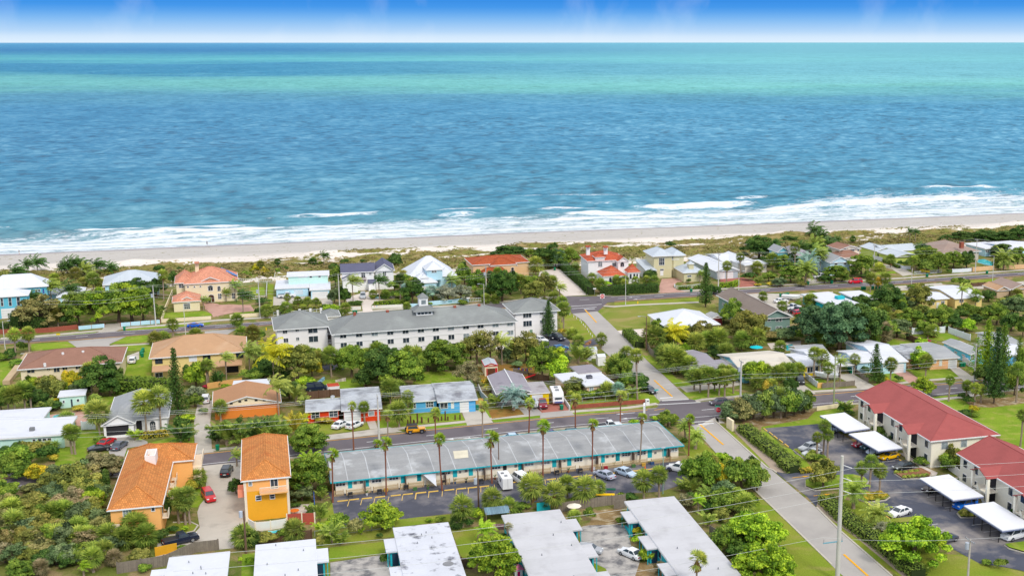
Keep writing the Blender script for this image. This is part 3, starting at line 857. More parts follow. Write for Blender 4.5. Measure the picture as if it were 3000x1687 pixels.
# buildings
def roofm(kind):
 D=dict(white=lambda:M('white membrane roof',(210,214,224),.7,.04,.3,(196,200,206),.25,(.56,.8),fine=2),white_worn=lambda:M('weathered white roof',(202,206,216),.8,.07,.3,(104,106,116),.45,(.55,.68),fine=3),grey_membrane=lambda:M('pale grey membrane roof',(196,197,202),.8,.04,.3,(176,176,180),.25,(.52,.75),fine=2,pat=('row',60,2.4,.05)),grey_white=lambda:M('streaked grey roof',(178,184,192),.85,.10,.35,(124,126,134),.28,(.46,.66),fine=3,pat=('row',9,.9,.06)),white_metal=lambda:M('white metal roof',(214,219,228),.5,.03,.4,pat=('seam',.5,50,.07)),silver=lambda:M('silver metal roof',(190,200,210),.5,.04,.4,pat=('seam',.5,50,.08)),motel=lambda:M('grey rolled roof',(156,158,160),.85,.10,.35,(196,200,204),.22,(.54,.72),fine=3,pat=('row',40,.95,.10)),terracotta=lambda:M('salmon tile roof',(226,156,128),.85,.07,.4,(222,160,128),.3,(.52,.75),pat=('tile',.33,.42,.30)),red_tile=lambda:M('red orange tile roof',(206,104,72),.85,.07,.4,(176,84,50),.3,(.52,.75),pat=('tile',.33,.42,.30)),rust_tile=lambda:M('rust tile roof',(186,92,54),.85,.10,.4,(156,84,58),.3,(.5,.75),pat=('tile',.33,.42,.32)),orange_tile=lambda:M('orange tile roof',(216,142,78),.85,.07,.4,(204,116,56),.3,(.52,.75),pat=('tile',.36,.45,.34)),red=lambda:M('brick red shingle roof',(166,88,86),.9,.06,.25,(154,82,80),.3,(.5,.75),pat=('shingle',.9,.18,.08)),grey=lambda:M('grey green shingle roof',(136,140,140),.9,.05,.2,(156,162,160),.12,(.5,.75),pat=('shingle',.9,.2,.10)),slate=lambda:M('slate shingle roof',(98,100,124),.9,.06,.3,pat=('shingle',.9,.25,.12)),ltgrey=lambda:M('light grey shingle roof',(160,164,168),.9,.05,.3,(176,178,180),.2,(.5,.75),pat=('shingle',.9,.25,.08)),lilac=lambda:M('lilac grey roof',(150,146,156),.9,.06,.3,(112,108,116),.3,(.55,.75),pat=('row',8,.9,.05)),brown=lambda:M('brown shingle roof',(152,114,98),.9,.07,.3,pat=('shingle',.9,.25,.14)),tan=lambda:M('tan shingle roof',(188,150,116),.9,.05,.3,(196,164,134),.2,(.5,.75),pat=('shingle',.9,.25,.07)),copper=lambda:M('warm brown shingle roof',(178,134,100),.9,.05,.3,pat=('shingle',.9,.25,.08)),taupe=lambda:M('taupe shingle roof',(134,122,114),.9,.06,.3,pat=('shingle',.9,.25,.10)),pinkgrey=lambda:M('pinkish grey shingle roof',(160,140,130),.9,.06,.3,pat=('shingle',.9,.25,.10)),cream=lambda:M('cream roof coating',(206,200,188),.9,.05,.3,(182,174,162),.3,(.5,.75)),)
 return D[kind]()
FOOT=[]
class House:
 def __init__(s,name,label,zn,nl,nr,ez,yaw=None,group=None,cat='house'):
  f=ZN[zn];s.f=f;s.ez=ez
  a,b=G(f(*nl),ez),G(f(*nr),ez)
  if yaw is None:
   yaw=max(13.5,min(20.5,degrees(atan2(b[1]-a[1],b[0]-a[0]))))
  s.yaw=radians(yaw);s.c,s.s=cos(s.yaw),sin(s.yaw)
  s.o=a
  s.root=thing(name,label,cat,(a[0],a[1],0),s.yaw,group)
  s.n=0
 def loc(s,w):
  x,y=w[0]-s.o[0],w[1]-s.o[1]
  return(x*s.c+y*s.s,-x*s.s+y*s.c)
 def L(s,p,z):return s.loc(G(p,z))
 def blk(s,zn,nl,nr,d,ez,roof='hip',rise=2.0,oh=.5,wall=None,rf='grey',z0=0.0,th=.25,ridge=None,frm=None,fascia=None,fl=None,nowall=False,rect=None,walln='wall'):
  f=ZN[zn]if isinstance(zn,str)else zn
  if rect:x0,x1,y0,y1=rect
  else:
   a,b=s.L(f(*nl),ez),s.L(f(*nr),ez)
   x0,x1=a[0],b[0];y0=(a[1]+b[1])/2;y1=y0+d
  s.r=(x0,x1,y0,y1,ez)
  wx0,wx1,wy0,wy1=x0+oh,x1-oh,y0+oh,y1-oh
  s.w=(wx0,wx1,wy0,wy1)
  FOOT.append((s,x0,x1,y0,y1))
  s.z0=z0
  mb=MB();m_r=roofm(rf)if isinstance(rf,str)else rf
  F=fascia or FRAME
  top=ez
  W=MB()
  if not nowall:
   W.box(wx0,wy0,z0,wx1,wy1,ez-.02)
  w_,d_=x1-x0,y1-y0
  lines=[]
  if roof=='flat':
   mb.box(x0,y0,ez,x1,y1,ez+th)
   fa=MB().box(x0-.04,y0-.04,ez-.12,x1+.04,y1+.04,ez+th-.06)
   fa.build('fascia',F,s.root)
  elif roof=='shed':
   mb.quad((x0,y0,ez),(x1,y0,ez),(x1,y1,ez+rise),(x0,y1,ez+rise))
   mb.quad((x0,y0,ez-.2),(x0,y1,ez+rise-.2),(x1,y1,ez+rise-.2),(x1,y0,ez-.2))
   mb.quad((x0,y0,ez-.2),(x1,y0,ez-.2),(x1,y0,ez),(x0,y0,ez))
   mb.quad((x0,y0,ez-.2),(x0,y0,ez),(x0,y1,ez+rise),(x0,y1,ez+rise-.2))
   mb.quad((x1,y0,ez),(x1,y0,ez-.2),(x1,y1,ez+rise-.2),(x1,y1,ez+rise))
   W.quad((wx0,wy0,ez-.25),(wx0,wy1,ez+rise-.25),(wx0,wy1,ez-.25));W.quad((wx1,wy0,ez-.25),(wx1,wy1,ez-.25),(wx1,wy1,ez+rise-.25))
  else:
   if ridge is None:
    if roof=='hip':
     if w_>=d_:ridge=((x0+d_/2,(y0+y1)/2),(x1-d_/2,(y0+y1)/2))
     else:ridge=(((x0+x1)/2,y0+w_/2),((x0+x1)/2,y1-w_/2))
    elif roof=='gx':ridge=((x0,(y0+y1)/2),(x1,(y0+y1)/2))
    elif roof=='gy':ridge=(((x0+x1)/2,y0),((x0+x1)/2,y1))
   zr=ez+rise
   r0,r1=(*ridge[0],zr),(*ridge[1],zr)
   A,B,Cc,D=(x0,y0,ez),(x1,y0,ez),(x1,y1,ez),(x0,y1,ez)
   alongx=roof=='gx' or(roof=='hip' and abs(ridge[1][0]-ridge[0][0])>=abs(ridge[1][1]-ridge[0][1]))
   if roof.startswith('g')or abs(ridge[1][0]-ridge[0][0])+abs(ridge[1][1]-ridge[0][1])>.05:
    if alongx:
     mb.quad(A,B,r1,r0);mb.quad(Cc,D,r0,r1)
     if roof=='hip':mb.quad(D,A,r0);mb.quad(B,Cc,r1)
    else:
     mb.quad(D,A,r0,r1);mb.quad(B,Cc,r1,r0)
     if roof=='hip':mb.quad(A,B,r0);mb.quad(Cc,D,r1)
   else:
    mb.quad(A,B,r0);mb.quad(B,Cc,r0);mb.quad(Cc,D,r0);mb.quad(D,A,r0)
   mb.quad((x0,y0,ez-.04),(x0,y1,ez-.04),(x1,y1,ez-.04),(x1,y0,ez-.04))
   if roof=='hip':
    lines=[(A,r0),(D,r0 if alongx else r1),(B,r1 if alongx else r0),(Cc,r1),(r0,r1)]
   else:
    lines=[(r0,r1)]
   if roof=='gx':
    for X in(wx0,wx1):W.quad((X,wy0,ez-.1),(X,ridge[0][1],zr-.1),(X,wy1,ez-.1))
   if roof=='gy':
    for Y in(wy0,wy1):W.quad((wx0,Y,ez-.1),(wx1,Y,ez-.1),(ridge[0][0],Y,zr-.12*1))
   fa=MB();t=.16
   fa.box(x0,y0-.03,ez-t,x1,y0+.08,ez+.05 if roof!='gy' else ez-.02);fa.box(x0,y1-.08,ez-t,x1,y1+.03,ez+.05 if roof!='gy' else ez-.02)
   if roof!='gx':
    fa.box(x0-.03,y0+.08,ez-t,x0+.08,y1-.08,ez+.04);fa.box(x1-.08,y0+.08,ez-t,x1+.03,y1-.08,ez+.04)
   if roof=='gy':
    for xa in(x0,x1):
     fa.quad((xa,y0-.05,ez-t),(ridge[0][0],y0-.05,zr-t),(ridge[0][0],y0-.05,zr+.08),(xa,y0-.05,ez+.08))
   if roof=='gx':
    for X,dx in((x0,-.05),(x1,.05)):
     for ya in(y0,y1):
      fa.quad((X+dx,ya,ez-t),(X+dx,ridge[0][1],zr-t),(X+dx,ridge[0][1],zr+.08),(X+dx,ya,ez+.08))
   fa.build('fascia',F,s.root)
  s.roof=mb.build('roof',m_r,s.root)
  if not nowall or W.f:
   W.build(walln,wall,s.root)
  if lines and isinstance(rf,str)and('tile' in rf or rf=='terracotta' or 'metal' in rf or rf in('silver','brown','tan','grey','slate','red','taupe')):
   rb=MB();rr=.13 if 'tile' in rf or rf=='terracotta' else .07
   for a,b in lines:
    if hypot(a[0]-b[0],a[1]-b[1])>.1:rb.cyl((a[0],a[1],a[2]+.02),(b[0],b[1],b[2]+.02),rr,rr,5)
   rb.build('ridge_cap',roofm(rf),s.root)
  s.rf=rf
  return s
 def hit(s,p,face,off=0.0):
  wx0,wx1,wy0,wy1=s.w
  d=ray(p)
  dx,dy=d[0]*s.c+d[1]*s.s,-d[0]*s.s+d[1]*s.c
  ox,oy=s.loc((0,0))
  if face=='f':t=(wy0-off-oy)/dy;return(ox+dx*t,CAM_H+d[2]*t)
  X=wx0-off if face=='l' else wx1+off
  t=(X-ox)/dx
  return(oy+dy*t,CAM_H+d[2]*t)
 def put(s,zn,x0,y0,x1,y1,face='f',kind='window',nx=2,ny=2,m=None,fm=None):
  f=ZN[zn]if zn else s.f
  a,b=s.hit(f(x0,y0),face),s.hit(f(x1,y1),face)
  u0,u1=sorted((a[0],b[0]));z1,z0=max(a[1],b[1]),min(a[1],b[1])
  if kind in('door','garage')and z0<.5:z0=.03
  z0=max(z0,.03)
  if z1-z0<.3:z1=z0+.6
  if u1-u0<.25:u1=u0+.5
  wx0,wx1,wy0,wy1=s.w
  if face=='f':u0=max(u0,wx0+.05);u1=min(u1,wx1-.05)
  else:u0=max(u0,wy0+.05);u1=min(u1,wy1-.05)
  if u1<=u0:return None
  def bx(mb,ua,ub,za,zb,n0,n1):
   if face=='f':mb.box(ua,wy0-n1,za,ub,wy0-n0,zb)
   elif face=='l':mb.box(wx0-n1,ua,za,wx0-n0,ub,zb)
   else:mb.box(wx1+n0,ua,za,wx1+n1,ub,zb)
  fm=fm or FRAME
  if kind=='window' or kind=='arch':
   g=MB();bx(g,u0,u1,z0,z1,.005,.03)
   w=MB();t=.09
   bx(w,u0-t,u0,z0-t,z1+t,0,.10);bx(w,u1,u1+t,z0-t,z1+t,0,.10)
   bx(w,u0,u1,z0-t,z0,0,.12)
   if kind=='window':bx(w,u0,u1,z1,z1+t,0,.10)
   for i in range(1,nx):c=u0+(u1-u0)*i/nx;bx(w,c-.035,c+.035,z0,z1,.03,.07)
   for i in range(1,ny):c=z0+(z1-z0)*i/ny;bx(w,u0,u1,c-.03,c+.03,.03,.065)
   if kind=='arch':
    r=(u1-u0)/2;cu=(u0+u1)/2;n=8
    for mb_,rr,na,nb in((w,r+t,0,.10),(g,r,.10,.125)):
     for i in range(n):
      a0,a1=pi*i/n,pi*(i+1)/n
      q=[(cu,z1),(cu+rr*cos(a0),z1+rr*sin(a0)),(cu+rr*cos(a1),z1+rr*sin(a1))]
      if face=='f':mb_.quad(*[(x,wy0-nb,z)for x,z in q])
   wo=w.build('window',fm,s.root)
   g.build('pane',m or GLASS,wo)
   return wo
  g=MB();bx(g,u0,u1,z0,z1,0,.05)
  o=g.build('door' if kind=='door' else('garage_door' if kind=='garage' else kind),m or WHITEP,s.root)
  if kind=='garage':
   l=MB();k=4
   for i in range(1,k):
    c=z0+(z1-z0)*i/k;bx(l,u0+.05,u1-.05,c-.02,c+.02,.05,.07)
   l.build('panel_line',M('door groove',(150,154,160)),o)
  if kind=='door':
   h=MB();bx(h,u1-.16,u1-.10,z0+.95,z0+1.05,.05,.10)
   h.build('handle',M('dark metal',(60,60,62),.4),o)
  return o
 def win(s,zn,*c,**k):
  for i in range(0,len(c),4):s.put(zn,*c[i:i+4],**k)
  return s
 def boxpx(s,name,zn,p0,p1,zt,dz,dy,m):
  """box part on a roof or wall: top edge pixels p0-p1 at height zt, hanging down dz, dy deep"""
  f=ZN[zn];a,b=s.L(f(*p0),zt),s.L(f(*p1),zt)
  return MB().box(a[0],a[1],zt-dz,b[0],a[1]+dy,zt).build(name,m,s.root)
TEAL=wallm('teal siding',(104,190,216));LBLUE=wallm('light blue siding',(186,224,242));CREAM=wallm('cream stucco',(232,218,186))
WHITEW=wallm('white stucco',(238,239,240));TANW=wallm('tan stucco',(224,186,142));YELW=wallm('pale yellow stucco',(232,208,140))
MINT=wallm('mint stucco',(196,232,222));GREYW=wallm('light grey siding',(206,208,206));REDW=wallm('red orange stucco',(212,70,34))
BLUEW=wallm('bright blue stucco',(92,172,224));GOLD=wallm('golden yellow paint',(224,168,38));PEACH=wallm('peach stucco',(240,184,140))
ORANGEW=wallm('golden orange stucco',(238,172,52));PEACH2=wallm('apricot stucco',(246,184,112));LIME=wallm('lime green stucco',(196,214,110))
TURQ=M('turquoise paint',(34,176,190),.7,.05);STUC=wallm('light cream stucco',(240,233,216));SEAGR=wallm('sage green siding',(128,156,148))
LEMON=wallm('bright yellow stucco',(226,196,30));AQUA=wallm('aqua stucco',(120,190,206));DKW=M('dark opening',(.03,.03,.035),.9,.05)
DKBLUE=M('deep blue paint',(30,70,160),.6,.05);WOOD=M('weathered wood',(150,128,104),.9,.14,1.2);RAILM=M('cream railing',(236,222,200),.8,.04)
BRICK=M('red brick',(166,92,74),.9,.1,.5,pat=('brick',.5,.25,.2));BROWNP=M('brown stained timber',(96,70,52),.9,.1,1)
h=House('beach_house','light teal two-storey beach house with white hipped metal roof and wide garage','a1',(-260,705),(335,662),6.6)
h.blk('a1',(-260,705),(335,662),8,6.6,'hip',1.6,wall=TEAL,rf='white_metal')
h.win('a1',5,697,42,790,98,693,140,785,195,688,240,782,nx=1)
h.win('a1',10,825,232,932,kind='garage')
h.blk('a1',(-200,612),(575,548),10,6.6,'hip',3.4,wall=TEAL,rf='white_metal')
h.win('a1',415,595,440,622,450,592,476,618,nx=1);h.win('a1',500,588,525,640,kind='door',m=DKBLUE)
h=House('cottage','low light blue cottage with white roof half hidden behind coconut palms','a1',(660,692),(1000,655),3.0)
h.blk('a1',(560,660),(1000,625),8,3.0,'hip',1.6,wall=LBLUE,rf='white_metal')
h.blk('a1',(660,692),(975,668),5,3.0,'hip',1.0,wall=LBLUE,rf='white_metal')
h.win('a1',735,695,940,740,kind='garage')
h=House('beach_house','pale blue house with broad grey-white metal roof at the dune edge','a1',(1205,556),(1895,492),4.4)
h.blk('a1',(1205,556),(1895,492),15,4.4,'hip',3.0,wall=LBLUE,rf='silver',oh=.7)
h.win('a1',1290,560,1332,580)
h=House('mansion','cream mansion with salmon tile roof, arched windows and solar panels','a1',(2055,535),(2975,480),6.3,cat='mansion')
h.blk('a1',(2160,538),(2812,494),15,6.3,'hip',3.8,wall=CREAM,rf='terracotta')
h.win('a2',36,575,98,608,150,572,187,612,kind='arch',nx=2,ny=1);h.win('a1',2455,578,2510,606,kind='arch',ny=1)
h.win('a2',155,645,196,704,320,641,360,700);h.win('a1',2207,557,2226,572,2283,555,2301,570,2355,551,2372,566,nx=1,ny=1)
h.win('a2',42,688,115,752,kind='arch',m=M('dark wooden door',(84,58,44)),nx=2,ny=1)
h.blk('a1',(2055,527),(2300,508),12,6.3,'hip',2.5,wall=CREAM,rf='terracotta')
h.win('a1',2110,536,2170,572)
h.blk('a2',(-85,520),(215,500),4,6.31,'gy',1.6,wall=CREAM,rf='terracotta',oh=.6)
h.blk('a1',(2025,748),(2372,728),9,3.1,'hip',2.3,wall=CREAM,rf='terracotta',oh=.5)
h.win('a1',2170,765,2242,820,nx=3,ny=3)
h.blk('a1',(2100,737),(2310,722),3,3.12,'gy',1.3,wall=CREAM,rf='terracotta',oh=.3)
h.boxpx('chimney','a1',(2296,282),(2340,280),11.3,4.0,1.1,CREAM);h.boxpx('chimney_cap','a1',(2290,276),(2346,274),11.7,.4,1.4,roofm('terracotta'))
sm_=M('solar glass',(70,110,170),.15,.08,spec=.6)
x0,x1,y0,y1,ez=-0,0,0,0,0
for i in range(5):
 a=h.L(ZN['a2'](185+i*32,352+i*16),8.6-i*.28)
 MB().quad((a[0],a[1],8.65-i*.28),(a[0]+1.7,a[1]-.3,7.9-i*.28),(a[0]+1.9,a[1]+1.9,7.9-i*.28),(a[0]+.2,a[1]+2.2,8.65-i*.28)).build('solar_panel',sm_,h.root)
h=House('beach_house','white flat-roofed two-level house with carport and wide garage door','a2',(825,592),(1480,592),2.8)
h.blk('a2',(1235,606),(1482,596),12,2.8,'flat',wall=LBLUE,rf='white',oh=.4)
h.win('a2',1265,625,1455,678,kind='garage')
h.blk('a2',(825,593),(1232,570),13.5,2.85,'flat',wall=LBLUE,rf='white',oh=.4,rect=None)
h.win('a2',1050,600,1160,655,kind='door',m=wallm('pale panel',(198,214,226)))
h.blk('a2',(965,442),(1468,428),7,5.7,'flat',wall=MINT,rf='white',oh=.5)
h.win('a2',1235,432,1264,455,1340,428,1366,450,nx=1,ny=1);h.win('a2',1100,425,1215,455,kind='door',m=WHITEP)
x0,x1,y0,y1,ez=h.r
rl=MB()
a=h.L(ZN['a2'](820,492),2.9)
for i in range(14):rl.box(a[0]+i*.9,a[1]+1,3.1,a[0]+i*.9+.08,a[1]+1.08,4.1)
rl.box(a[0],a[1]+1,4.05,a[0]+12.2,a[1]+1.1,4.15);rl.box(a[0],a[1]+1,3.5,a[0]+12.2,a[1]+1.05,3.56)
rl.box(a[0],a[1]+1,4.05,a[0]+.1,a[1]+8,4.15);rl.build('deck_railing',FRAME,h.root)
h=House('beach_house','white two-storey house with slate-purple roof and small dark balconies','a2',(1600,402),(2240,374),6.2)
h.blk('a2',(1600,402),(2010,384),11,6.2,'gx',2.0,wall=WHITEW,rf='slate')
h.win('a2',1845,395,1892,455,1940,390,1965,420);h.win('a2',1955,525,1990,580,kind='door',m=M('grey door',(120,126,134)))
h.blk('a2',(1995,384),(2242,372),13,6.21,'gy',2.3,wall=WHITEW,rf='slate')
h.win('a2',2100,388,2138,432,2125,520,2180,536);
for q in((1838,470,1902,468),(2108,466,2162,464)):
 a,b=h.L(ZN['a2'](q[0],q[1]),3.6),h.L(ZN['a2'](q[2],q[3]),3.6)
 y=h.w[2]
 bb=MB().box(a[0],y-1.1,3.4,b[0],y,3.5)
 for i in range(9):xx=a[0]+(b[0]-a[0])*i/8;bb.box(xx-.03,y-1.1,3.5,xx+.03,y-1.05,4.5)
 bb.box(a[0],y-1.13,4.45,b[0],y-1.03,4.52)
 bb.build('balcony',M('dark balcony',(92,52,58)),h.root)
h.blk('a2',(1615,485),(1810,470),4,4.4,'gy',1.2,wall=WHITEW,rf='slate',oh=.3)
h.blk('a2',(1925,522),(2020,514),3.5,3.0,'shed',.6,wall=WHITEW,rf='slate',oh=.2)
h=House('beach_house','light blue house with steep white many-hipped metal roof','a3',(-10,460),(560,428),4.2)
h.blk('a3',(-30,460),(560,425),15,4.2,'hip',5.6,wall=LBLUE,rf='white_metal',oh=.6)
h.blk('a3',(190,372),(400,358),7,7.0,'hip',2.2,wall=LBLUE,rf='white_metal',oh=.4,z0=3.5)
h.win('a3',262,372,286,394,291,370,315,392,nx=1)
h.blk('a3',(335,445),(560,432),6,4.21,'hip',2.4,wall=LBLUE,rf='white_metal',oh=.4)
h.win('a3',435,480,465,508)
h.blk('a3',(15,525),(335,512),8,3.2,'hip',2.6,wall=LBLUE,rf='white_metal',oh=.4)
h.win('a3',145,560,300,598,kind='garage')
h.blk('a3',(130,462),(225,455),2.5,4.6,'hip',1.0,wall=WHITEW,rf='white_metal',oh=.25,z0=3.2)
h.win('a3',170,466,190,488,nx=1,ny=1)
h=House('beach_house','tan two-storey house with rust-orange tile roof behind dense trees','a3',(745,300),(1412,262),5.6)
h.blk('a3',(745,318),(1412,262),14,5.6,'hip',1.7,wall=TANW,rf='rust_tile')
h.win('a3',1250,290,1268,318,nx=1)
h.blk('a3',(960,322),(1262,290),8,5.4,'hip',1.8,wall=TANW,rf='rust_tile',oh=.3)
h.win('a3',1198,352,1230,385,kind='arch',m=M('deep window',(60,50,46)),nx=1)
h.blk('a3',(850,412),(1170,400),4,3.0,'hip',1.7,wall=TANW,rf='rust_tile',oh=.4)
h=House('mansion','white mansion with red-orange tile roofs, twin chimneys and pale blue side wall','a3',(2075,250),(2560,262),6.6,cat='mansion')
WL=WHITEW
h.blk('a3',(2085,258),(2570,252),13,6.6,'hip',2.4,wall=WL,rf='red_tile')
h.win('a3',2390,282,2432,322,nx=2)
h.blk('a3',(2455,272),(2590,262),5,6.5,'gy',1.5,wall=WL,rf='red_tile',oh=.3)
h.win('a3',2487,296,2528,325,kind='arch',ny=1)
h.blk('a3',(2185,222),(2312,212),4.5,7.8,'hip',1.1,wall=WL,rf='red_tile',oh=.35)
h.win('a3',2225,278,2270,325,kind='arch',m=GLASS2,ny=1)
h.boxpx('chimney','a3',(2087,90),(2127,88),11.0,3.0,1.0,WL);h.boxpx('chimney_cap','a3',(2078,84),(2137,82),11.4,.4,1.4,roofm('red_tile'))
h.boxpx('chimney','a3',(2295,95),(2335,93),11.0,2.6,1.0,WL);h.boxpx('chimney_cap','a3',(2287,90),(2345,88),11.4,.4,1.4,roofm('red_tile'))
h.blk('a3',(2275,444),(2556,432),9,3.0,'hip',2.7,wall=WL,rf='red_tile',oh=.35)
h.win('a3',2352,470,2380,512,2395,465,2420,508,kind='arch',nx=1,ny=1)
h.blk('a4',(160,402),(305,390),5,3.8,'hip',2.4,wall=WL,rf='red_tile',oh=.3)
h.win('a4',180,425,203,470,222,422,245,468,258,420,276,462,kind='arch',nx=1,ny=1)
a=h.L(ZN['a3'](2145,345),3.2)
MB().box(a[0],a[1]-.2,2.9,a[0]+5.5,a[1],4.0).build('balcony',CREAM,h.root)
OLV=wallm('pale olive stucco',(206,200,162))
h=House('beach_house','cream three-storey tower house with grey-white metal roofs and brick drive','a4',(450,208),(838,190),7.7)
h.blk('a4',(690,205),(838,186),11,7.6,'hip',1.6,wall=OLV,rf='silver',oh=.7)
h.blk('a4',(448,208),(712,196),12,7.8,'hip',2.0,wall=OLV,rf='silver',oh=.8)
h.win('a4',527,226,588,306,nx=3,ny=2);h.win('a4',540,355,580,370,nx=2,ny=1);h.win('a4',540,378,577,432,kind='door')
h.blk('a4',(603,246),(765,238),5,6.2,'hip',1.3,wall=OLV,rf='silver',oh=.4,z0=0)
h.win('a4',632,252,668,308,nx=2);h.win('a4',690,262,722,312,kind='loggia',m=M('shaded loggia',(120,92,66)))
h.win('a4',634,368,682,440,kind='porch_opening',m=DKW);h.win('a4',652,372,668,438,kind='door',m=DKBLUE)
h.blk('a4',(385,384),(492,362),14,3.4,'shed',1.5,wall=GREYW,rf='silver',oh=.4,rect=None)
h.blk('a4',(825,412),(1052,380),11,3.3,'hip',1.9,wall=OLV,rf='silver',oh=.5)
h.win('a4',862,438,905,446,nx=3,ny=1)
h.blk('a4',(880,300),(940,290),2.5,6.0,'hip',.8,wall=OLV,rf='silver',oh=.25,z0=3)
h=House('beach_house','long white-roofed house with two garage doors and brick red drive','a4',(1195,384),(1480,366),2.9)
h.blk('a4',(1195,384),(1480,366),27,2.9,'gy',1.3,wall=wallm('grey blue siding',(176,190,200)),rf='white_metal',oh=.5)
h.win('a4',1212,392,1302,455,1316,388,1400,450,kind='garage');h.win('a4',1110,350,1130,375,1060,300,1075,320,face='l')
h.blk('a4',(1270,268),(1500,258),16,3.0,'gx',1.3,wall=WHITEW,rf='white_metal',oh=.5)
h=House('beach_house','low white-roofed house set back between palms beside the brick red drive','a4',(1535,316),(1820,296),3.0)
h.blk('a4',(1535,316),(1820,296),8,3.0,'flat',wall=wallm('warm white stucco',(216,208,200)),rf='white',oh=.5)
h.win('a4',1620,330,1660,350,1740,322,1780,342)
h.blk('a4',(1480,295),(1660,255),16,3.3,'gy',1.4,wall=WHITEW,rf='white_metal',oh=.4)
h=House('beach_house','blue house glimpsed between tall palms at the dune edge','a4',(1925,150),(2090,140),5.5)
h.blk('a4',(1925,160),(2060,148),8,5.5,'gy',1.8,wall=AQUA,rf='ltgrey')
h=House('beach_house','grey-roofed house mostly hidden behind the palm grove by the dunes','a4',(2090,205),(2350,190),3.4)
h.blk('a4',(2090,205),(2350,185),14,3.4,'hip',2.4,wall=AQUA,rf='lilac')
h=House('beach_house','white two-storey house with brown roof peeping above palms','a5',(400,368),(655,352),5.6)
h.blk('a5',(405,372),(652,352),10,5.4,'gy',1.2,wall=wallm('warm white siding',(236,224,206)),rf='brown')
h.win('a5',455,352,478,372,525,358,548,382,552,358,575,382,612,368,628,384,nx=1,ny=1)
h.blk('a5',(385,470),(705,455),9,3.0,'hip',2.4,wall=WHITEW,rf='brown')
h=House('beach_house','small light blue gabled house with grey roof and twin upper windows','a5',(285,522),(545,512),5.0)
h.blk('a5',(285,524),(545,512),12,4.6,'gy',2.0,wall=wallm('powder blue siding',(190,218,234)),rf='ltgrey',oh=.4)
h.win('a5',345,520,375,545,450,515,480,540,nx=1,ny=1)
h=House('beach_house','lime green house with pale grey gabled roof beside long white fence','a5',(1080,464),(1310,430),3.2)
h.blk('a5',(1080,464),(1310,430),12,3.2,'gy',1.0,wall=LIME,rf='silver',oh=.6)
h.blk('a5',(830,385),(1075,372),12,3.4,'gy',1.2,wall=LIME,rf='silver',oh=.5)
h.win('a5',914,400,930,425,nx=1);h.blk('a5',(960,400),(1340,360),12,3.3,'gx',1.4,wall=LIME,rf='silver',oh=.5)
h=House('beach_house','wide pinkish grey hip-roofed house with brick chimney near the blue pool','a5',(1640,414),(2075,388),3.3)
h.blk('a5',(1605,416),(2075,385),20,3.3,'hip',3.0,wall=wallm('grey beige siding',(198,184,168)),rf='pinkgrey',oh=.8)
h.boxpx('chimney','a5',(1835,282),(1872,280),7.2,2.4,1.2,BRICK)
h=House('beach_house','white flat-roofed ranch house at the far right edge behind a dark tree','a5',(2050,342),(2620,300),3.0)
h.blk('a5',(2110,360),(2380,345),13,3.0,'flat',wall=LBLUE,rf='white',oh=.6)
h.win('a5',2125,370,2160,395);h.blk('a5',(2380,362),(2750,340),16,3.3,'gx',.8,wall=LBLUE,rf='white',oh=.6)
h=House('cottage','white flat-roofed turquoise cottage at the head of the bin row','a5',(605,960),(840,945),2.8)
h.blk('a5',(605,965),(850,945),12,2.8,'flat',wall=AQUA,rf='white',oh=.5)
h=House('cottage','low teal house with brilliant white roof behind the huge dark fig trees','a5',(310,1046),(640,1000),2.8)
h.blk('a5',(325,1050),(642,1008),19,2.8,'flat',wall=TURQ,rf='white',oh=.6)
h.boxpx('parapet','a5',(382,925),(470,920),3.9,.9,2,TURQ)
h=House('cottage','small yellow cottage with white roof and cluttered back yard','a5',(1372,968),(1702,942),3.0)
h.blk('a5',(1372,968),(1702,942),11,3.0,'gx',.8,wall=YELW,rf='white',oh=.5)
h.win('a5',1480,985,1515,1012,1600,975,1636,1000);h.win('a5',1545,990,1575,1050,kind='door')
h=House('cottage','pale yellow house with long white roof and leaning palm beside it','a5',(1760,944),(2112,935),3.0)
h.blk('a5',(1755,946),(2112,930),19,3.0,'gx',1.0,wall=YELW,rf='white',oh=.5)
h.win('a5',1815,950,1860,985,2010,950,2045,980)
h=House('cottage','tan gabled cottage left of the two at the far right edge','a5',(2255,850),(2440,862),3.0)
h.blk('a5',(2258,852),(2420,842),9,3.0,'gy',1.2,wall=wallm('sandy siding',(196,172,142)),rf='tan',oh=.4)
h=House('cottage','tan gabled cottage cut by the right edge behind a cabbage palm','a5',(2430,835),(2680,820),3.2)
h.blk('a5',(2430,835),(2680,820),12,3.2,'gy',1.5,wall=wallm('sandy siding',(196,172,142)),rf='pinkgrey',oh=.4)
h=House('apartment_house','long sage green two-storey house with taupe gabled roof','a4',(1690,930),(2152,938),5.4,yaw=17,cat='apartment house')
n_=h.L(ZN['a4'](1690,925),5.4);e_=h.L(ZN['a4'](2152,938),5.4);fl_=h.L(ZN['a4'](1138,665),5.4)
h.blk('a4',None,None,0,5.4,'gy',2.2,wall=SEAGR,rf='taupe',oh=.7,rect=(n_[0],e_[0],(n_[1]+e_[1])/2,fl_[1]))
h.win('a4',1808,936,1840,966,1905,930,1938,968,1940,930,1972,968,1737,942,1762,970,1808,1040,1842,1072,1905,1035,1938,1068,1940,1035,1972,1068,2035,1030,2080,1052,nx=1)
h.win('a4',1200,785,1218,825,1275,770,1305,790,1240,860,1262,890,face='l')
h=House('house','low house with crisp white hipped metal roof beside the open field','a4',(740,1035),(1345,1068),3.0,yaw=16)
a=h.L(ZN['a4'](525,955),3.0);b_=h.L(ZN['a4'](1345,1062),3.0);c_=h.L(ZN['a4'](740,1040),3.0);r_=h.L(ZN['a4'](950,865),6.0)
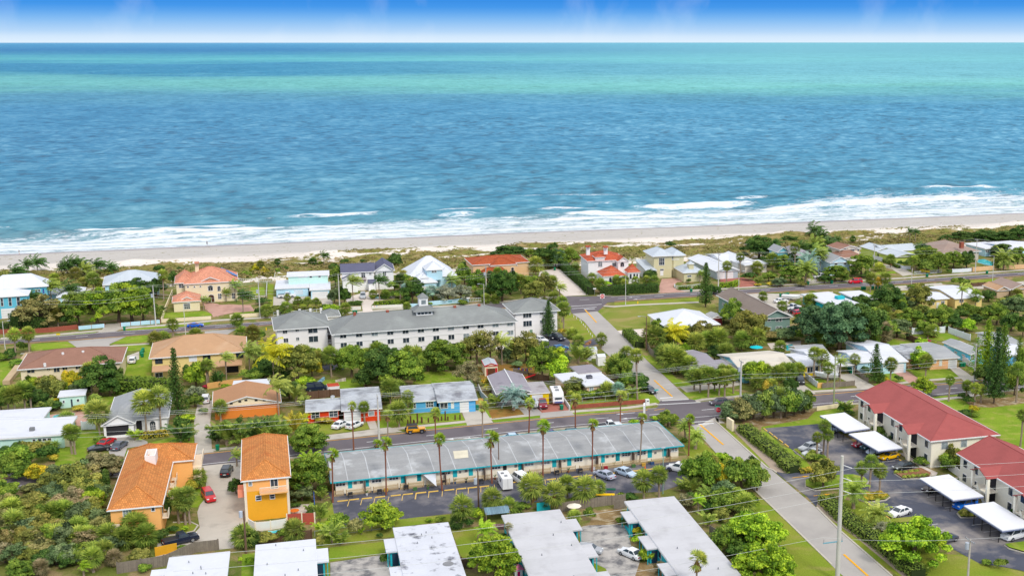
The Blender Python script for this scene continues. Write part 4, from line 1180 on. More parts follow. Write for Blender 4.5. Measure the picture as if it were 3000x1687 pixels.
h.blk('a4',None,None,0,3.0,'hip',3.0,wall=wallm('cream siding',(226,214,190)),rf='white_metal',oh=.7,rect=(c_[0]-3.2,b_[0],c_[1],c_[1]+17))
HW=M('white horizontal siding',(240,238,240),.85,.04,.3,pat=('row',60,.3,.06))
h=House('hotel','long white three-storey hotel with grey shingle roof and rooftop cupola','a2',(1520,1128),(3695,972),7.4,cat='hotel')
h.blk('a2',(1490,1128),(3697,974),16,7.4,'hip',3.4,wall=HW,rf='grey',oh=.8,walln='wall')
S_=2415
top=[(1595,1122,1668,1163),(1782,1108,1855,1150),(1966,1093,2040,1137),(2150,1080,2222,1125),(2332,1067,2402,1110),(2512,1053,2584,1097)]
top3=[(272,1040,344,1084),(452,1028,523,1072),(630,1015,698,1058),(802,1003,872,1046),(978,990,1047,1034),(1150,978,1218,1020)]
mid=[(1602,1225,1676,1272),(1788,1210,1862,1258),(1972,1196,2044,1240),(2156,1182,2228,1232),(2337,1168,2410,1218),(2517,1155,2590,1203)]
mid3=[(280,1142,350,1190),(457,1130,527,1180),(635,1117,700,1165),(980,1090,1050,1133),(1153,1080,1223,1127)]
for q in top+mid:h.put('a2',*q,nx=2,ny=1,m=GLASS if R.random()<.6 else GLASS2)
for q in top3+mid3:h.put('a3',*q,nx=2,ny=1,m=GLASS if R.random()<.6 else GLASS2)
h.win('a3',75,1270,110,1320,115,1268,150,1318,nx=2,ny=3)
for zz in(2.45,4.95):
 MB().box(h.w[0],h.w[2]-.05,zz,h.w[1],h.w[2],zz+.14).build('band',GREYW,h.root)
zc_=9.0
for i in range(40):
 cu_=h.L(ZN['a3'](80,905),zc_);cv_=h.L(ZN['a3'](272,893),zc_)
 zc_=.8*zc_+.2*(7.4+3.4*min(1,max(0,(cu_[1]-h.r[2])/8.0)))
cx0,cx1,cy0=cu_[0],cv_[0],cu_[1]
CZ=zc_-8.6
o=MB().box(cx0,cy0,8.2+CZ,cx1,cy0+4.0,9.7+CZ).build('cupola',WHITEW,h.root)
for i in range(4):
 x=cx0+.35+i*(cx1-cx0-.5)/4
 MB().box(x,cy0-.05,8.85+CZ,x+.75,cy0,9.4+CZ).build('cupola_window',GLASS,o)
def pyr(mb,x0,x1,y0,y1,z,zt,q=.0):
 cx,cy=(x0+x1)/2,(y0+y1)/2;hx,hy=(x1-x0)/2*q,(y1-y0)/2*q
 B4=[(x0,y0,z),(x1,y0,z),(x1,y1,z),(x0,y1,z)];T4=[(cx-hx,cy-hy,zt),(cx+hx,cy-hy,zt),(cx+hx,cy+hy,zt),(cx-hx,cy+hy,zt)]
 for i in range(4):mb.quad(B4[i],B4[(i+1)%4],T4[(i+1)%4],T4[i])
 mb.quad(*B4[::-1]);mb.quad(*T4)
m_=MB();pyr(m_,cx0-.8,cx1+.8,cy0-.8,cy0+4.8,9.7+CZ,11.0+CZ,.4);m_.build('skirt_roof',roofm('grey'),o)
mx_=(cx0+cx1)/2
MB().box(mx_-1.15,cy0+.85,10.7+CZ,mx_+1.15,cy0+3.15,13.0+CZ).build('lantern',WHITEW,o)
MB().box(mx_-.6,cy0+.8,11.4+CZ,mx_+.6,cy0+.85,12.5+CZ).build('lantern_window',GLASS2,o)
m_=MB();pyr(m_,mx_-1.4,mx_+1.4,cy0+.6,cy0+3.4,13.0+CZ,14.2+CZ,.1);m_.build('cap_roof',roofm('grey'),o)
for x in(0.12,.3,.5,.68,.82):
 xx=h.w[0]+(h.w[1]-h.w[0])*x
 MB().box(xx,h.w[2]+6.6,10.2,xx+.7,h.w[2]+7.2,11.1).build('vent',BRICK,h.root)
h.blk('a2',(812,1078),(1482,1030),15,7.4,'hip',3.1,wall=HW,rf='grey',oh=.8)
h.win('a2',918,1068,972,1110,1070,1058,1108,1088,1218,1043,1330,1102,930,1172,984,1216,1078,1160,1112,1192,1226,1148,1336,1208,1085,1268,1122,1302,1175,1262,1210,1290,nx=2,ny=1)
h.win('a2',1228,1258,1272,1330,kind='door')
h.blk('a3',(1218,880),(1782,842),13.5,7.4,'hip',2.7,wall=HW,rf='grey',oh=.8)
h.win('a3',1338,872,1435,922,1535,858,1572,888,1340,968,1440,1025,1538,958,1572,988,nx=3,ny=1)
h.win('a3',1415,1070,1450,1140,kind='door',m=M('green door',(110,150,130)))
a=h.L(ZN['a2'](1375,1350),.0);b_=h.L(ZN['a2'](1530,1340),0)
st=MB()
for i in range(14):
 st.box(a[0]+i*.33,a[1]-.2,2.4*i/14,a[0]+(i+1)*.33,a[1]+1.2,2.4*i/14+.18)
st.build('stair',M('grey steps',(176,178,184)),h.root)
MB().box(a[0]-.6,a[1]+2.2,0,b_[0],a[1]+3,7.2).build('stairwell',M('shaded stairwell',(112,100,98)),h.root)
for zz in(2.4,4.9):
 r=MB().box(a[0]-.2,a[1]+.2,zz,b_[0]-.3,a[1]+2.2,zz+.15)
 for i in range(10):r.box(a[0]+i*.42,a[1]+.2,zz+.15,a[0]+i*.42+.06,a[1]+.26,zz+1.1)
 r.box(a[0]-.2,a[1]+.2,zz+1.05,b_[0]-.3,a[1]+.28,zz+1.15)
 r.build('landing',WHITEW,h.root)
h.blk('a2',(1390,925),(1605,905),8,3.4,'hip',1.2,wall=HW,rf='grey',oh=.5)
h=House('motel','long single-storey motel with grey roof, cream wall and turquoise doors','c2',(1480,338),(5665,1195-0),2.7,yaw=17.3,cat='motel')
a,b_=h.L(ZN['c2'](1480,338),2.7),h.L(ZN['b4'](835,1196),2.7)
c_,d_=h.L((950,1330),2.7),h.L((1930,1231),2.7)
y0m=(a[1]+b_[1])/2;y1m=(c_[1]+d_[1])/2
h.blk('c2',None,None,0,2.7,'hip',1.15,wall=STUC,rf='motel',oh=.9,rect=(a[0],b_[0],y0m,y1m),ridge=((a[0]+.3,(y0m+y1m)/2+.5),(b_[0]-3.2,(y0m+y1m)/2+.5)),fascia=TURQ)
MOTEL=h
for zn,L_ in(('c2',[(1685,314,1740,408),(1885,292,1938,387),(2310,250,2365,345),(2500,232,2555,322)]),('c3',[(88,228,140,322),(508,184,562,277),(695,164,748,259),(1280,104,1333,200),(1680,66,1732,160),(1857,50,1908,142)]),('b3',[(2258,1285,2302,1382),(2430,1272,2478,1362)]),('b4',[(15,1272,62,1362),(392,1237,443,1323),(566,1222,615,1308)])):
 for q in L_:h.put(zn,*q,kind='door',m=TURQ)
for zn,L_ in(('c2',[(1545,332,1655,378),(1970,285,2080,335),(2175,262,2280,305)]),('c3',[(375,202,480,242),(780,160,875,200),(970,135,1070,178),(1358,98,1460,140),(1550,80,1650,122),(1940,46,2035,90),(2130,28,2220,66)]),('b3',[(2505,1265,2600,1303)]),('b4',[(90,1264,185,1302),(270,1252,368,1288),(645,1216,740,1250)])):
 for q in L_:h.put(zn,*q,nx=3,ny=2,m=GLASS if R.random()<.5 else GLASS2)
for zn,L_ in(('c2',[(1755,332,1792,362),(1828,325,1866,352)]),('c3',[(583,210,608,232),(650,195,680,220),(1236,136,1268,164),(1815,80,1838,100)]),('b3',[(2315,1305,2345,1330),(2385,1300,2410,1322)]),('b4',[(470,1260,495,1282)])):
 for q in L_:
  h.put(zn,*q,kind='air_conditioner',m=M('grey metal box',(120,122,124),.6))
h.put('c3',1100,128,1145,216,kind='door',m=DKW)
for k in range(17):
 xx=a[0]+3+k*3.9
 b2_=MB()
 zc=2.76
 ym=(y0m+y1m)/2+.5
 b2_.quad((xx,y0m,2.72),(xx+.16,y0m,2.72),(xx+.16,ym,3.87),(xx,ym,3.87));b2_.quad((xx,ym,3.87),(xx+.16,ym,3.87),(xx+.16,y1m,2.72),(xx,y1m,2.72))
 b2_.build('roof_seam',M('pale seam',(186,190,194)),h.root)
pt=[h.L(ZN['c3'](x,y),3.3)for x,y in((512,0),(685,-14),(695,50),(530,66))]
zt_=lambda y:2.7+1.15*min(1,max(0,(y-y0m)/((y1m-y0m)/2+.5)))+.05
MB().quad(*[(x,y,zt_(y))for x,y in pt[::-1]]).build('roof_patch',M('cream patch',(206,200,180)),h.root)
for i in range(9):
 xx=a[0]+6.0+i*7.3
 MB().box(xx,h.w[2]-1.4,0,xx+.12,h.w[2],2.4).build('screen_wall',M('brown screen',(118,100,90)),h.root)
h=House('apartment_house','cream two-storey house with long brown hipped roof at left','b1',(195,296),(1442,205),5.5,cat='apartment house')
h.blk('b1',(195,296),(1442,205),15.5,5.5,'hip',2.5,wall=CREAM,rf='brown',oh=.7)
h.win('b1',318,296,410,326,632,270,705,316,735,262,795,292,890,248,952,282,1268,222,1355,250,555,276,586,296,748,375,803,395,nx=2,ny=1,fm=CREAM)
for x,y,z_ in((740,95,7.5),(978,75,7.5),(527,222,6.4)):
 q=h.L(ZN['b1'](x,y),z_)
 MB().cyl((q[0],q[1],z_-.7),(q[0],q[1],z_+.1),.3).build('roof_vent',WHITEP,h.root)
h.blk('b1',(440,402),(545,395),1.5,3.0,'shed',.6,wall=CREAM,rf='brown',oh=.1)
h=House('apartment_house','yellow two-storey house with broad tan roof and lean-to porch roofs','b1',(1752,162),(2915,78),5.5,cat='apartment house')
h.blk('b1',(1752,162),(2915,78),16,5.5,'hip',3.3,wall=YELW,rf='tan',oh=.7)
h.win('b1',1830,165,1915,215,2395,120,2480,178,nx=2,ny=1,fm=M('dark bronze frame',(90,80,66)));h.win('b1',2226,132,2325,192,kind='shutter')
h.win('a2',0,1368,64,1424,370,1345,450,1395,nx=2,ny=1,fm=M('dark bronze frame',(90,80,66)))
h.win('b1',1830,330,1920,376,nx=2,ny=1);h.win('b2',240,250,400,320,kind='porch_opening',m=DKW)
h.blk('b1',(1790,316),(2060,298),2.2,2.9,'shed',.8,wall=YELW,rf='tan',oh=.1,nowall=True)
h.blk('b2',(85,258),(440,232),2.2,2.9,'shed',.8,wall=YELW,rf='tan',oh=.1,nowall=True)
h=House('pool_house','small mint pool house with white sloping roof','b1',(680,618),(1005,590),2.7,cat='pool house')
h.blk('b1',(680,618),(1005,590),5,2.7,'flat',wall=MINT,rf='white',oh=.3,th=.15)
h.win('b1',832,640,860,715,kind='door',m=GLASS);h.win('b1',740,655,762,680,905,640,935,665,nx=1,ny=1)
h=House('house','pale grey house with open double garage and arched entry','b1',(1190,950),(1990,880),2.9)
h.blk('b1',(1255,905),(1990,862),19,2.9,'hip',3.2,wall=WHITEW,rf='ltgrey',oh=.5)
h.win('b1',1768,925,1838,998,kind='arch',nx=3,ny=3);h.win('b1',1602,900,1680,1010,kind='arch',m=DKW,nx=1,ny=1)
h.blk('b1',(1188,955),(1598,925),7,2.9,'gy',1.9,wall=WHITEW,rf='ltgrey',oh=.45)
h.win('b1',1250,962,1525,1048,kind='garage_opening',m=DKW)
h=House('house','mint green flat-roofed house with streaky white roof','b1',(-60,1118),(772,1062),2.8)
h.blk('b1',(-300,1132),(772,1062),12.0,2.8,'flat',wall=MINT,rf='white_worn' if 0 else 'white',oh=.5)
h.win('b1',385,1110,420,1138,445,1105,490,1134,502,1100,548,1128,560,1096,605,1122,nx=1,ny=1)
h.blk('b1',(-300,935),(515,868),8,2.9,'flat',wall=MINT,rf='white',oh=.4)
q=h.L(ZN['b1'](345,1010),3.2)
MB().box(q[0],q[1],3.0,q[0]+.9,q[1]+.9,3.7).build('air_conditioner',M('grey metal box',(120,122,124)),h.root)
h=House('mansion','apricot townhouse with big orange tile roof and boxed white roof terrace','c1',(1250,692),(1922,605),5.9,yaw=15.5,cat='mansion')
OL=PEACH2
a,b_,c_,d_=h.L(ZN['c1'](1250,692),5.9),h.L(ZN['c1'](1922,605),5.9),h.L(ZN['c1'](2045,150),5.9),h.L(ZN['b1'](1515,1240),5.9)
h.blk('c1',None,None,0,5.9,'hip',2.3,wall=OL,rf='orange_tile',oh=.5,rect=(a[0],b_[0],(a[1]+b_[1])/2,d_[1]))
h.win('c1',1450,670,1550,745,nx=3,ny=1,m=GLASS2);h.win('c1',1785,630,1825,675,nx=1,ny=1)
X1=h.w[1]
for i in range(6):
 y=h.w[2]+2+i*3.6
 bb=MB().box(X1,y,2.7,X1+1.0,y+2.2,2.85).box(X1+.9,y,2.85,X1+1.0,y+2.2,3.8);bb.build('balcony',RAILM,h.root)
 MB().box(X1,y+.4,2.9,X1+.05,y+1.7,4.9).build('balcony_window',GLASS2,h.root)
bb=MB();a=h.L(ZN['c1'](1312,790),3.0);b_=h.L(ZN['c1'](1450,770),3.0);yy=h.w[2]
bb.box(h.w[0],yy-1.2,2.6,b_[0],yy,2.75)
for i in range(12):xx=h.w[0]+(b_[0]-h.w[0])*i/11;bb.box(xx-.04,yy-1.2,2.75,xx+.04,yy-1.12,3.6)
bb.box(h.w[0],yy-1.22,3.6,b_[0],yy-1.1,3.72);bb.build('balcony',RAILM,h.root)
a,b_=h.L(ZN['b1'](1702,1310),8.9),h.L(ZN['b1'](1872,1218),8.9)
y2=max(a[1],b_[1])
q0=h.L(ZN['b1'](1702,1310),9.0);q1=h.L(ZN['b1'](1830,1298),9.0);q2=h.L(ZN['b1'](1870,1217),9.0)
tw=MB();x0,x1,y0,y1=q0[0],q1[0],(q0[1]+q1[1])/2,q2[1]
tw.box(x0,y0,6.0,x1,y0+.2,9.0);tw.box(x0,y1-.2,6.0,x1,y1,9.0);tw.box(x0,y0+.2,6.0,x0+.2,y1-.2,9.0);tw.box(x1-.2,y0+.2,6.0,x1,y1-.2,9.0);tw.box(x0+.2,y0+.2,7.6,x1-.2,y1-.2,7.9)
tw.build('roof_terrace',wallm('white parapet',(234,228,226)),h.root)
a,b_,c_=h.L(ZN['b1'](2050,1388),5.95),h.L(ZN['b1'](2292,1345),5.95),h.L(ZN['b1'](2325,1165),5.95)
h.blk('b1',None,None,0,5.95,'hip',2.1,wall=OL,rf='orange_tile',oh=.45,rect=(a[0]-8,b_[0],(a[1]+b_[1])/2,c_[1]))
t2=h.w
MB().box(t2[1],t2[2]+1,4.2,t2[1]+1.6,t2[3]-1,4.4).build('balcony_floor',RAILM,h.root)
bb=MB().box(t2[1]+1.5,t2[2]+1,4.4,t2[1]+1.6,t2[3]-1,5.4).box(t2[1],t2[2]+1,4.4,t2[1]+1.5,t2[2]+1.1,5.4);bb.build('balcony_wall',RAILM,h.root)
MB().box(t2[1]-.1,t2[2]+.8,0,t2[1]+1.5,t2[2]+1.0,4.2).build('column',RAILM,h.root)
h=House('townhouse','tall golden-orange townhouse with orange tile roof and cream balcony','c2',(420,338),(1017,272),7.4,yaw=16.5,cat='townhouse')
a,b_,c_,d_=h.L(ZN['c2'](420,338),7.4),h.L(ZN['c2'](1017,272),7.4),h.L(ZN['b2'](1018,1062),7.4),h.L(ZN['b2'](460,1115),7.4)
h.blk('c2',None,None,0,7.4,'hip',2.1,wall=ORANGEW,rf='orange_tile',oh=.5,rect=(a[0],b_[0],(a[1]+b_[1])/2,(c_[1]+d_[1])/2),ridge=None)
wx0,wx1,wy0,wy1=h.w
zb_=h.hit(ZN['c2'](700,435),'f')[1]
MB().box(wx0-.03,wy0-.03,zb_,wx1+.03,wy1+.03,7.3).build('upper_wall',PEACH2,h.root)
h.w=(wx0-.03,wx1+.03,wy0-.03,wy1+.03)
h.win('c2',518,338,555,378,nx=1,ny=1,m=GLASS2);h.win('c2',775,305,862,405,nx=2,ny=1);h.win('c2',603,503,662,548,770,487,823,530,nx=1,ny=2)
a,b_=h.hit(ZN['c2'](650,470),'f',1.3),h.hit(ZN['c2'](978,445),'f',1.3)
zf=(a[1]+b_[1])/2-.1;bb=MB().box(a[0],wy0-1.4,zf-.2,b_[0],wy0,zf);bb.build('balcony_floor',PEACH2,h.root)
bb=MB();n=26
for i in range(n+1):xx=a[0]+(b_[0]-a[0])*i/n;bb.box(xx-.035,wy0-1.38,zf,xx+.035,wy0-1.3,zf+1)
bb.box(a[0],wy0-1.42,zf+1,b_[0],wy0-1.28,zf+1.12);bb.build('balcony_railing',RAILM,h.root)
for xx in(wx0-.06,wx1-.35):MB().box(xx,wy0-.10,0,xx+.42,wy0+.3,7.25).build('corner_trim',RAILM,h.root)
MB().box(wx0-1.1,wy0+1,4.0,wx0,wy0+4,5.2).build('side_balcony',wallm('pink stucco',(236,150,120)),h.root)
h=House('house','orange house with cream gable and warm brown roof behind palm thicket','b2',(85,742),(905,672),2.9)
h.blk('b2',(85,742),(905,672),13,2.9,'gy',1.9,wall=wallm('orange stucco',(224,134,60)),rf='copper',oh=.5)
x0,x1,y0,y1,ez=h.r;cxm=(x0+x1)/2
g_=MB();g_.quad((x0+.6,h.w[2]-.06,2.75),(x1-.6,h.w[2]-.06,2.75),(x1-.6,h.w[2]-.06,2.95),(cxm,h.w[2]-.06,4.6),(x0+.6,h.w[2]-.06,2.95));g_.build('gable_panel',CREAM,h.root)
for x in(312,413,485,605,700):
 yy=690 if x==312 else(668 if x==413 else 652)
 q=h.hit(ZN['b2'](x,yy),'f',.1);MB().box(q[0]-.3,h.w[2]-.12,q[1]-.2,q[0]+.3,h.w[2]-.06,q[1]+.2).build('vent',DKW,h.root)
h=House('outbuilding','white flat-roofed outbuilding behind the orange house','b2',(315,525),(757,500),2.6,cat='outbuilding')
h.blk('b2',(315,525),(757,500),7,2.6,'flat',wall=AQUA,rf='white',oh=.3,th=.15)
h=House('house','red-orange house with streaked grey roof and white pleated garage panel','b2',(1185,797),(2092,742),2.75)
h.blk('b2',(1183,798),(1605,757),9,2.7,'gx',.9,wall=REDW,rf='grey_white',oh=.5)
h.win('b2',1255,795,1352,862,1468,772,1567,842,nx=2,ny=2)
h.blk('b2',(1608,787),(2092,742),17,2.85,'gx',1.1,wall=REDW,rf='grey_white',oh=.5)
h.win('b2',1635,790,1842,893,kind='garage');h.win('b2',1930,783,1995,828,nx=1,ny=1,m=GLASS2)
q=h.L(ZN['b2'](1508,612),3.6);MB().cyl((q[0],q[1],3),(q[0],q[1],3.7),.05).cyl((q[0],q[1]-.1,3.7),(q[0],q[1]+.05,3.8),.5,.1).build('satellite_dish',WHITEP,h.root)
h=House('house','bright blue bungalow with grey-white roof and yellow porch chairs','b3',(-75,690),(800,640),2.75)
h.blk('b2',(2330,680),(2760,650),13,2.7,'gx',1.0,wall=BLUEW,rf='grey_white',oh=.5)
h.win('b3',195,672,278,728,5,690,72,742,nx=3,ny=2)
h.blk('b3',(330,683),(802,637),15,2.85,'gx',1.2,wall=BLUEW,rf='grey_white',oh=.5)
h.win('b3',590,672,700,765,kind='garage');h.win('b3',487,675,525,748,kind='door');h.win('b3',362,685,447,742,nx=2,ny=1)
h=House('house','lilac-grey roofed house with white ridge line and yellow garage','b3',(985,560),(1655,575),2.8)
a=h.L(ZN['b3'](1000,545),2.8);b_=h.L(ZN['b3'](1455,552),2.8);c_=h.L(ZN['b3'](1335,352),2.8)
h.blk('b3',None,None,0,2.8,'gy',1.3,wall=wallm('grey stucco',(170,168,168)),rf='lilac',oh=.4,rect=(a[0],b_[0],b_[1],b_[1]+15.5))
x0,x1,y0,y1,ez=h.r
MB().cyl(((x0+x1)/2,y0,4.14),((x0+x1)/2,y1,4.14),.16,.16,6).build('ridge_strip',WHITEP,h.root)
h.blk('b3',(1392,583),(1655,560),9,2.7,'flat',wall=LEMON,rf=M('grey flat roof',(166,162,166),.9,.08,.3,(134,128,130),.3,(.5,.7)),oh=.25,th=.15)
h.win('b3',1442,592,1570,658,kind='garage')
h=House('house','tan house with patched white flat roof and dark skylight box','b3',(2075,492),(2415,455),2.8)
h.blk('b3',(2075,492),(2415,455),9,2.8,'flat',wall=wallm('beige stucco',(214,186,158)),rf='white',oh=.5)
h.win('b3',2122,502,2165,552,m=GLASS2);q=h.L(ZN['b3'](2100,400),3.1);MB().box(q[0],q[1],3.0,q[0]+1.2,q[1]+1.2,3.7).build('skylight_box',M('dark slate box',(70,72,86)),h.root)
h.blk('b3',(1800,440),(2075,425),7,2.85,'flat',wall=wallm('beige stucco',(214,186,158)),rf='white',oh=.3)
h.blk('b3',(1985,345),(2270,330),7,2.7,'flat',wall=wallm('beige stucco',(214,186,158)),rf='lilac',oh=.3)
h=House('garden_shed','white garden shed with red trim and open front','b3',(880,250),(1045,242),2.6,cat='shed')
h.blk('b3',(880,250),(1045,242),6,2.6,'gy',.6,wall=wallm('cream siding',(226,214,190)),rf='silver',oh=.1,fascia=M('red trim',(190,40,50)))
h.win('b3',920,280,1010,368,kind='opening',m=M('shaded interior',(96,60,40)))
for q in((905,278,920,368),(1010,272,1022,362)):h.put('b3',*q,kind='trim',m=M('red trim',(190,40,50)))
h=House('storage_shed','small white tool shed standing in the cluttered yard by the side street','b3',(2220,142),(2315,138),2.3,cat='shed')
h.blk('b3',(2220,145),(2315,138),2.6,2.3,'gx',.5,wall=WHITEW,rf='white',oh=.05);h.win('b3',2245,165,2290,225,kind='door')
h=House('storage_shed','white round-topped shed behind the cluttered yard by the side street','b3',(2135,62),(2215,58),2.3,cat='shed')
h.blk('b3',(2135,62),(2215,58),2.6,2.3,'gx',.5,wall=WHITEW,rf='silver',oh=.05)
h=House('storage_shed','little white shed with red-brown top behind the red-orange house','b2',(1452,490),(1590,470),2.2,cat='shed')
h.blk('b2',(1452,498),(1590,484),2.6,2.2,'flat',wall=WHITEW,rf=M('rust top',(178,70,46)),oh=.05,th=.1)
h=House('house','lilac-grey roofed house buried in cabbage palms by the side street','b4',(960,290),(1222,225),2.8)
a=h.L(ZN['b4'](830,130),2.8)
h.blk('b4',(960,292),(1222,230),16,2.8,'gx',1.0,wall=GREYW,rf='lilac',oh=.5)
h.blk('b4',(1235,305),(1468,290),9,2.8,'flat',wall=GREYW,rf=roofm('lilac'),oh=.4)
h=House('house','broad cream-grey roofed house behind the travellers palm','b4',(1500,285),(2187,295),2.9,yaw=15.5)
h.blk('b4',(1480,305),(2187,290),17,2.9,'gx',1.6,wall=AQUA,rf='cream',oh=.6)
h=House('house','grey-roofed bungalow standing beside the teal pool','b4',(2190,105),(2500,85),2.7)
h.blk('b4',(2195,108),(2520,80),8,2.7,'gx',.9,wall=LEMON,rf='ltgrey',oh=.4)
h=House('house','bright yellow house with broad white roof and carport','b4',(2230,258),(2700,215),2.8)
h.blk('b4',(2225,260),(2435,230),12,2.8,'gx',.9,wall=LEMON,rf='white',oh=.4)
h.win('b4',2276,264,2398,318,nx=4,ny=1)
h.blk('b4',(2440,252),(2655,205),17,2.85,'gx',1.3,wall=WHITEW,rf='white',oh=.4)
h.win('b5',190,470,225,510,nx=2)
h.blk('b5',(405,452),(580,440),7,2.4,'flat',wall=WHITEW,rf='white',oh=.1,nowall=True)
x0,x1,y0,y1,ez=h.r
for xx,yy in((x0+.3,y0+.3),(x1-.3,y0+.3),(x1-.3,y1-.3)):MB().box(xx,yy,0,xx+.12,yy+.12,2.4).build('post',WHITEP,h.root)
h=House('house','pale blue house with worn white roof and pink drive','b5',(600,408),(1222,400),2.8)
h.blk('b5',(598,412),(905,396),12,2.8,'gx',1.0,wall=LBLUE,rf='white',oh=.4)
h.blk('b5',(900,412),(1222,400),22,2.9,'gx',1.6,wall=LBLUE,rf='white',oh=.4)
h.win('b5',1037,430,1155,512,kind='garage');h.win('b5',905,425,920,465,nx=1)
h.blk('b5',(650,290),(850,282),10,2.6,'flat',wall=LBLUE,rf='white',oh=.3)
h=House('house','peach house with flat grey roof and concrete drive','b5',(1250,380),(1832,357),2.8)
h.blk('b5',(1455,372),(1832,355),16,2.8,'gx',.9,wall=PEACH,rf='ltgrey',oh=.5)
h.win('b5',1577,372,1608,448,kind='door');h.win('b5',1684,376,1782,462,kind='garage');h.win('b5',1512,372,1538,412,nx=2,m=GLASS2)
h.blk('b5',(1200,362),(1460,352),13,2.7,'gx',.8,wall=PEACH,rf='grey_white',oh=.5)
h=House('house','bright blue bungalow with flat grey roof behind the white fence','b5',(1945,318),(2160,300),2.8,yaw=16)
a,b_,c_=h.L(ZN['b5'](1945,316),2.8),h.L(ZN['b5'](2160,300),2.8),h.L(ZN['b5'](1590,168),2.8)
h.blk('b5',None,None,0,2.8,'gy',.8,wall=wallm('bright cyan stucco',(112,212,244)),rf='ltgrey',oh=.4,rect=(a[0],b_[0],a[1],c_[1]))
h.win('b5',1760,275,1785,300,1850,310,1880,340,face='l',nx=1);h.win('b5',1950,330,1985,375)
h=House('house','blue house with pale roof behind the tall pines at right','b5',(2400,350),(2620,335),2.8)
h.blk('b5',(2380,330),(2650,310),12,2.8,'gx',1.0,wall=BLUEW,rf='white',oh=.4)
h=House('house','white-roofed house glimpsed at the right edge between the pines','b5',(2440,130),(2600,110),2.8)
h.blk('b5',(2400,200),(2560,185),14,2.8,'gx',1.0,wall=WHITEW,rf='ltgrey',oh=.4)
def redapt(lbl,zn,fl,nl,nr,gabs,ez=5.6,wins=(),near=None):
 h=House('apartment_building',lbl,zn,nl,nr,ez,yaw=15.5,cat='apartment building')
 f=ZN[zn];a,b_,c_=h.L(f(*nl),ez),h.L(f(*nr),ez),h.L(f(*fl),ez)
 y0,y1=(a[1]+b_[1])/2,c_[1];w_=b_[0]-a[0]
 h.blk(zn,None,None,0,ez,'hip',2.9,wall=wallm('off-white stucco',(238,233,216)),rf='red',oh=.6,rect=(a[0],b_[0],y0,y1),ridge=((a[0]+w_/2,y0+w_*.45),(a[0]+w_/2,y1-.2)))
 W0=h.w
 for gx,gy in gabs:
  q=h.L(f(gx,gy),ez)
  yc=q[1]
  x0=W0[0]-2.6
  rb=MB()
  rise=1.15;hw=2.7
  xr=a[0]+3.5
  rb.quad((x0,yc-hw,ez),(xr,yc-hw,ez),(xr,yc,ez+rise),(x0,yc,ez+rise));rb.quad((x0,yc,ez+rise),(xr,yc,ez+rise),(xr,yc+hw,ez),(x0,yc+hw,ez))
  rb.quad((x0,yc-hw,ez-.15),(x0,yc-hw,ez),(x0,yc,ez+rise),(x0,yc,ez+rise-.15));rb.quad((x0,yc,ez+rise-.15),(x0,yc,ez+rise),(x0,yc+hw,ez),(x0,yc+hw,ez-.15))
  rb.build('porch_roof',roofm('red'),h.root)
  pm=wallm('off-white stucco',(238,233,216))
  for yy in(yc-hw+.1,yc+hw-.6):MB().box(x0+.2,yy,0,x0+.7,yy+.5,ez-.1).build('porch_column',pm,h.root)
  MB().box(x0+.3,yc-hw+.6,2.6,W0[0],yc+hw-.6,2.8).build('landing',pm,h.root)
  sw=MB().quad((x0+.25,yc-hw+.7,0.1),(x0+.25,yc+.8,2.8),(x0+.25,yc+.8,3.8),(x0+.25,yc-hw+.7,1.1));sw.quad((x0+.35,yc-hw+.7,1.1),(x0+.35,yc+.8,3.8),(x0+.35,yc+.8,2.8),(x0+.35,yc-hw+.7,0.1))
  sw.build('stair_wall',pm,h.root)
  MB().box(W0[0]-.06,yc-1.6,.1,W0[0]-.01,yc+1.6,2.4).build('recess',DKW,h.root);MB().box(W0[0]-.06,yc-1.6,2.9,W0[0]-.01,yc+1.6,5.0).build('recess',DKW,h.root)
 L_=W0[3]-W0[2];n=int(L_/3.2)
 for i in range(n):
  yc=W0[2]+(i+.5)*L_/n
  if any(abs(yc-h.L(f(gx,gy),ez)[1])<2.9 for gx,gy in gabs):continue
  for zz in(1.0,3.7):
   w=MB().box(W0[0]-.08,yc-.65,zz-.08,W0[0]-.005,yc+.65,zz+1.38).build('window',FRAME,h.root)
   MB().box(W0[0]-.10,yc-.58,zz,W0[0]-.08,yc+.58,zz+1.3).build('pane',GLASS,w)
 for i in range(3):
  for zz in(1.0,3.7):
   xc=W0[0]+(W0[1]-W0[0])*(.2+.3*i)
   w=MB().box(xc-.7,W0[2]-.08,zz-.08,xc+.7,W0[2]-.005,zz+1.38).build('window',FRAME,h.root)
   MB().box(xc-.62,W0[2]-.10,zz,xc+.62,W0[2]-.08,zz+1.3).build('pane',GLASS2,w)
 return h
redapt('off-white apartment building with large brick red roof, behind the first two carports','b5',(550,800),(1465,1335),(2310,1265),[(735,965),(1150,1205)])
redapt('off-white apartment building with brick red roof at the lower right edge','c5',(1745,5),(2930,700),(3790,620),[(2000,250),(2560,560)])
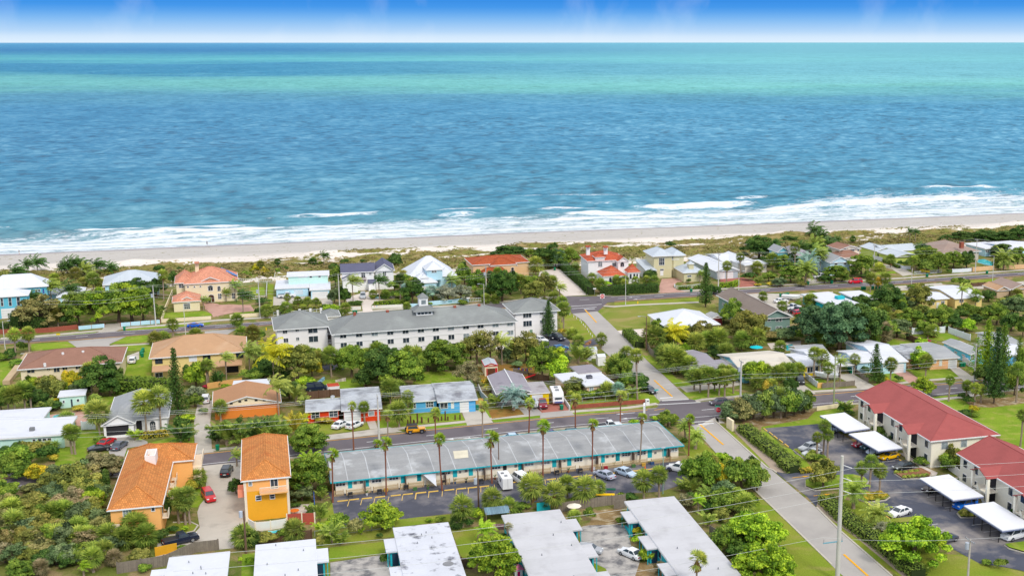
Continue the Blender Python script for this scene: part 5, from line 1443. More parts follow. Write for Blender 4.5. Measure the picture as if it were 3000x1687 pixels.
def duplex(lbl,zn,nl,nr,fl,fr,rf,porches,ez=2.7,yaw=15.0,extra=None):
 h=House('duplex',lbl,zn,nl,nr,ez,yaw=yaw,cat='duplex')
 f=ZN[zn];P4=[h.L(f(*p),ez)for p in(nl,nr,fr,fl)]
 x0=(P4[0][0]+P4[3][0])/2;x1=(P4[1][0]+P4[2][0])/2;y0=(P4[0][1]+P4[1][1])/2;y1=(P4[2][1]+P4[3][1])/2
 h.blk(zn,None,None,0,ez,'flat',wall=TURQ if extra!='w' else GREYW,rf=rf,oh=.35,rect=(x0,x1,y0,y1),th=.22)
 main=h.w
 for(px0,py0,px1,py1)in porches:
  a,b_=h.L(f(px0,py1),ez),h.L(f(px1,py0),ez)
  c=(a[0]+b_[0])/2
  side=1 if c>(x0+x1)/2 else-1
  ya,yb=h.L(f((px0+px1)/2,py1),ez)[1],h.L(f((px0+px1)/2,py0),ez)[1]
  if side>0:X0,X1=x1+.05,max(x1+1.8,h.L(f(px1,py1),ez)[0])
  else:X0,X1=min(x0-1.8,h.L(f(px0,py0),ez)[0]),x0-.05
  MB().box(X0,ya,ez-.2,X1,yb,ez+.02).build('porch_roof',roofm(rf)if isinstance(rf,str)else rf,h.root)
  ex=X1-.3 if side>0 else X0+.2
  MB().box(ex,ya+.2,0,ex+.12,ya+.32,ez-.2).build('porch_post',TURQ,h.root);MB().box(ex,yb-.3,0,ex+.12,yb-.18,ez-.2).build('porch_post',TURQ,h.root)
  wa,wb=(main[1],min(X1-.4,main[1]+1.5))if side>0 else(max(X0+.4,main[0]-1.5),main[0])
  p_=MB().box(wa,ya+.5,0,wb,yb-.4,ez-.22).build('porch_wall',TURQ,h.root)
  MB().box(wa+.3,ya+.42,.1,wb-.25,ya+.5,2.1).build('door',M('dark screen door',(40,60,80)),p_)
  xs=wb if side>0 else wa
  MB().box(xs-.04,ya+1.0,.9,xs+.04,yb-1.0,2.0).build('screen_window',GLASS,p_)
 n=int((y1-y0)/4)
 for X,s_ in((main[0],-1),(main[1],1)):
  for i in range(n):
   yc=y0+(i+.5)*(y1-y0)/n
   w=MB().box(X-.05,yc-.7,1.0,X+.05,yc+.7,2.2).build('window',FRAME,h.root)
   MB().box(X-.07,yc-.6,1.1,X+.07,yc+.6,2.1).build('pane',GLASS,w)
 for i in range(5):
  xx,yy=R.uniform(x0+1,x1-1),R.uniform(y0+1,y1-1)
  MB().cyl((xx,yy,ez+.2),(xx,yy,ez+.55),.09,.07,6).build('vent_pipe',M('vent metal',(130,134,140)),h.root)
 return h
d1=duplex('white flat-roofed duplex behind the long grey fence, leftmost of the bottom row','c1',(1930,1560),(2660,1560),(1990,1250),(2720,1160),'white',[(1790,1370,1920,1449)])
d2=duplex('white flat-roofed duplex below the tall orange townhouse','c2',(570,1560),(1335,1460),(605,1100),(1300,1015),'white',[(1300,1122,1452,1280)])
d3=duplex('flat-roofed duplex with stained and patched white roof','c2',(2370,1600),(3100,1540),(2222,890),(2875,825),'white_worn',[(2115,1008,2255,1160),(2170,1340,2300,1500)])
d4=duplex('long pale grey flat-roofed duplex in the middle of the bottom row','c3',(1440,1600),(2340,1560),(1112,738),(1730,678),'grey_membrane',[(1790,778,1965,915),(1955,1078,2145,1232),(2140,1400,2290,1540)])
d5=duplex('long pale grey flat-roofed duplex rightmost of the bottom row','c4',(850,1600),(1580,1560),(130,577),(710,517),'grey_membrane',[(75,680,262,820),(295,968,492,1130),(490,1290,730,1449)])
d3_=d3
q=d3.L(ZN['c3'](455,1300),2.95);MB().cyl((q[0],q[1],2.93),(q[0],q[1],2.95),.85,.85,14).build('roof_patch',M('grey patch',(132,134,138)),d3.root)
def carport(lbl,zn,fl,fr,nr,nl,ez=2.6):
 f=ZN[zn];W=[G(f(*p),ez)for p in(nl,nr,fr,fl)]
 o=(sum(p[0]for p in W)/4,sum(p[1]for p in W)/4)
 t=thing('carport',lbl,'carport',(*o,0),0,'white carports in the apartment lot')
 pts=[(p[0]-o[0],p[1]-o[1])for p in W]
 MB().prism(pts,ez-.02,ez+.14).build('roof',M('bright white metal sheet',(226,229,236),.5,.02),t)
 MB().prism([(x*1.006,y*1.006)for x,y in pts],ez-.22,ez-.021).build('fascia',M('blue grey trim',(120,130,165)),t)
 for i in range(4):
  a,b_=pts[0],pts[3];c,d_=pts[1],pts[2]
  k=(i+.4)/4
  for(p,q)in((a,b_),(c,d_)):
   x,y=p[0]+(q[0]-p[0])*k,p[1]+(q[1]-p[1])*k
   x*=.8;y*=.92
   MB().box(x-.07,y-.07,0,x+.07,y+.07,ez-.2).build('post',M('dark post',(60,58,60)),t)
 return t
carport('white flat carport farthest from the camera, beside the red-roofed building','b5',(170,1040),(460,1003),(757,1187),(465,1228))
carport('white flat carport over the yellow car','b5',(510,1255),(820,1220),(1142,1418),(855,1455))
carport('white flat carport with blue car at its near corner','c5',(1345,302),(1690,255),(2100,512),(1740,557))
carport('white flat carport nearest the camera at the right edge','c5',(1868,625),(2220,578),(2690,865),(2320,918))
h=House('lean_to','small white arched lean-to beside the white hip-roofed house','a4',(1150,930),(1280,935),2.4,cat='lean-to')
h.blk('a4',(1150,932),(1280,925),6,2.3,'gy',.6,wall=M('dark red panel',(110,40,44)),rf='ltgrey',oh=.15)
# vehicles
m,nt,b=new_mat('car paint')
nt.links.new(N(nt,'ShaderNodeObjectInfo').outputs['Color'],b.inputs['Base Color'])
b.inputs['Roughness'].default_value=.3;b.inputs['Coat Weight'].default_value=.5;b.inputs['Specular IOR Level'].default_value=.4
PAINT=m
TYRE=M('tyre rubber',(.02,.02,.022),.9,.05);RIM=M('alloy rim',(150,154,160),.35,.05,metal=.6)
HEADL=M('headlight lens',(220,226,230),.1,.02);TAILL=M('tail light lens',(170,16,20),.2,.02);BLACKP=M('black trim',(.03,.03,.035),.5,.05)
CARGL=M('car glass',(.05,.07,.09),.05,.2,.6,spec=.7)
KIND=dict(sedan=(4.7,1.82,1.44,.86,.93,(.14,.27,.58,.74),.33,'boot'),hatch=(4.2,1.78,1.50,.90,.95,(.02,.10,.60,.76),.32,''),suv=(4.7,1.9,1.74,1.02,1.08,(.01,.07,.62,.76),.37,''),van=(5.0,1.98,1.95,1.05,1.10,(.01,.05,.70,.86),.36,''),sports=(4.5,1.88,1.26,.82,.86,(.08,.30,.52,.70),.34,''),pickup=(5.6,1.98,1.85,1.08,1.14,(.40,.43,.62,.74),.40,'bed'),jeep=(4.0,1.85,1.82,1.06,1.10,(.03,.05,.58,.66),.42,''),)
PROTO={}
def make_car(kind):
 L,Wd,H,zb,zt,cab,wr,ex=KIND[kind]
 w2=Wd/2
 X=lambda f:-L/2+f*L
 b=MB()
 if ex=='bed':st=[(0,.55,1.0,.93),(.01,.40,zt,1),(.3,.30,zt,1),(.62,.28,zt,1),(.76,.28,zt,1),(.95,.30,zb,.97),(1.0,.40,zb-.18,.88)]
 elif kind=='jeep':st=[(0,.5,zt,.9),(.01,.45,zt,.93),(.3,.40,zt,.93),(.66,.40,zt,.9),(.70,.42,zb,.85),(.96,.45,zb-.02,.78),(1.0,.5,zb-.10,.74)]
 else:st=[(0,.45,zt-.14,.86),(.03,.32,zt-.03,.95),(.14,.24,zt,1),(.5,.22,zt,1),(.74,.24,zt-.01,1),(.93,.28,zb-.08,.95),(1.0,.38,zb-.26,.82)]
 ring=[]
 for f,z0,z1,wf in st:
  x=X(f);w=w2*wf;zm=z0+(z1-z0)*.45
  ring.append([(x,-w*.92,z0),(x,-w,zm),(x,-w*.95,z1-.03),(x,-w*.80,z1),(x,w*.80,z1),(x,w*.95,z1-.03),(x,w,zm),(x,w*.92,z0)])
 for r0,r1 in zip(ring,ring[1:]):
  for i in range(8):
   j=(i+1)%8;b.quad(r0[i],r0[j],r1[j],r1[i])
 b.quad(*ring[0][::-1]);b.quad(*ring[-1])
 c0,c1,c2,c3=[X(f)for f in cab];wb,wt=w2*.9,w2*.74
 if kind in('jeep','van'):wt=w2*.84
 lo=[(c0,-wb,zt-.02),(c3,-wb,zt-.02),(c3,wb,zt-.02),(c0,wb,zt-.02)];hi=[(c1,-wt,H-.05),(c2,-wt,H-.05),(c2,wt,H-.05),(c1,wt,H-.05)]
 tp=[(c1+.1,-wt*.85,H),(c2-.15,-wt*.85,H),(c2-.15,wt*.85,H),(c1+.1,wt*.85,H)]
 for A,B in((lo,hi),(hi,tp)):
  for i in range(4):j=(i+1)%4;b.quad(A[i],A[j],B[j],B[i])
 b.quad(*tp)
 t=thing(kind+'_car',None,None)
 body=b.build('body',PAINT,t)
 if ex=='bed':
  MB().box(X(.03),-w2*.8,zt-.02,X(.38),w2*.8,zt+.01).build('bed_floor',BLACKP,t)
 if kind=='jeep':
  MB().box(c1,-wt,H-.06,c2,wt,H+.03).build('soft_top',BLACKP,t)
  MB().cyl((X(0)-.2,0,1.0),(X(0),0,1.0),.38,.38,12).build('spare_wheel',TYRE,t)
  for sx in(X(.2),X(.82)):
   for sy in(-1,1):MB().box(sx-.55,sy*w2-.12,.80,sx+.55,sy*w2+.12,.88).build('wheel_arch',BLACKP,t)
 def facet(A,B,C_,D,s,off,name):
  A,B,C_,D=[np.array(p,float)for p in(A,B,C_,D)]
  cc=(A+B+C_+D)/4;n=np.cross(B-A,D-A);n/=np.linalg.norm(n)
  if np.dot(n,cc-np.array([(c0+c3)/2,0,zt]))<0:n=-n
  MB().quad(*[tuple(cc+(p-cc)*s+n*off)for p in(A,B,C_,D)]).build(name,CARGL,t)
 facet(lo[1],lo[2],hi[2],hi[1],.9,.012,'windscreen');facet(lo[3],lo[0],hi[0],hi[3],.86,.012,'rear_window')
 n_=2 if kind in('sedan','hatch','suv','van')else 1
 for s_,(l0,l1,h1,h0)in((-1,(lo[0],lo[1],hi[1],hi[0])),(1,(lo[3],lo[2],hi[2],hi[3]))):
  for i in range(n_):
   f0,f1=i/n_,(i+1)/n_
   lp=lambda p,q,f:tuple(np.array(p)+(np.array(q)-np.array(p))*f)
   facet(lp(l0,l1,f0),lp(l0,l1,f1),lp(h0,h1,f1),lp(h0,h1,f0),.86,.012,'side_window')
 for fx in(.19,.80):
  for s_ in(-1,1):
   y=s_*(w2-.12)
   wo=link('wheel',None,t,(X(fx),y,wr))
   if 'wh'+kind not in PROTO:
    PROTO['wh'+kind]=(MB().cyl((0,-.12,0),(0,.12,0),wr,wr,14).mesh('tyre',TYRE),MB().cyl((0,-.135,0),(0,.135,0),wr*.62,wr*.62,10).mesh('rim',RIM))
   link('tyre',PROTO['wh'+kind][0],wo);link('rim',PROTO['wh'+kind][1],wo)
 zl=zb-.22
 for s_ in(-1,1):
  y=s_*w2*.62
  MB().box(X(.965),y-.2,zl-.07,X(1.0)+.03,y+.2,zl+.08).build('headlight',HEADL,t)
  MB().box(X(0)-.03,y-.17,zt-.34,X(.02),y+.17,zt-.16).build('tail_light',TAILL,t)
 MB().box(X(.97),-w2*.8,.30,X(1.0)+.05,w2*.8,.46).build('front_bumper',BLACKP if kind in('jeep','pickup')else PAINT,t)
 MB().box(X(0)-.05,-w2*.82,.34,X(.03),w2*.82,.50).build('rear_bumper',BLACKP if kind in('jeep','pickup')else PAINT,t)
 MB().box(X(0)-.045,-.26,zt-.45,X(0)+.02,.26,zt-.34).build('number_plate',WHITEP,t)
 register(t)
 return t
CARS={}
def car(kind,zn,x0,y0,x1,y1,head,col,label,cat='car'):
 """bounding box in zone pixels; heading in degrees from the street grid (0 = along the roads to the right)"""
 f=ZN[zn]
 L,Wd=KIND[kind][0],KIND[kind][1]
 a=radians(head+YAW)
 ext=abs(sin(a))*L+abs(cos(a))*Wd
 g=G(f((x0+x1)/2,y1));l=hypot(*g)
 c=(g[0]+g[0]/l*ext/2,g[1]+g[1]/l*ext/2)
 if kind not in CARS:
  CARS[kind]=t=make_car(kind)
 else:
  t=clone(CARS[kind])
 t.name={'pickup':'pickup_truck','suv':'parked_suv','jeep':'off_road_car','van':'parked_van'}.get(kind,'parked_car')
 t.location=(c[0],c[1],.05);t.rotation_euler=(0,0,a)
 tag(t,label,cat)
 t['_col']=1
 PAINTCOL.append((t,lin(col)))
 return t
PAINTCOL=[]
WH=(232,234,238);SILV=(176,182,190);BLK=(24,26,34);RED=(196,20,34)
car('sports','a1',2205,985,2405,1052,0,(10,90,200),'bright blue sports car driving on the far road')
car('hatch','b1',1520,155,1615,232,90,WH,'white hatchback parked beside the brown-roofed apartment house')
car('suv','b1',2378,608,2482,706,90,WH,'white suv on the concrete drive beside the orange house')
car('sports','b1',1200,1100,1332,1212,62,RED,'red coupe in front of the open double garage')
car('sports','b1',1120,1200,1240,1285,15,(30,34,44),'dark open car parked beside the red coupe')
car('sedan','b1',1345,1120,1485,1258,70,(84,92,110),'dark grey sedan right of the red coupe')
car('pickup','a2',865,630,1072,705,0,(222,226,232),'white crew cab pickup truck under the white house carport','pickup truck')
car('suv','a2',1828,632,1905,714,265,SILV,'silver suv on the sandy drive near the turquoise pool')
car('van','b2',1228,482,1418,562,0,(20,34,60),'dark blue van behind the brown board fence','van')
car('sedan','b2',1520,906,1695,1012,50,WH,'white sedan left of the pair on the grass by the red house')
car('hatch','b2',1672,906,1862,1014,45,WH,'white hatchback right of the pair on the grass by the red house')
car('jeep','b2',2378,945,2600,1062,0,(244,170,30),'yellow off-road car with black soft top driving on the near road')
car('pickup','b3',1502,650,1635,770,262,(132,18,44),'maroon pickup truck between the boat and the camper trailer','pickup truck')
car('sedan','b3',1155,1040,1308,1150,0,(180,205,235),'pale blue sedan half hidden behind the motel roof')
car('sedan','b3',1600,1000,1732,1108,0,(70,50,100),'dark purple car half hidden behind the motel roof')
car('hatch','b3',1893,982,1992,1092,0,(20,50,60),'black car roof showing behind the motel')
car('pickup','b3',2240,912,2468,1022,0,(226,230,236),'white pickup truck standing behind the motel by the near road','pickup truck')
car('sedan','b4',352,512,472,596,285,(24,30,44),'black sedan on the grass by the red brick wall')
car('hatch','b4',1128,645,1340,728,180,(92,84,96),'dark grey hatchback driving past the bushes on the near road')
car('suv','b4',2132,418,2250,482,250,(34,36,44),'black suv in the drive left of the yellow house')
car('sedan','b4',2165,1178,2422,1276,200,(186,190,194),'silver sedan farther of the two by the hedge in the apartment lot')
car('sports','b4',2205,1235,2465,1338,198,(206,210,216),'white convertible nearer of the two by the hedge in the apartment lot')
car('sedan','b5',660,748,835,845,0,(60,66,74),'dark car passing behind the red apartment roof')
car('hatch','b5',300,1165,440,1250,190,(190,210,235),'pale blue hatchback under the farthest carport')
car('sedan','b5',600,1345,740,1432,195,(180,20,50),'red sedan under the second carport')
car('hatch','b5',690,1390,830,1460,195,(60,110,120),'teal hatchback under the second carport')
car('sports','c5',845,-10,1120,102,195,(248,196,10),'bright yellow muscle car in the apartment lot')
car('hatch','c5',735,-60,930,40,195,(210,226,244),'white hatchback behind the yellow muscle car')
car('sedan','c5',1022,108,1288,225,195,(26,34,38),'black sedan beside the planted island')
car('sedan','c5',960,645,1252,785,200,WH,'white sedan parked alone between two grass islands')
car('sedan','c5',1400,395,1600,490,200,(40,20,34),'dark maroon sedan under the third carport')
car('suv','c5',1745,560,2010,690,195,(20,110,220),'bright blue suv at the near corner of the third carport')
car('van','c5',2298,918,2620,1058,195,WH,'white estate van under the nearest carport','van')
car('sports','c5',1530,990,1762,1100,195,(70,72,84),'dark grey convertible beside the big lime green tree')
car('suv','c1',2400,420,2532,600,285,RED,'red suv on the concrete drive between the orange townhouses')
car('suv','c2',200,155,328,298,82,(22,24,34),'black suv higher up the concrete drive by the tall townhouse')
car('pickup','c1',1985,978,2290,1128,20,(24,34,56),'dark blue pickup truck at the foot of the concrete drive','pickup truck')
car('van','c3',1238,232,1378,400,105,(238,240,244),'white van parked right of the box camper','van')
car('sedan','c3',2215,208,2382,340,118,(168,176,196),'grey blue sedan in the motel lot right of the round palms')
car('sedan','c4',42,168,215,310,300,(180,200,222),'light blue sedan in the motel lot facing the camera')
car('suv','c4',665,122,858,255,135,WH,'white suv near the right end of the motel lot')
car('sedan','c4',108,1125,278,1292,118,WH,'white sedan on stained concrete between the two long duplexes')
car('hatch','c3',2040,1105,2200,1218,330,(160,164,172),'silver hatchback half under the duplex porch roof')
car('suv','a3',1698,1125,1808,1215,290,(40,44,60),'black suv at the right end of the hotel lot')
car('sedan','a3',1585,1145,1692,1200,300,(34,36,46),'dark sedan second from the right in the hotel lot')
car('sedan','a3',1488,1165,1602,1232,300,WH,'white sedan under the pine beside the hotel')
car('hatch','a3',1742,1285,1818,1332,20,(40,110,170),'blue hatchback glimpsed between the yard trees')
car('sedan','a4',1870,705,2052,765,10,WH,'white sedan farthest in the lot behind the taupe building')
car('pickup','a4',2000,785,2200,852,15,(226,230,236),'white pickup truck in the lot behind the taupe building','pickup truck')
car('pickup','a4',2065,812,2235,890,15,(24,24,34),'black pickup truck in the lot behind the taupe building','pickup truck')
car('suv','a4',2138,845,2240,915,15,(200,20,44),'red suv nearest in the lot behind the taupe building')
car('pickup','a4',2370,408,2490,475,0,(222,226,232),'white pickup truck beside the palm drive on the far road','pickup truck')
car('suv','a5',510,703,662,775,180,(216,20,50),'red suv driving on the far road')
for t,c in PAINTCOL:
 for o in t.children:o.color=c+(1,)
 del t['_col']
def place(zn,x,y):return G(ZN[zn](x,y))
p_=place('c3',1125,400)
t=thing('camper_van','white boxy camper van with roof vents in the motel lot','camper van',(p_[0],p_[1],0),radians(YAW+92),None,(.84,.84,.84))
b=MB();b.quad((-2.9,-1.1,.6),(-2.9,1.1,.6),(-2.9,1.1,3.0),(-2.9,-1.1,3.0))
b=MB().box(-2.9,-1.12,.6,1.6,1.12,3.0).box(1.6,-1.12,2.0,2.5,1.12,2.95);b.build('box_body',WHITEP,t)
b=MB();pr=[(1.6,.5),(3.0,.5),(3.0,1.15),(2.5,1.25),(2.1,2.0),(1.6,2.0)]
k=len(b.v);b.v+=[(x,-.95,z)for x,z in pr]+[(x,.95,z)for x,z in pr];n=len(pr)
b.f+=[tuple(range(n))[::-1],tuple(range(n,2*n))]+[(i,(i+1)%n,n+(i+1)%n,n+i)[::-1]for i in range(n)];b.f=[tuple(q)for q in b.f]
b.build('cab',WHITEP,t)
MB().quad((2.52,-.85,1.3),(2.52,.85,1.3),(2.16,.8,1.95),(2.16,-.8,1.95)).build('windscreen',CARGL,t)
for q in((-1.5,0),(.3,.4)):MB().box(q[0],q[1]-.3,3.0,q[0]+.6,q[1]+.3,3.18).build('roof_vent',M('vent metal',(130,134,140)),t)
for s_ in(-1,1):MB().box(-1.0,s_*1.13,1.6,.2,s_*1.14,2.3).build('side_window',CARGL,t)
MB().box(-2.93,-.02,.7,-2.91,.02,2.9).build('rear_door_seam',M('seam grey',(130,134,140)),t)
def wheels(t,xs,w,r=.38):
 for x in xs:
  for s_ in(-1,1):
   wo=MB().cyl((x,s_*w-.12,r),(x,s_*w+.12,r),r,r,12).build('wheel',TYRE,t)
   MB().cyl((x,s_*w-.13,r),(x,s_*w+.13,r),r*.6,r*.6,10).build('rim',RIM,wo)
wheels(t,(-1.7,2.3),.98)
p_=place('b3',1735,668)
t=thing('camper_trailer','white travel trailer parked nose out beside the yellow garage','camper trailer',(p_[0],p_[1],0),radians(YAW-96))
b=MB();pr=[(-3.2,.5),(3.0,.5),(3.3,.9),(3.1,2.2),(2.6,2.9),(-3.0,2.9),(-3.2,2.6)]
n=len(pr);b.v+=[(x,-1.2,z)for x,z in pr]+[(x,1.2,z)for x,z in pr]
b.f+=[tuple(range(n))[::-1][::-1],tuple(range(n,2*n))[::-1]]+[(i,(i+1)%n,n+(i+1)%n,n+i)for i in range(n)]
b.build('trailer_body',WHITEP,t)
for q in(-1.8,.5):MB().box(q,-.4,2.9,q+.8,.4,3.15).build('roof_vent',M('vent metal',(130,134,140)),t)
MB().box(3.12,-.8,1.5,3.32,.8,1.9).build('front_window',CARGL,t);MB().box(3.26,-.9,.7,3.36,.9,1.0).build('stripe',M('blue trim',(50,70,140)),t)
for s_ in(-1,1):MB().box(-1.5,s_*1.21,1.5,1.3,s_*1.22,2.2).build('side_window',CARGL,t)
wheels(t,(-.6,.3),1.08,.33);MB().cyl((3.2,0,.5),(4.4,0,.5),.06).build('tow_bar',BLACKP,t)
def boat(zn,x,y,head,label,cover,L=5.2):
 p=place(zn,x,y)
 t=thing('boat',label,'boat',(p[0],p[1],0),radians(YAW+head))
 b=MB();st=[(-L/2,1.0,.55),(-L/4,1.1,.5),(L/6,1.0,.5),(L*.38,.6,.65),(L/2,.05,1.0)]
 R_=[[(x,-w,1.35+.1*i),(x,-w*.8,zk+.15),(x,0,zk),(x,w*.8,zk+.15),(x,w,1.35+.1*i)]for i,(x,w,zk)in enumerate(st)]
 for a,c in zip(R_,R_[1:]):
  for i in range(4):b.quad(a[i+1],a[i],c[i],c[i+1])
 b.quad(*R_[0]);b.build('hull',WHITEP,t)
 d=MB()
 for a,c in zip(R_,R_[1:]):
  m0=(a[0][0],0,a[0][2]+.25 if cover else a[0][2]-.2);m1=(c[0][0],0,c[0][2]+.25 if cover else c[0][2]-.2)
  d.quad(a[0],m0,m1,c[0]);d.quad(m0,a[4],c[4],m1)
 d.build('cover' if cover else 'deck',M('pale boat cover',(226,230,236),.7)if cover else M('deck grey',(196,204,214)),t)
 if not cover:
  MB().box(-.3,-.4,1.3,.3,.4,2.1).build('console',M('blue trim',(50,70,140)),t)
 MB().box(-L/2-.4,-.2,.7,-L/2,.2,1.7).build('outboard_motor',BLACKP,t)
 MB().box(-L/2,-.9,.38,L/2+1,-.8,.48).box(-L/2,.8,.38,L/2+1,.9,.48).build('trailer_frame',M('galvanised steel',(150,154,158),.4),t)
 wheels(t,(-.6,),1.1,.3)
boat('b3',1458,740,-85,'white and blue motor boat on a trailer left of the maroon pickup',False)
boat('b5',245,605,155,'white covered boat on a trailer in front of the bright yellow house',True,5.6)
boat('a4',2085,720,-48,'long white covered boat beside the green bins at the lot',True,6)
p_=place('c4',630,235)
t=thing('motorcycle','dark motorcycle beside the white suv in the motel lot','motorcycle',(p_[0],p_[1],0),radians(60))
for x in(-.75,.75):MB().cyl((x,-.07,.33),(x,.07,.33),.33,.33,12).build('wheel',TYRE,t)
MB().box(-.5,-.16,.45,.45,.16,.85).build('engine',BLACKP,t);MB().box(-.75,-.15,.85,.05,.15,.98).build('seat',BLACKP,t);MB().box(.05,-.17,.8,.55,.17,1.08).build('tank',M('navy tank',(30,40,80),.3),t);MB().cyl((.6,-.4,1.15),(.6,.4,1.15),.03).build('handlebar',RIM,t)
# wheel stops and stall marks
WS=MB().box(-.9,-.1,0,.9,.1,.14).mesh('wheel_stop',M('yellow painted concrete',(232,192,96),.85,.08,2))
stops=[('c2',1624,566),('c2',1758,550),('c2',1912,536),('c2',2066,520),('c2',2252,502),('c2',2396,487),('c2',2545,472),('c3',138,470),('c3',280,456),('c3',468,438),('c3',610,423),('c3',738,410),('c3',882,396),('c3',1215,350),('c3',1670,312),('c3',1815,296),('c3',1950,282),('c3',2100,269),('c3',2385,242),('c4',245,212),('c4',405,196)]
for i,(z_,x,y)in enumerate(stops):
 p=place(z_,x,y)
 tag(link('wheel_stop',WS,None,(p[0],p[1],.04),radians(18)),('number %d'%i),'wheel stop','yellow wheel stops of the motel lot')
 o=COL.objects[-1]
lotst=[('b4',1780,1005,-47),('b4',1845,1048,-47),('b4',1900,1092,-47),('b4',1965,1138,-47),('b4',2030,1188,-47),('b4',2155,1262,-47),('b4',2220,1320,-47),('c5',755,612,-50),('c5',965,760,-50),('c5',1132,100,-50)]
ORD=['first','second','third','fourth','fifth','sixth','seventh','eighth','ninth','tenth','eleventh','twelfth','thirteenth','fourteenth','fifteenth','sixteenth','seventeenth','eighteenth','nineteenth','twentieth','twenty-first','twenty-second','twenty-third','twenty-fourth','twenty-fifth','twenty-sixth','twenty-seventh','twenty-eighth','twenty-ninth','thirtieth']
for i,(z_,x,y,a)in enumerate(lotst):
 p=place(z_,x,y)
 tag(link('wheel_stop',WS,None,(p[0],p[1],.04),radians(YAW+90)),'yellow concrete wheel stop, %s from the far end of the apartment lot'%ORD[i],'wheel stop','yellow wheel stops of the apartment lot')
i=0
for o in[o for o in COL.objects if str(o.get('label','')).startswith('number ')]:
 o['label']='yellow concrete wheel stop in the motel lot, %s from the left'%ORD[i];i+=1
sl=MB()
for z_,x,y in[('c2',1693,595),('c2',1845,580),('c2',1998,565),('c2',2165,545),('c2',2330,528),('c2',2490,512),('c3',68,512),('c3',225,495),('c3',385,480),('c3',550,462),('c3',692,446),('c3',840,432),('c3',1000,400),('c3',1600,340),('c3',1750,320),('c3',2030,292),('c3',2190,290),('c4',325,205)]:
 p=place(z_,x,y);a=radians(96)
 dx,dy=cos(a)*1.3,sin(a)*1.3;nx_,ny_=-sin(a)*.06,cos(a)*.06
 sl.quad((p[0]-dx-nx_,p[1]-dy-ny_,.055),(p[0]+dx-nx_,p[1]+dy-ny_,.055),(p[0]+dx+nx_,p[1]+dy+ny_,.055),(p[0]-dx+nx_,p[1]-dy+ny_,.055))
structure('stall_lines',sl,M('faded yellow paint',(216,184,112),.85,.1,2))
sl=MB()
for z_,x0,y0,x1,y1 in[('c5',900,640,1120,622),('c5',905,105,1060,90),('c5',1430,520,1600,498),('c5',1540,582,1720,560),('c5',1640,645,1800,625),('c5',1340,458,1500,435),('c5',1960,850,2150,828),('c5',2100,932,2290,910),('c5',2200,1015,2420,990),('c5',1430,930,1640,905),('c5',1300,860,1560,835),('c5',1500,985,1720,960),('b5',180,1180,420,1150),('b5',400,1310,600,1290)]:
 A,B=place(z_,x0,y0),place(z_,x1,y1);l=hypot(B[0]-A[0],B[1]-A[1]);nx_,ny_=-(B[1]-A[1])/l*.06,(B[0]-A[0])/l*.06
 sl.quad((A[0]-nx_,A[1]-ny_,.055),(B[0]-nx_,B[1]-ny_,.055),(B[0]+nx_,B[1]+ny_,.055),(A[0]+nx_,A[1]+ny_,.055))
structure('stall_lines',sl,WHITE)
# fences, walls, hedges of built kind
PICK=MB().box(-.045,-.012,0,.045,.012,1.15).mesh('picket',M('pale cedar picket',(206,182,140),.9,.15,1.5))
def fence_pickets(A,B,label,h=1.15,step=.21,group=None,mesh=None):
 l=hypot(B[0]-A[0],B[1]-A[1]);a=atan2(B[1]-A[1],B[0]-A[0])
 t=thing('picket_fence',label,'fence',(A[0],A[1],0),a,group)
 n=int(l/step)
 for i in range(n):link('picket',mesh or PICK,t,(i*step+step/2,-.03,0))
 MB().box(0,-.01,.25,l,.04,.33).box(0,-.01,.85,l,.04,.93).build('rail',M('cedar rail',(176,150,112),.9,.1,1),t)
 for x in(0,l):MB().box(x-.05,-.02,0,x+.05,.08,1.2).build('post',M('cedar rail',(176,150,112)),t)
segs=[('c2',1530,515,1635,500),('c2',1672,502,1960,468),('c2',1992,467,2280,425),('c2',2308,432,2576,400),('c3',-10,418,165,398),('c3',205,395,475,365),('c3',520,362,775,335),('c3',812,330,950,312),('c3',1262,262,1372,240),('c3',1415,262,1660,236),('c3',1708,242,1955,212),('c3',2005,217,2255,188),('c3',2275,187,2510,160),('c4',95,160,385,128),('c4',435,133,655,105),('c4',665,103,858,88)]
for i,(z_,*q)in enumerate(segs):
 fence_pickets(place(z_,q[0],q[1]),place(z_,q[2],q[3]),'cedar picket fence of a motel porch, %s from the left'%ORD[i],group='picket fences along the motel porches')
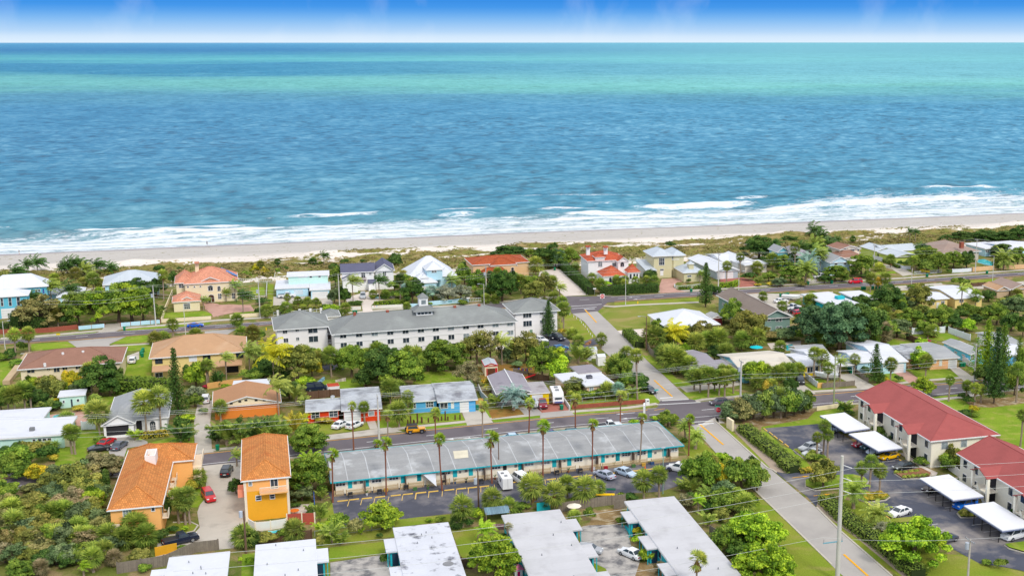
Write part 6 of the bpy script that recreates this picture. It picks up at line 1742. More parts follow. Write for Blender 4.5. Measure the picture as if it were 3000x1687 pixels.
def wall(name,label,cat,pts,h,th,m,zn=None,post=None,cap=None,zpost=0.0,group=None,rails=None):
 W=[G(ZN[zn](pts[i],pts[i+1]))for i in range(0,len(pts),2)]
 t=thing(name,label,cat,(W[0][0],W[0][1],0),0,group)
 ox,oy=W[0]
 for i in range(len(W)-1):
  A,B=W[i],W[i+1];l=hypot(B[0]-A[0],B[1]-A[1]);dx,dy=(B[0]-A[0])/l,(B[1]-A[1])/l
  nx_,ny_=-dy*th/2,dx*th/2
  Q4=[(A[0]-ox+nx_,A[1]-oy+ny_),(A[0]-ox-nx_,A[1]-oy-ny_),(B[0]-ox-nx_,B[1]-oy-ny_),(B[0]-ox+nx_,B[1]-oy+ny_)]
  if rails:
   r=MB()
   for z_ in(.15,h-.1):r.prism([(x,y)for x,y in Q4],z_,z_+.08)
   r.build('rail',m,t)
   b=MB()
   n=max(2,int(l/rails))
   for j in range(n+1):
    x,y=A[0]-ox+dx*l*j/n,A[1]-oy+dy*l*j/n
    b.box(x-.04,y-.04,0,x+.04,y+.04,h)
   bo=b.build('balusters',m,t);bo['kind']='stuff'
  else:
   n=max(1,int(l/2.4))if post else 1
   for j in range(n):
    f0,f1=j/n,(j+1)/n-(.006 if n>1 else 0)
    L4=[(Q4[0][0]+(Q4[3][0]-Q4[0][0])*f0,Q4[0][1]+(Q4[3][1]-Q4[0][1])*f0),(Q4[1][0]+(Q4[2][0]-Q4[1][0])*f0,Q4[1][1]+(Q4[2][1]-Q4[1][1])*f0),(Q4[1][0]+(Q4[2][0]-Q4[1][0])*f1,Q4[1][1]+(Q4[2][1]-Q4[1][1])*f1),(Q4[0][0]+(Q4[3][0]-Q4[0][0])*f1,Q4[0][1]+(Q4[3][1]-Q4[0][1])*f1)]
    MB().prism(L4,0,h+(R.uniform(-.03,.03)if post else 0)).build('panel',m,t)
  if post:
   n=max(1,int(l/2.4))
   for j in range(1 if i else 0,n+1):
    x,y=A[0]-ox+dx*l*j/n,A[1]-oy+dy*l*j/n
    MB().box(x-.1,y-.1,0,x+.1,y+.1,h+.12).build('post',post,t)
 return t
VINYL=M('white vinyl',(222,228,236),.6,.03);BOARD=M('brown boards',(112,88,72),.9,.14,1.5,pat=('seam',.15,50,.25));GBOARD=M('grey boards',(142,132,120),.9,.14,1.5,pat=('seam',.15,50,.25))
WSTUC=wallm('white wall stucco',(224,222,216));REDWALL=M('red wall boards',(176,84,70),.9,.1,1)
wall('boundary_wall','long pinkish brick street wall below the olive trees at left','wall',(0,1120,310,1118,600,1098,910,1062),1.3,.2,BRICK,'a1',post=BRICK)
wall('boundary_wall','pale blue street wall left of the shaded driveway','wall',(925,1072,1235,1042),1.1,.2,LBLUE,'a1',post=BRICK)
wall('boundary_wall','pale blue street wall right of the shaded driveway','wall',(1425,1032,1890,995),1.1,.2,LBLUE,'a1',post=BRICK)
wall('boundary_wall','cream street wall in front of the salmon-roofed mansion','wall',(1905,985,2490,948),1.0,.25,CREAM,'a1')
wall('boundary_wall','cream side wall running uphill beside the mansion','wall',(1905,985,1945,860,2035,640),1.3,.2,CREAM,'a1')
wall('boundary_wall','cream street wall right of the mansion gate','wall',(295,932,640,912),1.0,.25,CREAM,'a2')
wall('white_fence','white post and rail fence before the oval hedge','fence',(810,905,1360,862),1.0,.1,VINYL,'a2',rails=1.0)
for i,x in enumerate((865,990,1122,1248,1375)):
 p=place('a2',x,905-(x-865)*.055);tag(MB().box(-.3,-.3,0,.3,.3,1.5).box(-.36,-.36,1.5,.36,.36,1.62).build('gate_pillar',WHITEP,None,(p[0],p[1],0)),'white square pillar of the hedge fence, %s from the left'%ORD[i],'pillar','white pillars along the hedge fence')
wall('boundary_wall','short white wall left of the sandy drive','wall',(1718,838,1842,832),1.0,.25,WSTUC,'a2')
wall('boundary_wall','long white wall with painted tiles right of the sandy drive','wall',(1968,825,2340,808),1.0,.25,WSTUC,'a2')
b=MB();cols=[(230,110,60),(50,150,220),(240,200,60)]
for k in range(3):
 b=MB()
 for i in range(k,14,3):
  p=place('a2',2000+i*24,823-i*1.2);b.box(p[0]-.25,p[1]-.2,.72,p[0]+.25,p[1]-.14,.92)
 tag(b.build('painted_tiles',M('tile %d'%k,cols[k])),['orange','blue','yellow'][k]+' painted tiles set along the top of the long white wall','tiles',kind='stuff')
wall('boundary_wall','light blue wall with leaping fish beyond the hotel cupola','wall',(0,800,100,800),1.0,.2,LBLUE,'a3')
t=wall('boundary_wall','light blue wall with teal fish picture beyond the hotel','wall',(225,785,560,755,700,740),1.3,.2,LBLUE,'a3')
b=MB()
for i in range(3):
 p=place('a3',445+i*18,764-i*1.4);q=(p[0]-t.location[0],p[1]-t.location[1]-.18)
 b.quad((q[0]-.5,q[1],.55),(q[0]+.25,q[1],.45),(q[0]+.6,q[1],.8),(q[0]+.1,q[1],.95))
b.build('fish_picture',M('teal picture paint',(20,150,160)),t)
wall('white_fence','white rail fence right of the fish wall','fence',(700,745,850,735),1.2,.08,VINYL,'a3',rails=.5)
wall('white_fence','white rail fence beside the salmon-roofed mansion lawn','fence',(395,510,800,505),1.2,.08,VINYL,'a2',rails=.6)
wall('white_fence','low white fence at the foot of the small lawn beside the mansion','fence',(530,712,725,705,735,530),1.1,.08,VINYL,'a2',rails=.6)
wall('white_fence','curved white fence before the clipped hedges at the brick drive','fence',(705,560,720,585,760,590,900,580,1010,565),1.1,.08,VINYL,'a4',rails=.3)
wall('white_fence','long white panel fence beside the lime green house','fence',(665,400,800,480,950,520),1.5,.08,VINYL,'a5',post=VINYL)
wall('white_fence','white panel fence before the lime house hedge','fence',(1050,560,1150,600,1235,600),1.2,.08,VINYL,'a5',post=VINYL)
wall('white_gate','white arched gate panels by the far pole','gate',(1730,640,1850,635,1960,625),1.3,.08,VINYL,'a5',post=VINYL)
wall('white_fence','white rail fence beneath the dark round tree','fence',(1280,665,1600,640),1.2,.08,VINYL,'a5',rails=.5)
wall('boundary_wall','tan wall in front of the bright blue pool','wall',(1960,625,2240,605,2576,590),1.5,.2,TANW,'a5',post=TANW)
wall('board_fence','brown picket fence on the grass strip of the far road','fence',(1950,805,2430,775),1.3,.08,BOARD,'a5',post=BROWNP)
wall('white_fence','tall white panel fence behind the fenced lawn at upper right','fence',(1255,1365,1640,1345),1.8,.08,VINYL,'a5',post=VINYL)
wall('white_fence','long diagonal white panel fence left of the tall pines','fence',(1685,1350,1940,1442),1.8,.08,VINYL,'a5',post=VINYL)
wall('white_fence','white panel fence between the blue bungalow and the pines','fence',(1820,370,1990,500),1.6,.08,VINYL,'b5',post=VINYL)
wall('board_fence','dark board fence beside the green back lawn','fence',(1190,130,1335,200),1.6,.08,BOARD,'b5',post=BROWNP)
wall('board_fence','grey board fence before the yellow house carport','fence',(200,715,575,680),1.2,.08,GBOARD,'b5',post=GBOARD)
wall('board_fence','grey board fence between the yellow house drive and the pine','fence',(580,530,740,650),1.2,.08,GBOARD,'b5')
wall('white_fence','white panel fence left of the bright yellow house','fence',(0,595,140,705),1.4,.08,VINYL,'b5',post=VINYL)
wall('board_fence','small new cedar fence panel at the yellow house corner','fence',(140,712,205,708),1.3,.08,M('new cedar',(226,180,110),.9,.1,1),'b5')
wall('board_fence','grey board fence under the palms by the side street','fence',(380,20,420,110,520,170),1.6,.08,GBOARD,'b4',post=GBOARD)
wall('boundary_wall','red brick wall along the near road sidewalk','wall',(0,712,380,685),.9,.2,BRICK,'b4')
wall('boundary_wall','long low red brick wall under the wire fence','wall',(1915,755,2576,700),.9,.2,BRICK,'b3')
wall('wire_fence','thin wire fence above the long red brick wall','fence',(1900,700,2576,650),1.4,.02,M('galvanised steel',(150,154,158)),'b3',rails=2.5)
wall('board_fence','dark brown board fence behind the red-orange house','fence',(1210,640,1610,605),1.8,.08,BOARD,'b2',post=BROWNP)
wall('boundary_wall','white ended retaining wall beside the camper trailer','wall',(1810,650,1890,765),.9,.2,GREYW,'b3')
wall('boundary_wall','grey wall between the blue house and the palm yard','wall',(800,500,850,620,920,690),1.4,.15,GREYW,'b3')
wall('board_fence','small cedar fence right of the blue house bins','fence',(785,705,870,705),1.5,.08,M('new cedar',(226,180,110)),'b3')
wall('boundary_wall','cream wall before the yellow apartment house garden','wall',(30,520,440,455),1.4,.2,M('tan wall',(214,164,100)),'b2')
wall('footwall','long tan wall running up the lawn at far left','wall',(75,470,340,130),1.0,1.6,M('tan gravel',(186,164,132)),'b1')
wall('white_fence','white double gate beside the palm at the tiled patio','gate',(965,998,1045,995,1122,992),1.8,.08,VINYL,'b1',post=VINYL)
wall('boundary_wall','tan screen wall at the end of the mint house','wall',(720,1200,890,1190),1.8,.2,CREAM,'b1')
wall('white_fence','white panel wall below the tall orange townhouse','fence',(520,870,600,915,780,900,965,870),1.5,.15,WSTUC,'c2',post=RAILM)
wall('red_fence','red board fence right of the tall orange townhouse','fence',(975,850,1150,838,1300,835),2.0,.1,REDWALL,'c2',post=RAILM)
wall('blue_fence','narrow blue boundary fence right of the small patio','fence',(1300,720,1290,560),1.8,.1,M('blue boards',(40,90,170)),'c2')
wall('board_fence','long weathered grey fence behind the leftmost duplex','fence',(1390,1420,1940,1330,2300,1170,2576,1140),1.8,.08,GBOARD,'c1',post=GBOARD)
wall('board_fence','dark fence behind the second duplex roof','fence',(630,1080,900,1040,1260,1010),1.6,.08,BOARD,'c2',post=BROWNP)
wall('wire_fence','wire fence between the motel lot and the bottom row','fence',(1300,1000,1700,950,2230,880),1.3,.02,M('galvanised steel',(150,154,158)),'c2',rails=3)
wall('board_fence','grey picket fence behind the two long duplexes','fence',(1760,695,2060,650,2540,590),1.7,.08,GBOARD,'c3',post=GBOARD)
wall('board_fence','grey fence left of the rightmost duplex','fence',(0,660,130,645),1.6,.08,GBOARD,'c4',post=GBOARD)
wall('board_fence','teal board fence behind the middle duplex','fence',(1500,690,1660,665),1.6,.08,TURQ,'c3')
wall('board_fence','dark board fence beside the playhouse yard','fence',(610,1350,730,1360),1.7,.08,BOARD,'c3',post=BROWNP)
wall('board_fence','weathered fence under the lime green trees right of the duplex','fence',(1120,950,1200,1000),1.6,.08,GBOARD,'c4')
wall('yellow_bin_wall','yellow timber enclosure beside the dark blue pickup','enclosure',(1830,1215,2090,1160),1.5,.15,M('yellow boards',(214,160,40)),'c1')
wall('garden_wall','dark bed edging behind the row of posts','wall',(0,1295,230,1250),.4,.1,BROWNP,'b1')
wall('white_fence','white balustrade wall beside the red-roofed building at lower right','fence',(1430,30,1600,130,1880,330),1.5,.15,WSTUC,'c5',post=WSTUC)
wall('boundary_wall','cream garden wall left of the red apartment roof','wall',(130,975,555,915),.9,.2,CREAM,'b5')
wall('wooden_fence','weathered fence around the shed yard with bunting','fence',(1225,350,1400,345),1.6,.08,GBOARD,'b3',post=GBOARD)
wall('wooden_fence','dark fence right of the bunting string','fence',(1400,400,1640,440),1.6,.08,BOARD,'b3',post=BROWNP)
PM=MB().cyl((0,0,0),(0,0,1.0),.17,.15,8).mesh('timber_post',BROWNP)
pz=[('b3',15,925,1.7),('b3',55,930,.8),('b3',95,925,2.2),('b3',147,920,1.3),('b3',222,912,1.0),('b3',297,905,1.2),('b3',340,897,1.2),('b3',378,893,1.0),('b3',422,890,2.2),('b3',452,890,.9),('b3',538,882,1.1),('b3',595,878,1.1),('b2',2395,940,1.1),('b2',2427,935,1.9),('b2',2462,928,.9),('b2',2508,924,2.2),('b2',2557,922,1.4)]
pz.sort(key=lambda q:ZN[q[0]](q[1],q[2])[0])
for i,(z_,x,y,s_)in enumerate(pz):
 p=place(z_,x,y)
 o=link('timber_post',PM,None,(p[0],p[1],0),0,(1,1,s_));tag(o,'dark timber post on the blue house lawn, %s from the left'%ORD[i],'post','rustic posts in front of the blue house')
for i in range(12):
 p=place('a3',*[(1890,895),(1935,922),(1968,942),(2010,968),(2027,990),(2048,1020),(2070,1042),(2098,1075),(2112,1102),(2133,1130),(1870,885),(2155,1155)][i])
 tag(MB().cyl((0,0,0),(0,0,.55),.1,.1,8).build('white_bollard',WHITEP,None,(p[0],p[1],0)),'white bollard in the curved row beside the hotel, %s from the far road'%ORD[[10,0,1,2,3,4,5,6,7,8,9,11].index(i)if i<10 else(0 if i==10 else 11)],'bollard','white bollards round the hotel corner lawn')
# bins
t0=thing('wheeled_bin',None,None)
b=MB();b.v=[(-.28,-.33,.08),(.28,-.33,.08),(.28,.33,.08),(-.28,.33,.08),(-.33,-.40,1.0),(.33,-.40,1.0),(.33,.40,1.0),(-.33,.40,1.0)]
b.f=[(3,2,1,0),(0,1,5,4),(1,2,6,5),(2,3,7,6),(3,0,4,7),(4,5,6,7)]
b.build('bin_body',M('green plastic',(10,116,84),.5,.05),t0)
MB().box(-.36,-.44,1.0,.36,.44,1.09).build('lid',M('green lid',(16,132,96),.5,.05),t0)
MB().cyl((-.3,.38,.13),(.3,.38,.13),.13,.13,8).build('wheel',TYRE,t0)
register(t0)
bins=[('b3',728,765,'with yellow lid'),('b3',762,765,''),('b3',795,765,''),('b3',1792,765,''),('a1',1468,1082,''),('b1',1690,85,''),('b1',1680,105,''),('b1',1668,125,''),('b1',1680,145,''),('a2',1755,885,''),('a2',1785,883,''),('a4',905,628,''),('a4',2280,542,''),('a4',2560,525,''),('a5',308,768,''),('a5',1432,692,''),('a5',2138,652,''),('a5',668,842,''),('a5',697,842,''),('a5',792,835,''),('a5',838,835,''),('a5',868,832,''),('a5',905,830,''),('a4',1960,685,''),('a4',1990,683,''),('a4',2020,680,''),('a4',2045,675,''),('b5',1832,460,''),('b5',1865,458,''),('b5',515,520,''),('b5',540,540,''),('b2',152,1240,''),('c1',2352,405,''),('a3',1712,372,''),('a5',1878,628,'')]
bl={'b3':'beside the blue house garage','b1':'behind the brown-roofed apartment house','a4':'along the far road near the taupe building'}
whr={0:'beside the blue house garage',3:'by the camper trailer',4:'by the shaded driveway on the far road',5:'beside the brown-roofed apartment house',9:'on the verge of the sandy drive',11:'beside the clipped hedge at the brick drive',12:'at the palm drive on the far road',14:'left of the moving red suv',15:'under the white rail fence',16:'before the tan pool wall',17:'under palms inland of the far road',23:'at the corner of the pickup lot',27:'at the peach house garage',29:'under the yellow house carport',31:'at the foot of the long concrete drive',32:'beside the red suv',33:'at the end of the sandy access road',34:'at the white arched gate'}
cur='';rowi=0
for i,(z_,x,y,ex)in enumerate(bins):
 if i in whr:cur=whr[i];rowi=0
 else:rowi+=1
 p=place(z_,x,y)
 t=clone(t0)if i else t0
 t.location=(p[0],p[1],.02);t.rotation_euler=(0,0,radians(YAW+R.uniform(-8,8)))
 nxt=sorted([k for k in whr if k>i]+[len(bins)])[0];tot=nxt-max(k for k in whr if k<=i)
 tag(t,'green wheeled bin '+cur+(', %s from the left'%ORD[rowi]if tot>1 else ''),'bin','green wheeled bins')
# poles and wires
CONCP=M('concrete pole',(196,194,188),.8,.05);WOODP=M('brown wooden pole',(112,88,72),.9,.1);STEELP=M('pale green steel',(140,170,160),.5);GALV=M('galvanised steel',(150,154,158))
WIRE=M('bright aluminium wire',(200,204,204),.5)
TRANS=M('transformer can',(176,184,196),.5)
def pole_top(base,top):
 """height above ground of the pixel `top` over the ground point under pixel `base`"""
 g=G(base);d=ray(top);t=g[1]/d[1]
 return CAM_H+d[2]*t
def pole(zn,bx_,by,tx,ty,label,m=CONCP,r=.2,arms=0,trans=None,lamp=None,h=None,name='utility_pole'):
 base=ZN[zn](bx_,by);g=G(base)
 H_=h or pole_top(base,ZN[zn](tx,ty))
 t=thing(name,label,'street lamp' if name=='street_lamp' else 'pole',(g[0],g[1],0),radians(YAW))
 MB().cyl((0,0,0),(0,0,H_),r,r*.62,10).build('pole',m,t)
 if arms:
  for k in range(arms):
   z_=H_-.25-k*1.1
   a_=MB().box(-.06,-1.25,z_-.06,.06,1.25,z_+.06);a_.build('crossarm',GALV,t)
   for y in(-1.15,0,1.15):MB().cyl((0,y,z_+.06),(0,y,z_+.32),.06,.05,6).build('insulator',M('insulator grey',(150,150,156)),t)
 if trans:MB().cyl((-.45,0,H_*trans-.5),(-.45,0,H_*trans+.5),.3,.3,10).build('transformer',TRANS,t)
 if lamp is not None:
  lx,ly,lz=lamp
  MB().tube([(0,0,H_-.3),(lx*.5,ly*.5,H_+.1),(lx,ly,H_+.15)],.05).build('lamp_arm',GALV,t)
  MB().box(lx-.35,ly-.15,H_+.02,lx+.35,ly+.15,H_+.16).build('lamp_head',M('lamp housing',(176,186,196),.5),t)
 return t,g,H_
NP=[]
for a_ in[('b1',0,1320,-30,880,'concrete utility pole at the left edge by the mint house'),('b2',2060,1205,2030,600,'tall concrete utility pole before the red-orange house'),('b4',1486,650,1487,185,'tall concrete utility pole by the bushes at the crossing'),('b5',1988,655,1995,195,'concrete utility pole beside the tall pines')]:
 NP.append(pole(*a_,arms=1,trans=.78 if a_[0]in('b4',)else None,r=.24,lamp=None))
pole('b5',330,925,335,322,'green-grey wooden utility pole before the yellow house',M('mossy wooden pole',(150,160,120)),.2,arms=0)
FP=[]
for i,a_ in enumerate([('a1',1838,1015,1792,552,'white utility pole left of the salmon-roofed mansion'),('a2',655,932,632,512,'white utility pole before the oval hedge house'),('a2',1592,832,1562,418,'white utility pole left of the sandy drive'),('a3',905,662,893,328,'white utility pole behind the hotel cupola wall'),('a4',1225,582,1225,172,'white utility pole at the garage house hedge'),('a5',805,565,805,308,'white utility pole by the lime house fence'),('a5',2000,632,2010,248,'pale utility pole beside the tan pool wall')]):
 FP.append(pole(*a_,arms=1,r=.2,trans=.75 if i in(0,1,3)else None))
ST=M('pale steel lamp post',(206,206,202),.5)
for a_ in[('a3',880,805,880,530,'street lamp with curved arm beyond the hotel',(-1.6,0,0)),('a4',132,785,125,450,'street lamp at the corner of the open field',(-1.8,0,0)),('a4',1465,635,1475,385,'street lamp at the brick red drive',(1.6,0,0)),('a5',755,655,757,545,'street lamp left of the two street palms',(-1.6,0,0)),('a5',2203,750,2217,440,'street lamp on the grass strip with brown fence',(-1.7,0,0)),('a1',2190,1140,2163,760,'thin street lamp beside the blue car',(1.5,0,0)),('a1',62,1300,20,970,'thin street lamp at the far left verge',(1.5,0,0))]:
 pole(a_[0],a_[1],a_[2],a_[3],a_[4],a_[5],ST,.11,lamp=a_[6],name='street_lamp')
pole('a5',1247,812,1262,590,'thin grey pole crossing the far road verge',ST,.12)
pole('a4',375,1315,405,910,'old wooden pole with a lamp by the red-brown palm',WOODP,.16,lamp=(-2.0,0,0))
pole('a3',1410,1160,1405,935,'short wooden pole before the hotel right wing',WOODP,.16)
pole('a2',2063,1305,2065,1118,'wooden pole with grey box before the hotel wall',WOODP,.15,trans=.7)
pole('c3',815,668,798,205,'brown wooden pole with grey transformer in the motel lot',WOODP,.17,trans=.74)
pole('c2',490,1180,458,680,'brown wooden pole with transformers left of the tall townhouse',WOODP,.2,trans=.93)
pole('c3',1055,250,1015,-140,'slim brown pole leaning over the motel roof',WOODP,.12)
pole('c4',572,478,570,-60,'slim pale green lamp post in the motel lot',STEELP,.1,lamp=(0,0,0))
t,bg_,bh=pole('c5',375,1500,355,30,'huge pale concrete transmission pole in the foreground',CONCP,.36,r=.36)if 0 else pole('c5',375,1500,355,30,'huge pale concrete transmission pole in the foreground',CONCP,.38)
for z_ in(.90,.80,.70):
 MB().tube([(.2,0,bh*z_+.5),(1.5,-.3,bh*z_)],.07).build('insulator_arm',M('insulator white',(216,218,222)),t)
MB().box(-2.6,-.08,bh*.27+.9,.6,.08,bh*.27+1.05).build('crossarm',M('teal steel',(110,160,176)),t)
for x in(-2.5,.5):MB().cyl((x,0,bh*.27+1.05),(x,0,bh*.27+1.6),.05).build('insulator',M('insulator grey',(150,150,156)),t)
t2_,g2_,h2_=pole('c5',1895,1760,1900,1010,'pale wooden pole with transformer and crossarm in the lower right',M('pale wood pole',(186,180,168)),.2,arms=1,trans=.9)
def wire(A,B,sag,label,r=.022,group='overhead power lines'):
 n=14;pts=[]
 for i in range(n+1):
  f=i/n;pts.append((A[0]+(B[0]-A[0])*f,A[1]+(B[1]-A[1])*f,A[2]+(B[2]-A[2])*f-4*sag*f*(1-f)))
 tag(MB().tube(pts,r,4).build('power_line',WIRE),label,'power line',group)
def wire_run(poles,offs,nm,r=.022):
 P2=[(g[0],g[1],h)for _,g,h in poles]
 d0=tuple(P2[0][i]-P2[1][i]for i in range(2));d1=tuple(P2[-1][i]-P2[-2][i]for i in range(2))
 P2=[(P2[0][0]+d0[0],P2[0][1]+d0[1],P2[0][2])]+P2+[(P2[-1][0]+d1[0],P2[-1][1]+d1[1],P2[-1][2])]
 for k,(dy,dz,nmk)in enumerate(offs):
  for i in range(len(P2)-1):
   A,B=P2[i],P2[i+1]
   a=radians(YAW);ox,oy=-sin(a)*dy,cos(a)*dy
   wire((A[0]+ox,A[1]+oy,A[2]+dz),(B[0]+ox,B[1]+oy,B[2]+dz),.9,'%s of the %s, %s span from the left'%(nmk,nm,ORD[i]),r)
wire_run(NP,[(1.15,.1,'seaward top wire'),(0,.1,'middle top wire'),(-1.15,.1,'landward top wire'),(0,-3.2,'upper cable'),(0,-4.1,'lower cable')],'near road pole line')
wire_run(FP,[(1.15,.1,'seaward top wire'),(-1.15,.1,'landward top wire'),(0,-2.4,'upper cable'),(0,-3.3,'lower cable')],'far road pole line',.02)
for k,z_ in enumerate((.90,.80,.70)):
 nm=['top','middle','lowest'][k]
 A=(bg_[0]+1.4,bg_[1],bh*z_)
 for s_,side in((-1,'left'),(1,'right')):
  a=radians(19 if s_<0 else 14);B=(A[0]+s_*95*cos(a),A[1]+s_*95*sin(a),bh*z_)
  wire(A,B,1.8,nm+' transmission wire running '+side+' from the huge concrete pole',.022)
A=(bg_[0]-2.5,bg_[1],bh*.27+1.6);wire(A,(A[0]-80,A[1]-26,6),1,'low service wire running left from the teal crossarm',.02);wire(A,(g2_[0],g2_[1],h2_),.4,'low service wire between the two foreground poles',.02)
wire((g2_[0],g2_[1],h2_),(g2_[0]+60,g2_[1]+14,h2_),.8,'wire running right from the lower right pole',.02)
# signs
def txt(s,size,m,parent,loc,rot):
 cu=bpy.data.curves.new('lettering','FONT');cu.body=s;cu.size=size;cu.align_x='CENTER';cu.align_y='CENTER'
 o=bpy.data.objects.new('lettering',cu);COL.objects.link(o)
 dg=bpy.context.evaluated_depsgraph_get();me=bpy.data.meshes.new_from_object(o.evaluated_get(dg))
 bpy.data.objects.remove(o);bpy.data.curves.remove(cu)
 me.materials.clear();me.materials.append(m)
 q=link('lettering',me,parent,loc);q.rotation_euler=rot
REDS=M('sign red',(205,20,44),.5,.02)
def stop(zn,x,y,label,street=False):
 p=place(zn,x,y);t=thing('stop_sign',label,'road sign',(p[0],p[1],0),radians(YAW-8))
 MB().cyl((0,0,0),(0,0,3.2 if street else 2.6),.04,.04,6).build('post',GALV,t)
 pts=[(.55*cos(pi/8+i*pi/4),.55*sin(pi/8+i*pi/4))for i in range(8)]
 b=MB();b.v=[(x,-.06,2.2+z)for x,z in pts]+[(x,-.03,2.2+z)for x,z in pts];b.f=[tuple(range(8)),tuple(range(15,7,-1))]+[(i,8+i,8+(i+1)%8,(i+1)%8)for i in range(8)]
 b.build('octagon',REDS,t);txt('STOP',.34,WHITEP,t,(0,-.065,2.2),(pi/2,0,0))
 if street:MB().box(-.75,-.05,2.95,.75,-.02,3.2).build('street_name_plate',M('sign green',(20,140,110)),t)
stop('b4',1225,880,'red stop sign with green name plate at the lower crossing corner',True)
p=place('a3',2272,760);t=thing('no_entry_sign','red and white no entry sign on the far road crossing','road sign',(p[0],p[1],0),radians(YAW))
MB().cyl((0,0,0),(0,0,2.6),.04,.04,6).build('post',GALV,t);MB().box(-.7,-.05,1.6,.7,-.02,3.0).build('board',WHITEP,t)
MB().cyl((0,-.08,2.3),(0,-.05,2.3),.62,.62,16).build('disc',REDS,t);MB().box(-.42,-.10,2.2,.42,-.08,2.4).build('bar',WHITEP,t)
txt('DO NOT',.22,WHITEP,t,(0,-.10,2.58),(pi/2,0,0));txt('ENTER',.22,WHITEP,t,(0,-.10,2.02),(pi/2,0,0))
for(z_,x,y,lbl)in(('b4',495,640,'green street name sign on a post at the side street'),('a3',2182,665,'small white sign before the clipped hedge'),('b4',388,705,'white mailbox pillar at the end of the brick wall'),('a3',692,778,'small white sign board before the blue fish wall'),('a1',695,1215,'thin sign post with yellow plate on the far verge')):
 p=place(z_,x,y);t=thing('sign',lbl,'sign',(p[0],p[1],0),radians(YAW))
 if 'mailbox' in lbl:
  MB().box(-.4,-.4,0,.4,.4,1.3).build('pillar',WHITEP,t);MB().box(-.2,-.45,.9,.2,-.4,1.1).build('slot',BLACKP,t);continue
 MB().cyl((0,0,0),(0,0,2.4),.04,.04,6).build('post',GALV,t)
 MB().box(-.5,-.04,2.0,.5,0,2.4).build('plate',M('sign teal',(60,170,170))if 'green' in lbl else(M('sign yellow',(230,200,40))if 'yellow' in lbl else WHITEP),t)
p=place('b4',1365,995);t=thing('monument_sign','cream monument sign at the corner of the lower crossing','sign',(p[0],p[1],0),radians(YAW+95));MB().box(-1.3,-.25,0,1.3,.25,2.3).build('slab',CREAM,t);MB().box(-1.1,-.27,.8,1.1,-.25,2.0).build('panel',WHITEP,t)
p=place('b4',352,885);t=thing('motel_sign','white pylon sign rising behind the motel roof','sign',(p[0],p[1],0),radians(YAW+70));MB().box(-.9,-.2,0,.9,.2,3.6).build('slab',WHITEP,t);MB().box(-.8,-.22,2.2,.8,-.2,3.4).build('panel',M('sign panel',(200,210,220)),t)
p=place('c2',1120,620)
# people
SKIN=M('skin',(190,140,112),.7,.04)
def person(zn,x,y,label,shirt,shorts,face=0,arm=0,skirt=False):
 p=place(zn,x,y)if zn[0]!='B' else G(ZN[zn[1:]](x,y),-.6)
 z0=0 if zn[0]!='B' else-.62
 t=thing('person',label,'person',(p[0],p[1],z0),radians(face))
 J=dict(hip=(0,0,.95,.13),waist=(0,0,1.1,.12),chest=(0,0,1.32,.15),neck=(0,0,1.5,.055),head=(0,.01,1.60,.09),top=(0,0,1.70,.085),lk=(.10,.10,.50,.065),lf=(.11,.06,.08,.045),lt=(.11,.22,.03,.04),rk=(-.10,.02,.50,.065),rf=(-.11,-.16,.10,.045),rt=(-.11,-.02,.04,.04),ls=(.19,0,1.42,.06),le=(.25,-.06,1.15,.045),lh=(.24,.08,.92,.035),rs=(-.19,0,1.42,.06),re=(-.25,.05,1.15,.045),rh=(-.24,.18,.94,.035))
 E_=[('hip','waist'),('waist','chest'),('chest','neck'),('neck','head'),('head','top'),('hip','lk'),('lk','lf'),('lf','lt'),('hip','rk'),('rk','rf'),('rf','rt'),('chest','ls'),('ls','le'),('le','lh'),('chest','rs'),('rs','re'),('re','rh')]
 ks=list(J);me=bpy.data.meshes.new('body');me.from_pydata([J[k][:3]for k in ks],[(ks.index(a),ks.index(c))for a,c in E_],[])
 o=link('body',me,t);md=o.modifiers.new('skin','SKIN')
 me.skin_vertices.new()if not me.skin_vertices else None
 for i,k in enumerate(ks):me.skin_vertices[0].data[i].radius=(J[k][3],J[k][3]*.85);me.skin_vertices[0].data[i].use_root=(k=='hip')
 o.modifiers.new('sub','SUBSURF').levels=1;o.modifiers['sub'].render_levels=1
 me.materials.append(SKIN)
 b=MB()
 def ringtube(rows,name,m):
  b=MB();n=10
  R_=[[(cx+rx*cos(2*pi*i/n),cy+ry*sin(2*pi*i/n),z)for i in range(n)]for cx,cy,z,rx,ry in rows]
  for a,c in zip(R_,R_[1:]):
   for i in range(n):b.quad(a[i],a[(i+1)%n],c[(i+1)%n],c[i])
  b.quad(*R_[-1]);b.build(name,m,t)
 ringtube([(0,0,.93,.19,.14),(0,0,1.15,.17,.13),(0,0,1.38,.22,.14),(0,0,1.47,.12,.09)],'shirt',shirt)
 if skirt:ringtube([(0,0,.55,.26,.22),(0,0,.98,.17,.14)],'skirt',shorts)
 else:
  for s_ in(-1,1):ringtube([(s_*.11,.05*(s_>0),.52,.095,.10),(s_*.08,0,.97,.12,.14)],'trouser_leg',shorts)
 ringtube([(0,-.02,1.60,.105,.11),(0,-.015,1.70,.10,.105),(0,0,1.78,.05,.05)],'hair',M('brown hair',(60,44,34)))
person('Ba1',2443,75,'person in dark clothes walking at the water edge, right of the two',M('navy cloth',(30,34,60)),M('navy cloth',(30,34,60)),60)
person('Ba1',228,180,'person in dark top and pale skirt at the water edge, left of the two',M('dark cloth',(40,40,56)),M('pale cloth',(220,216,210)),90,skirt=True)
person('Ba5',1597,95,'person in white sitting high on the beach at right',M('white cloth',(230,230,230)),M('white cloth',(230,230,230)),0)
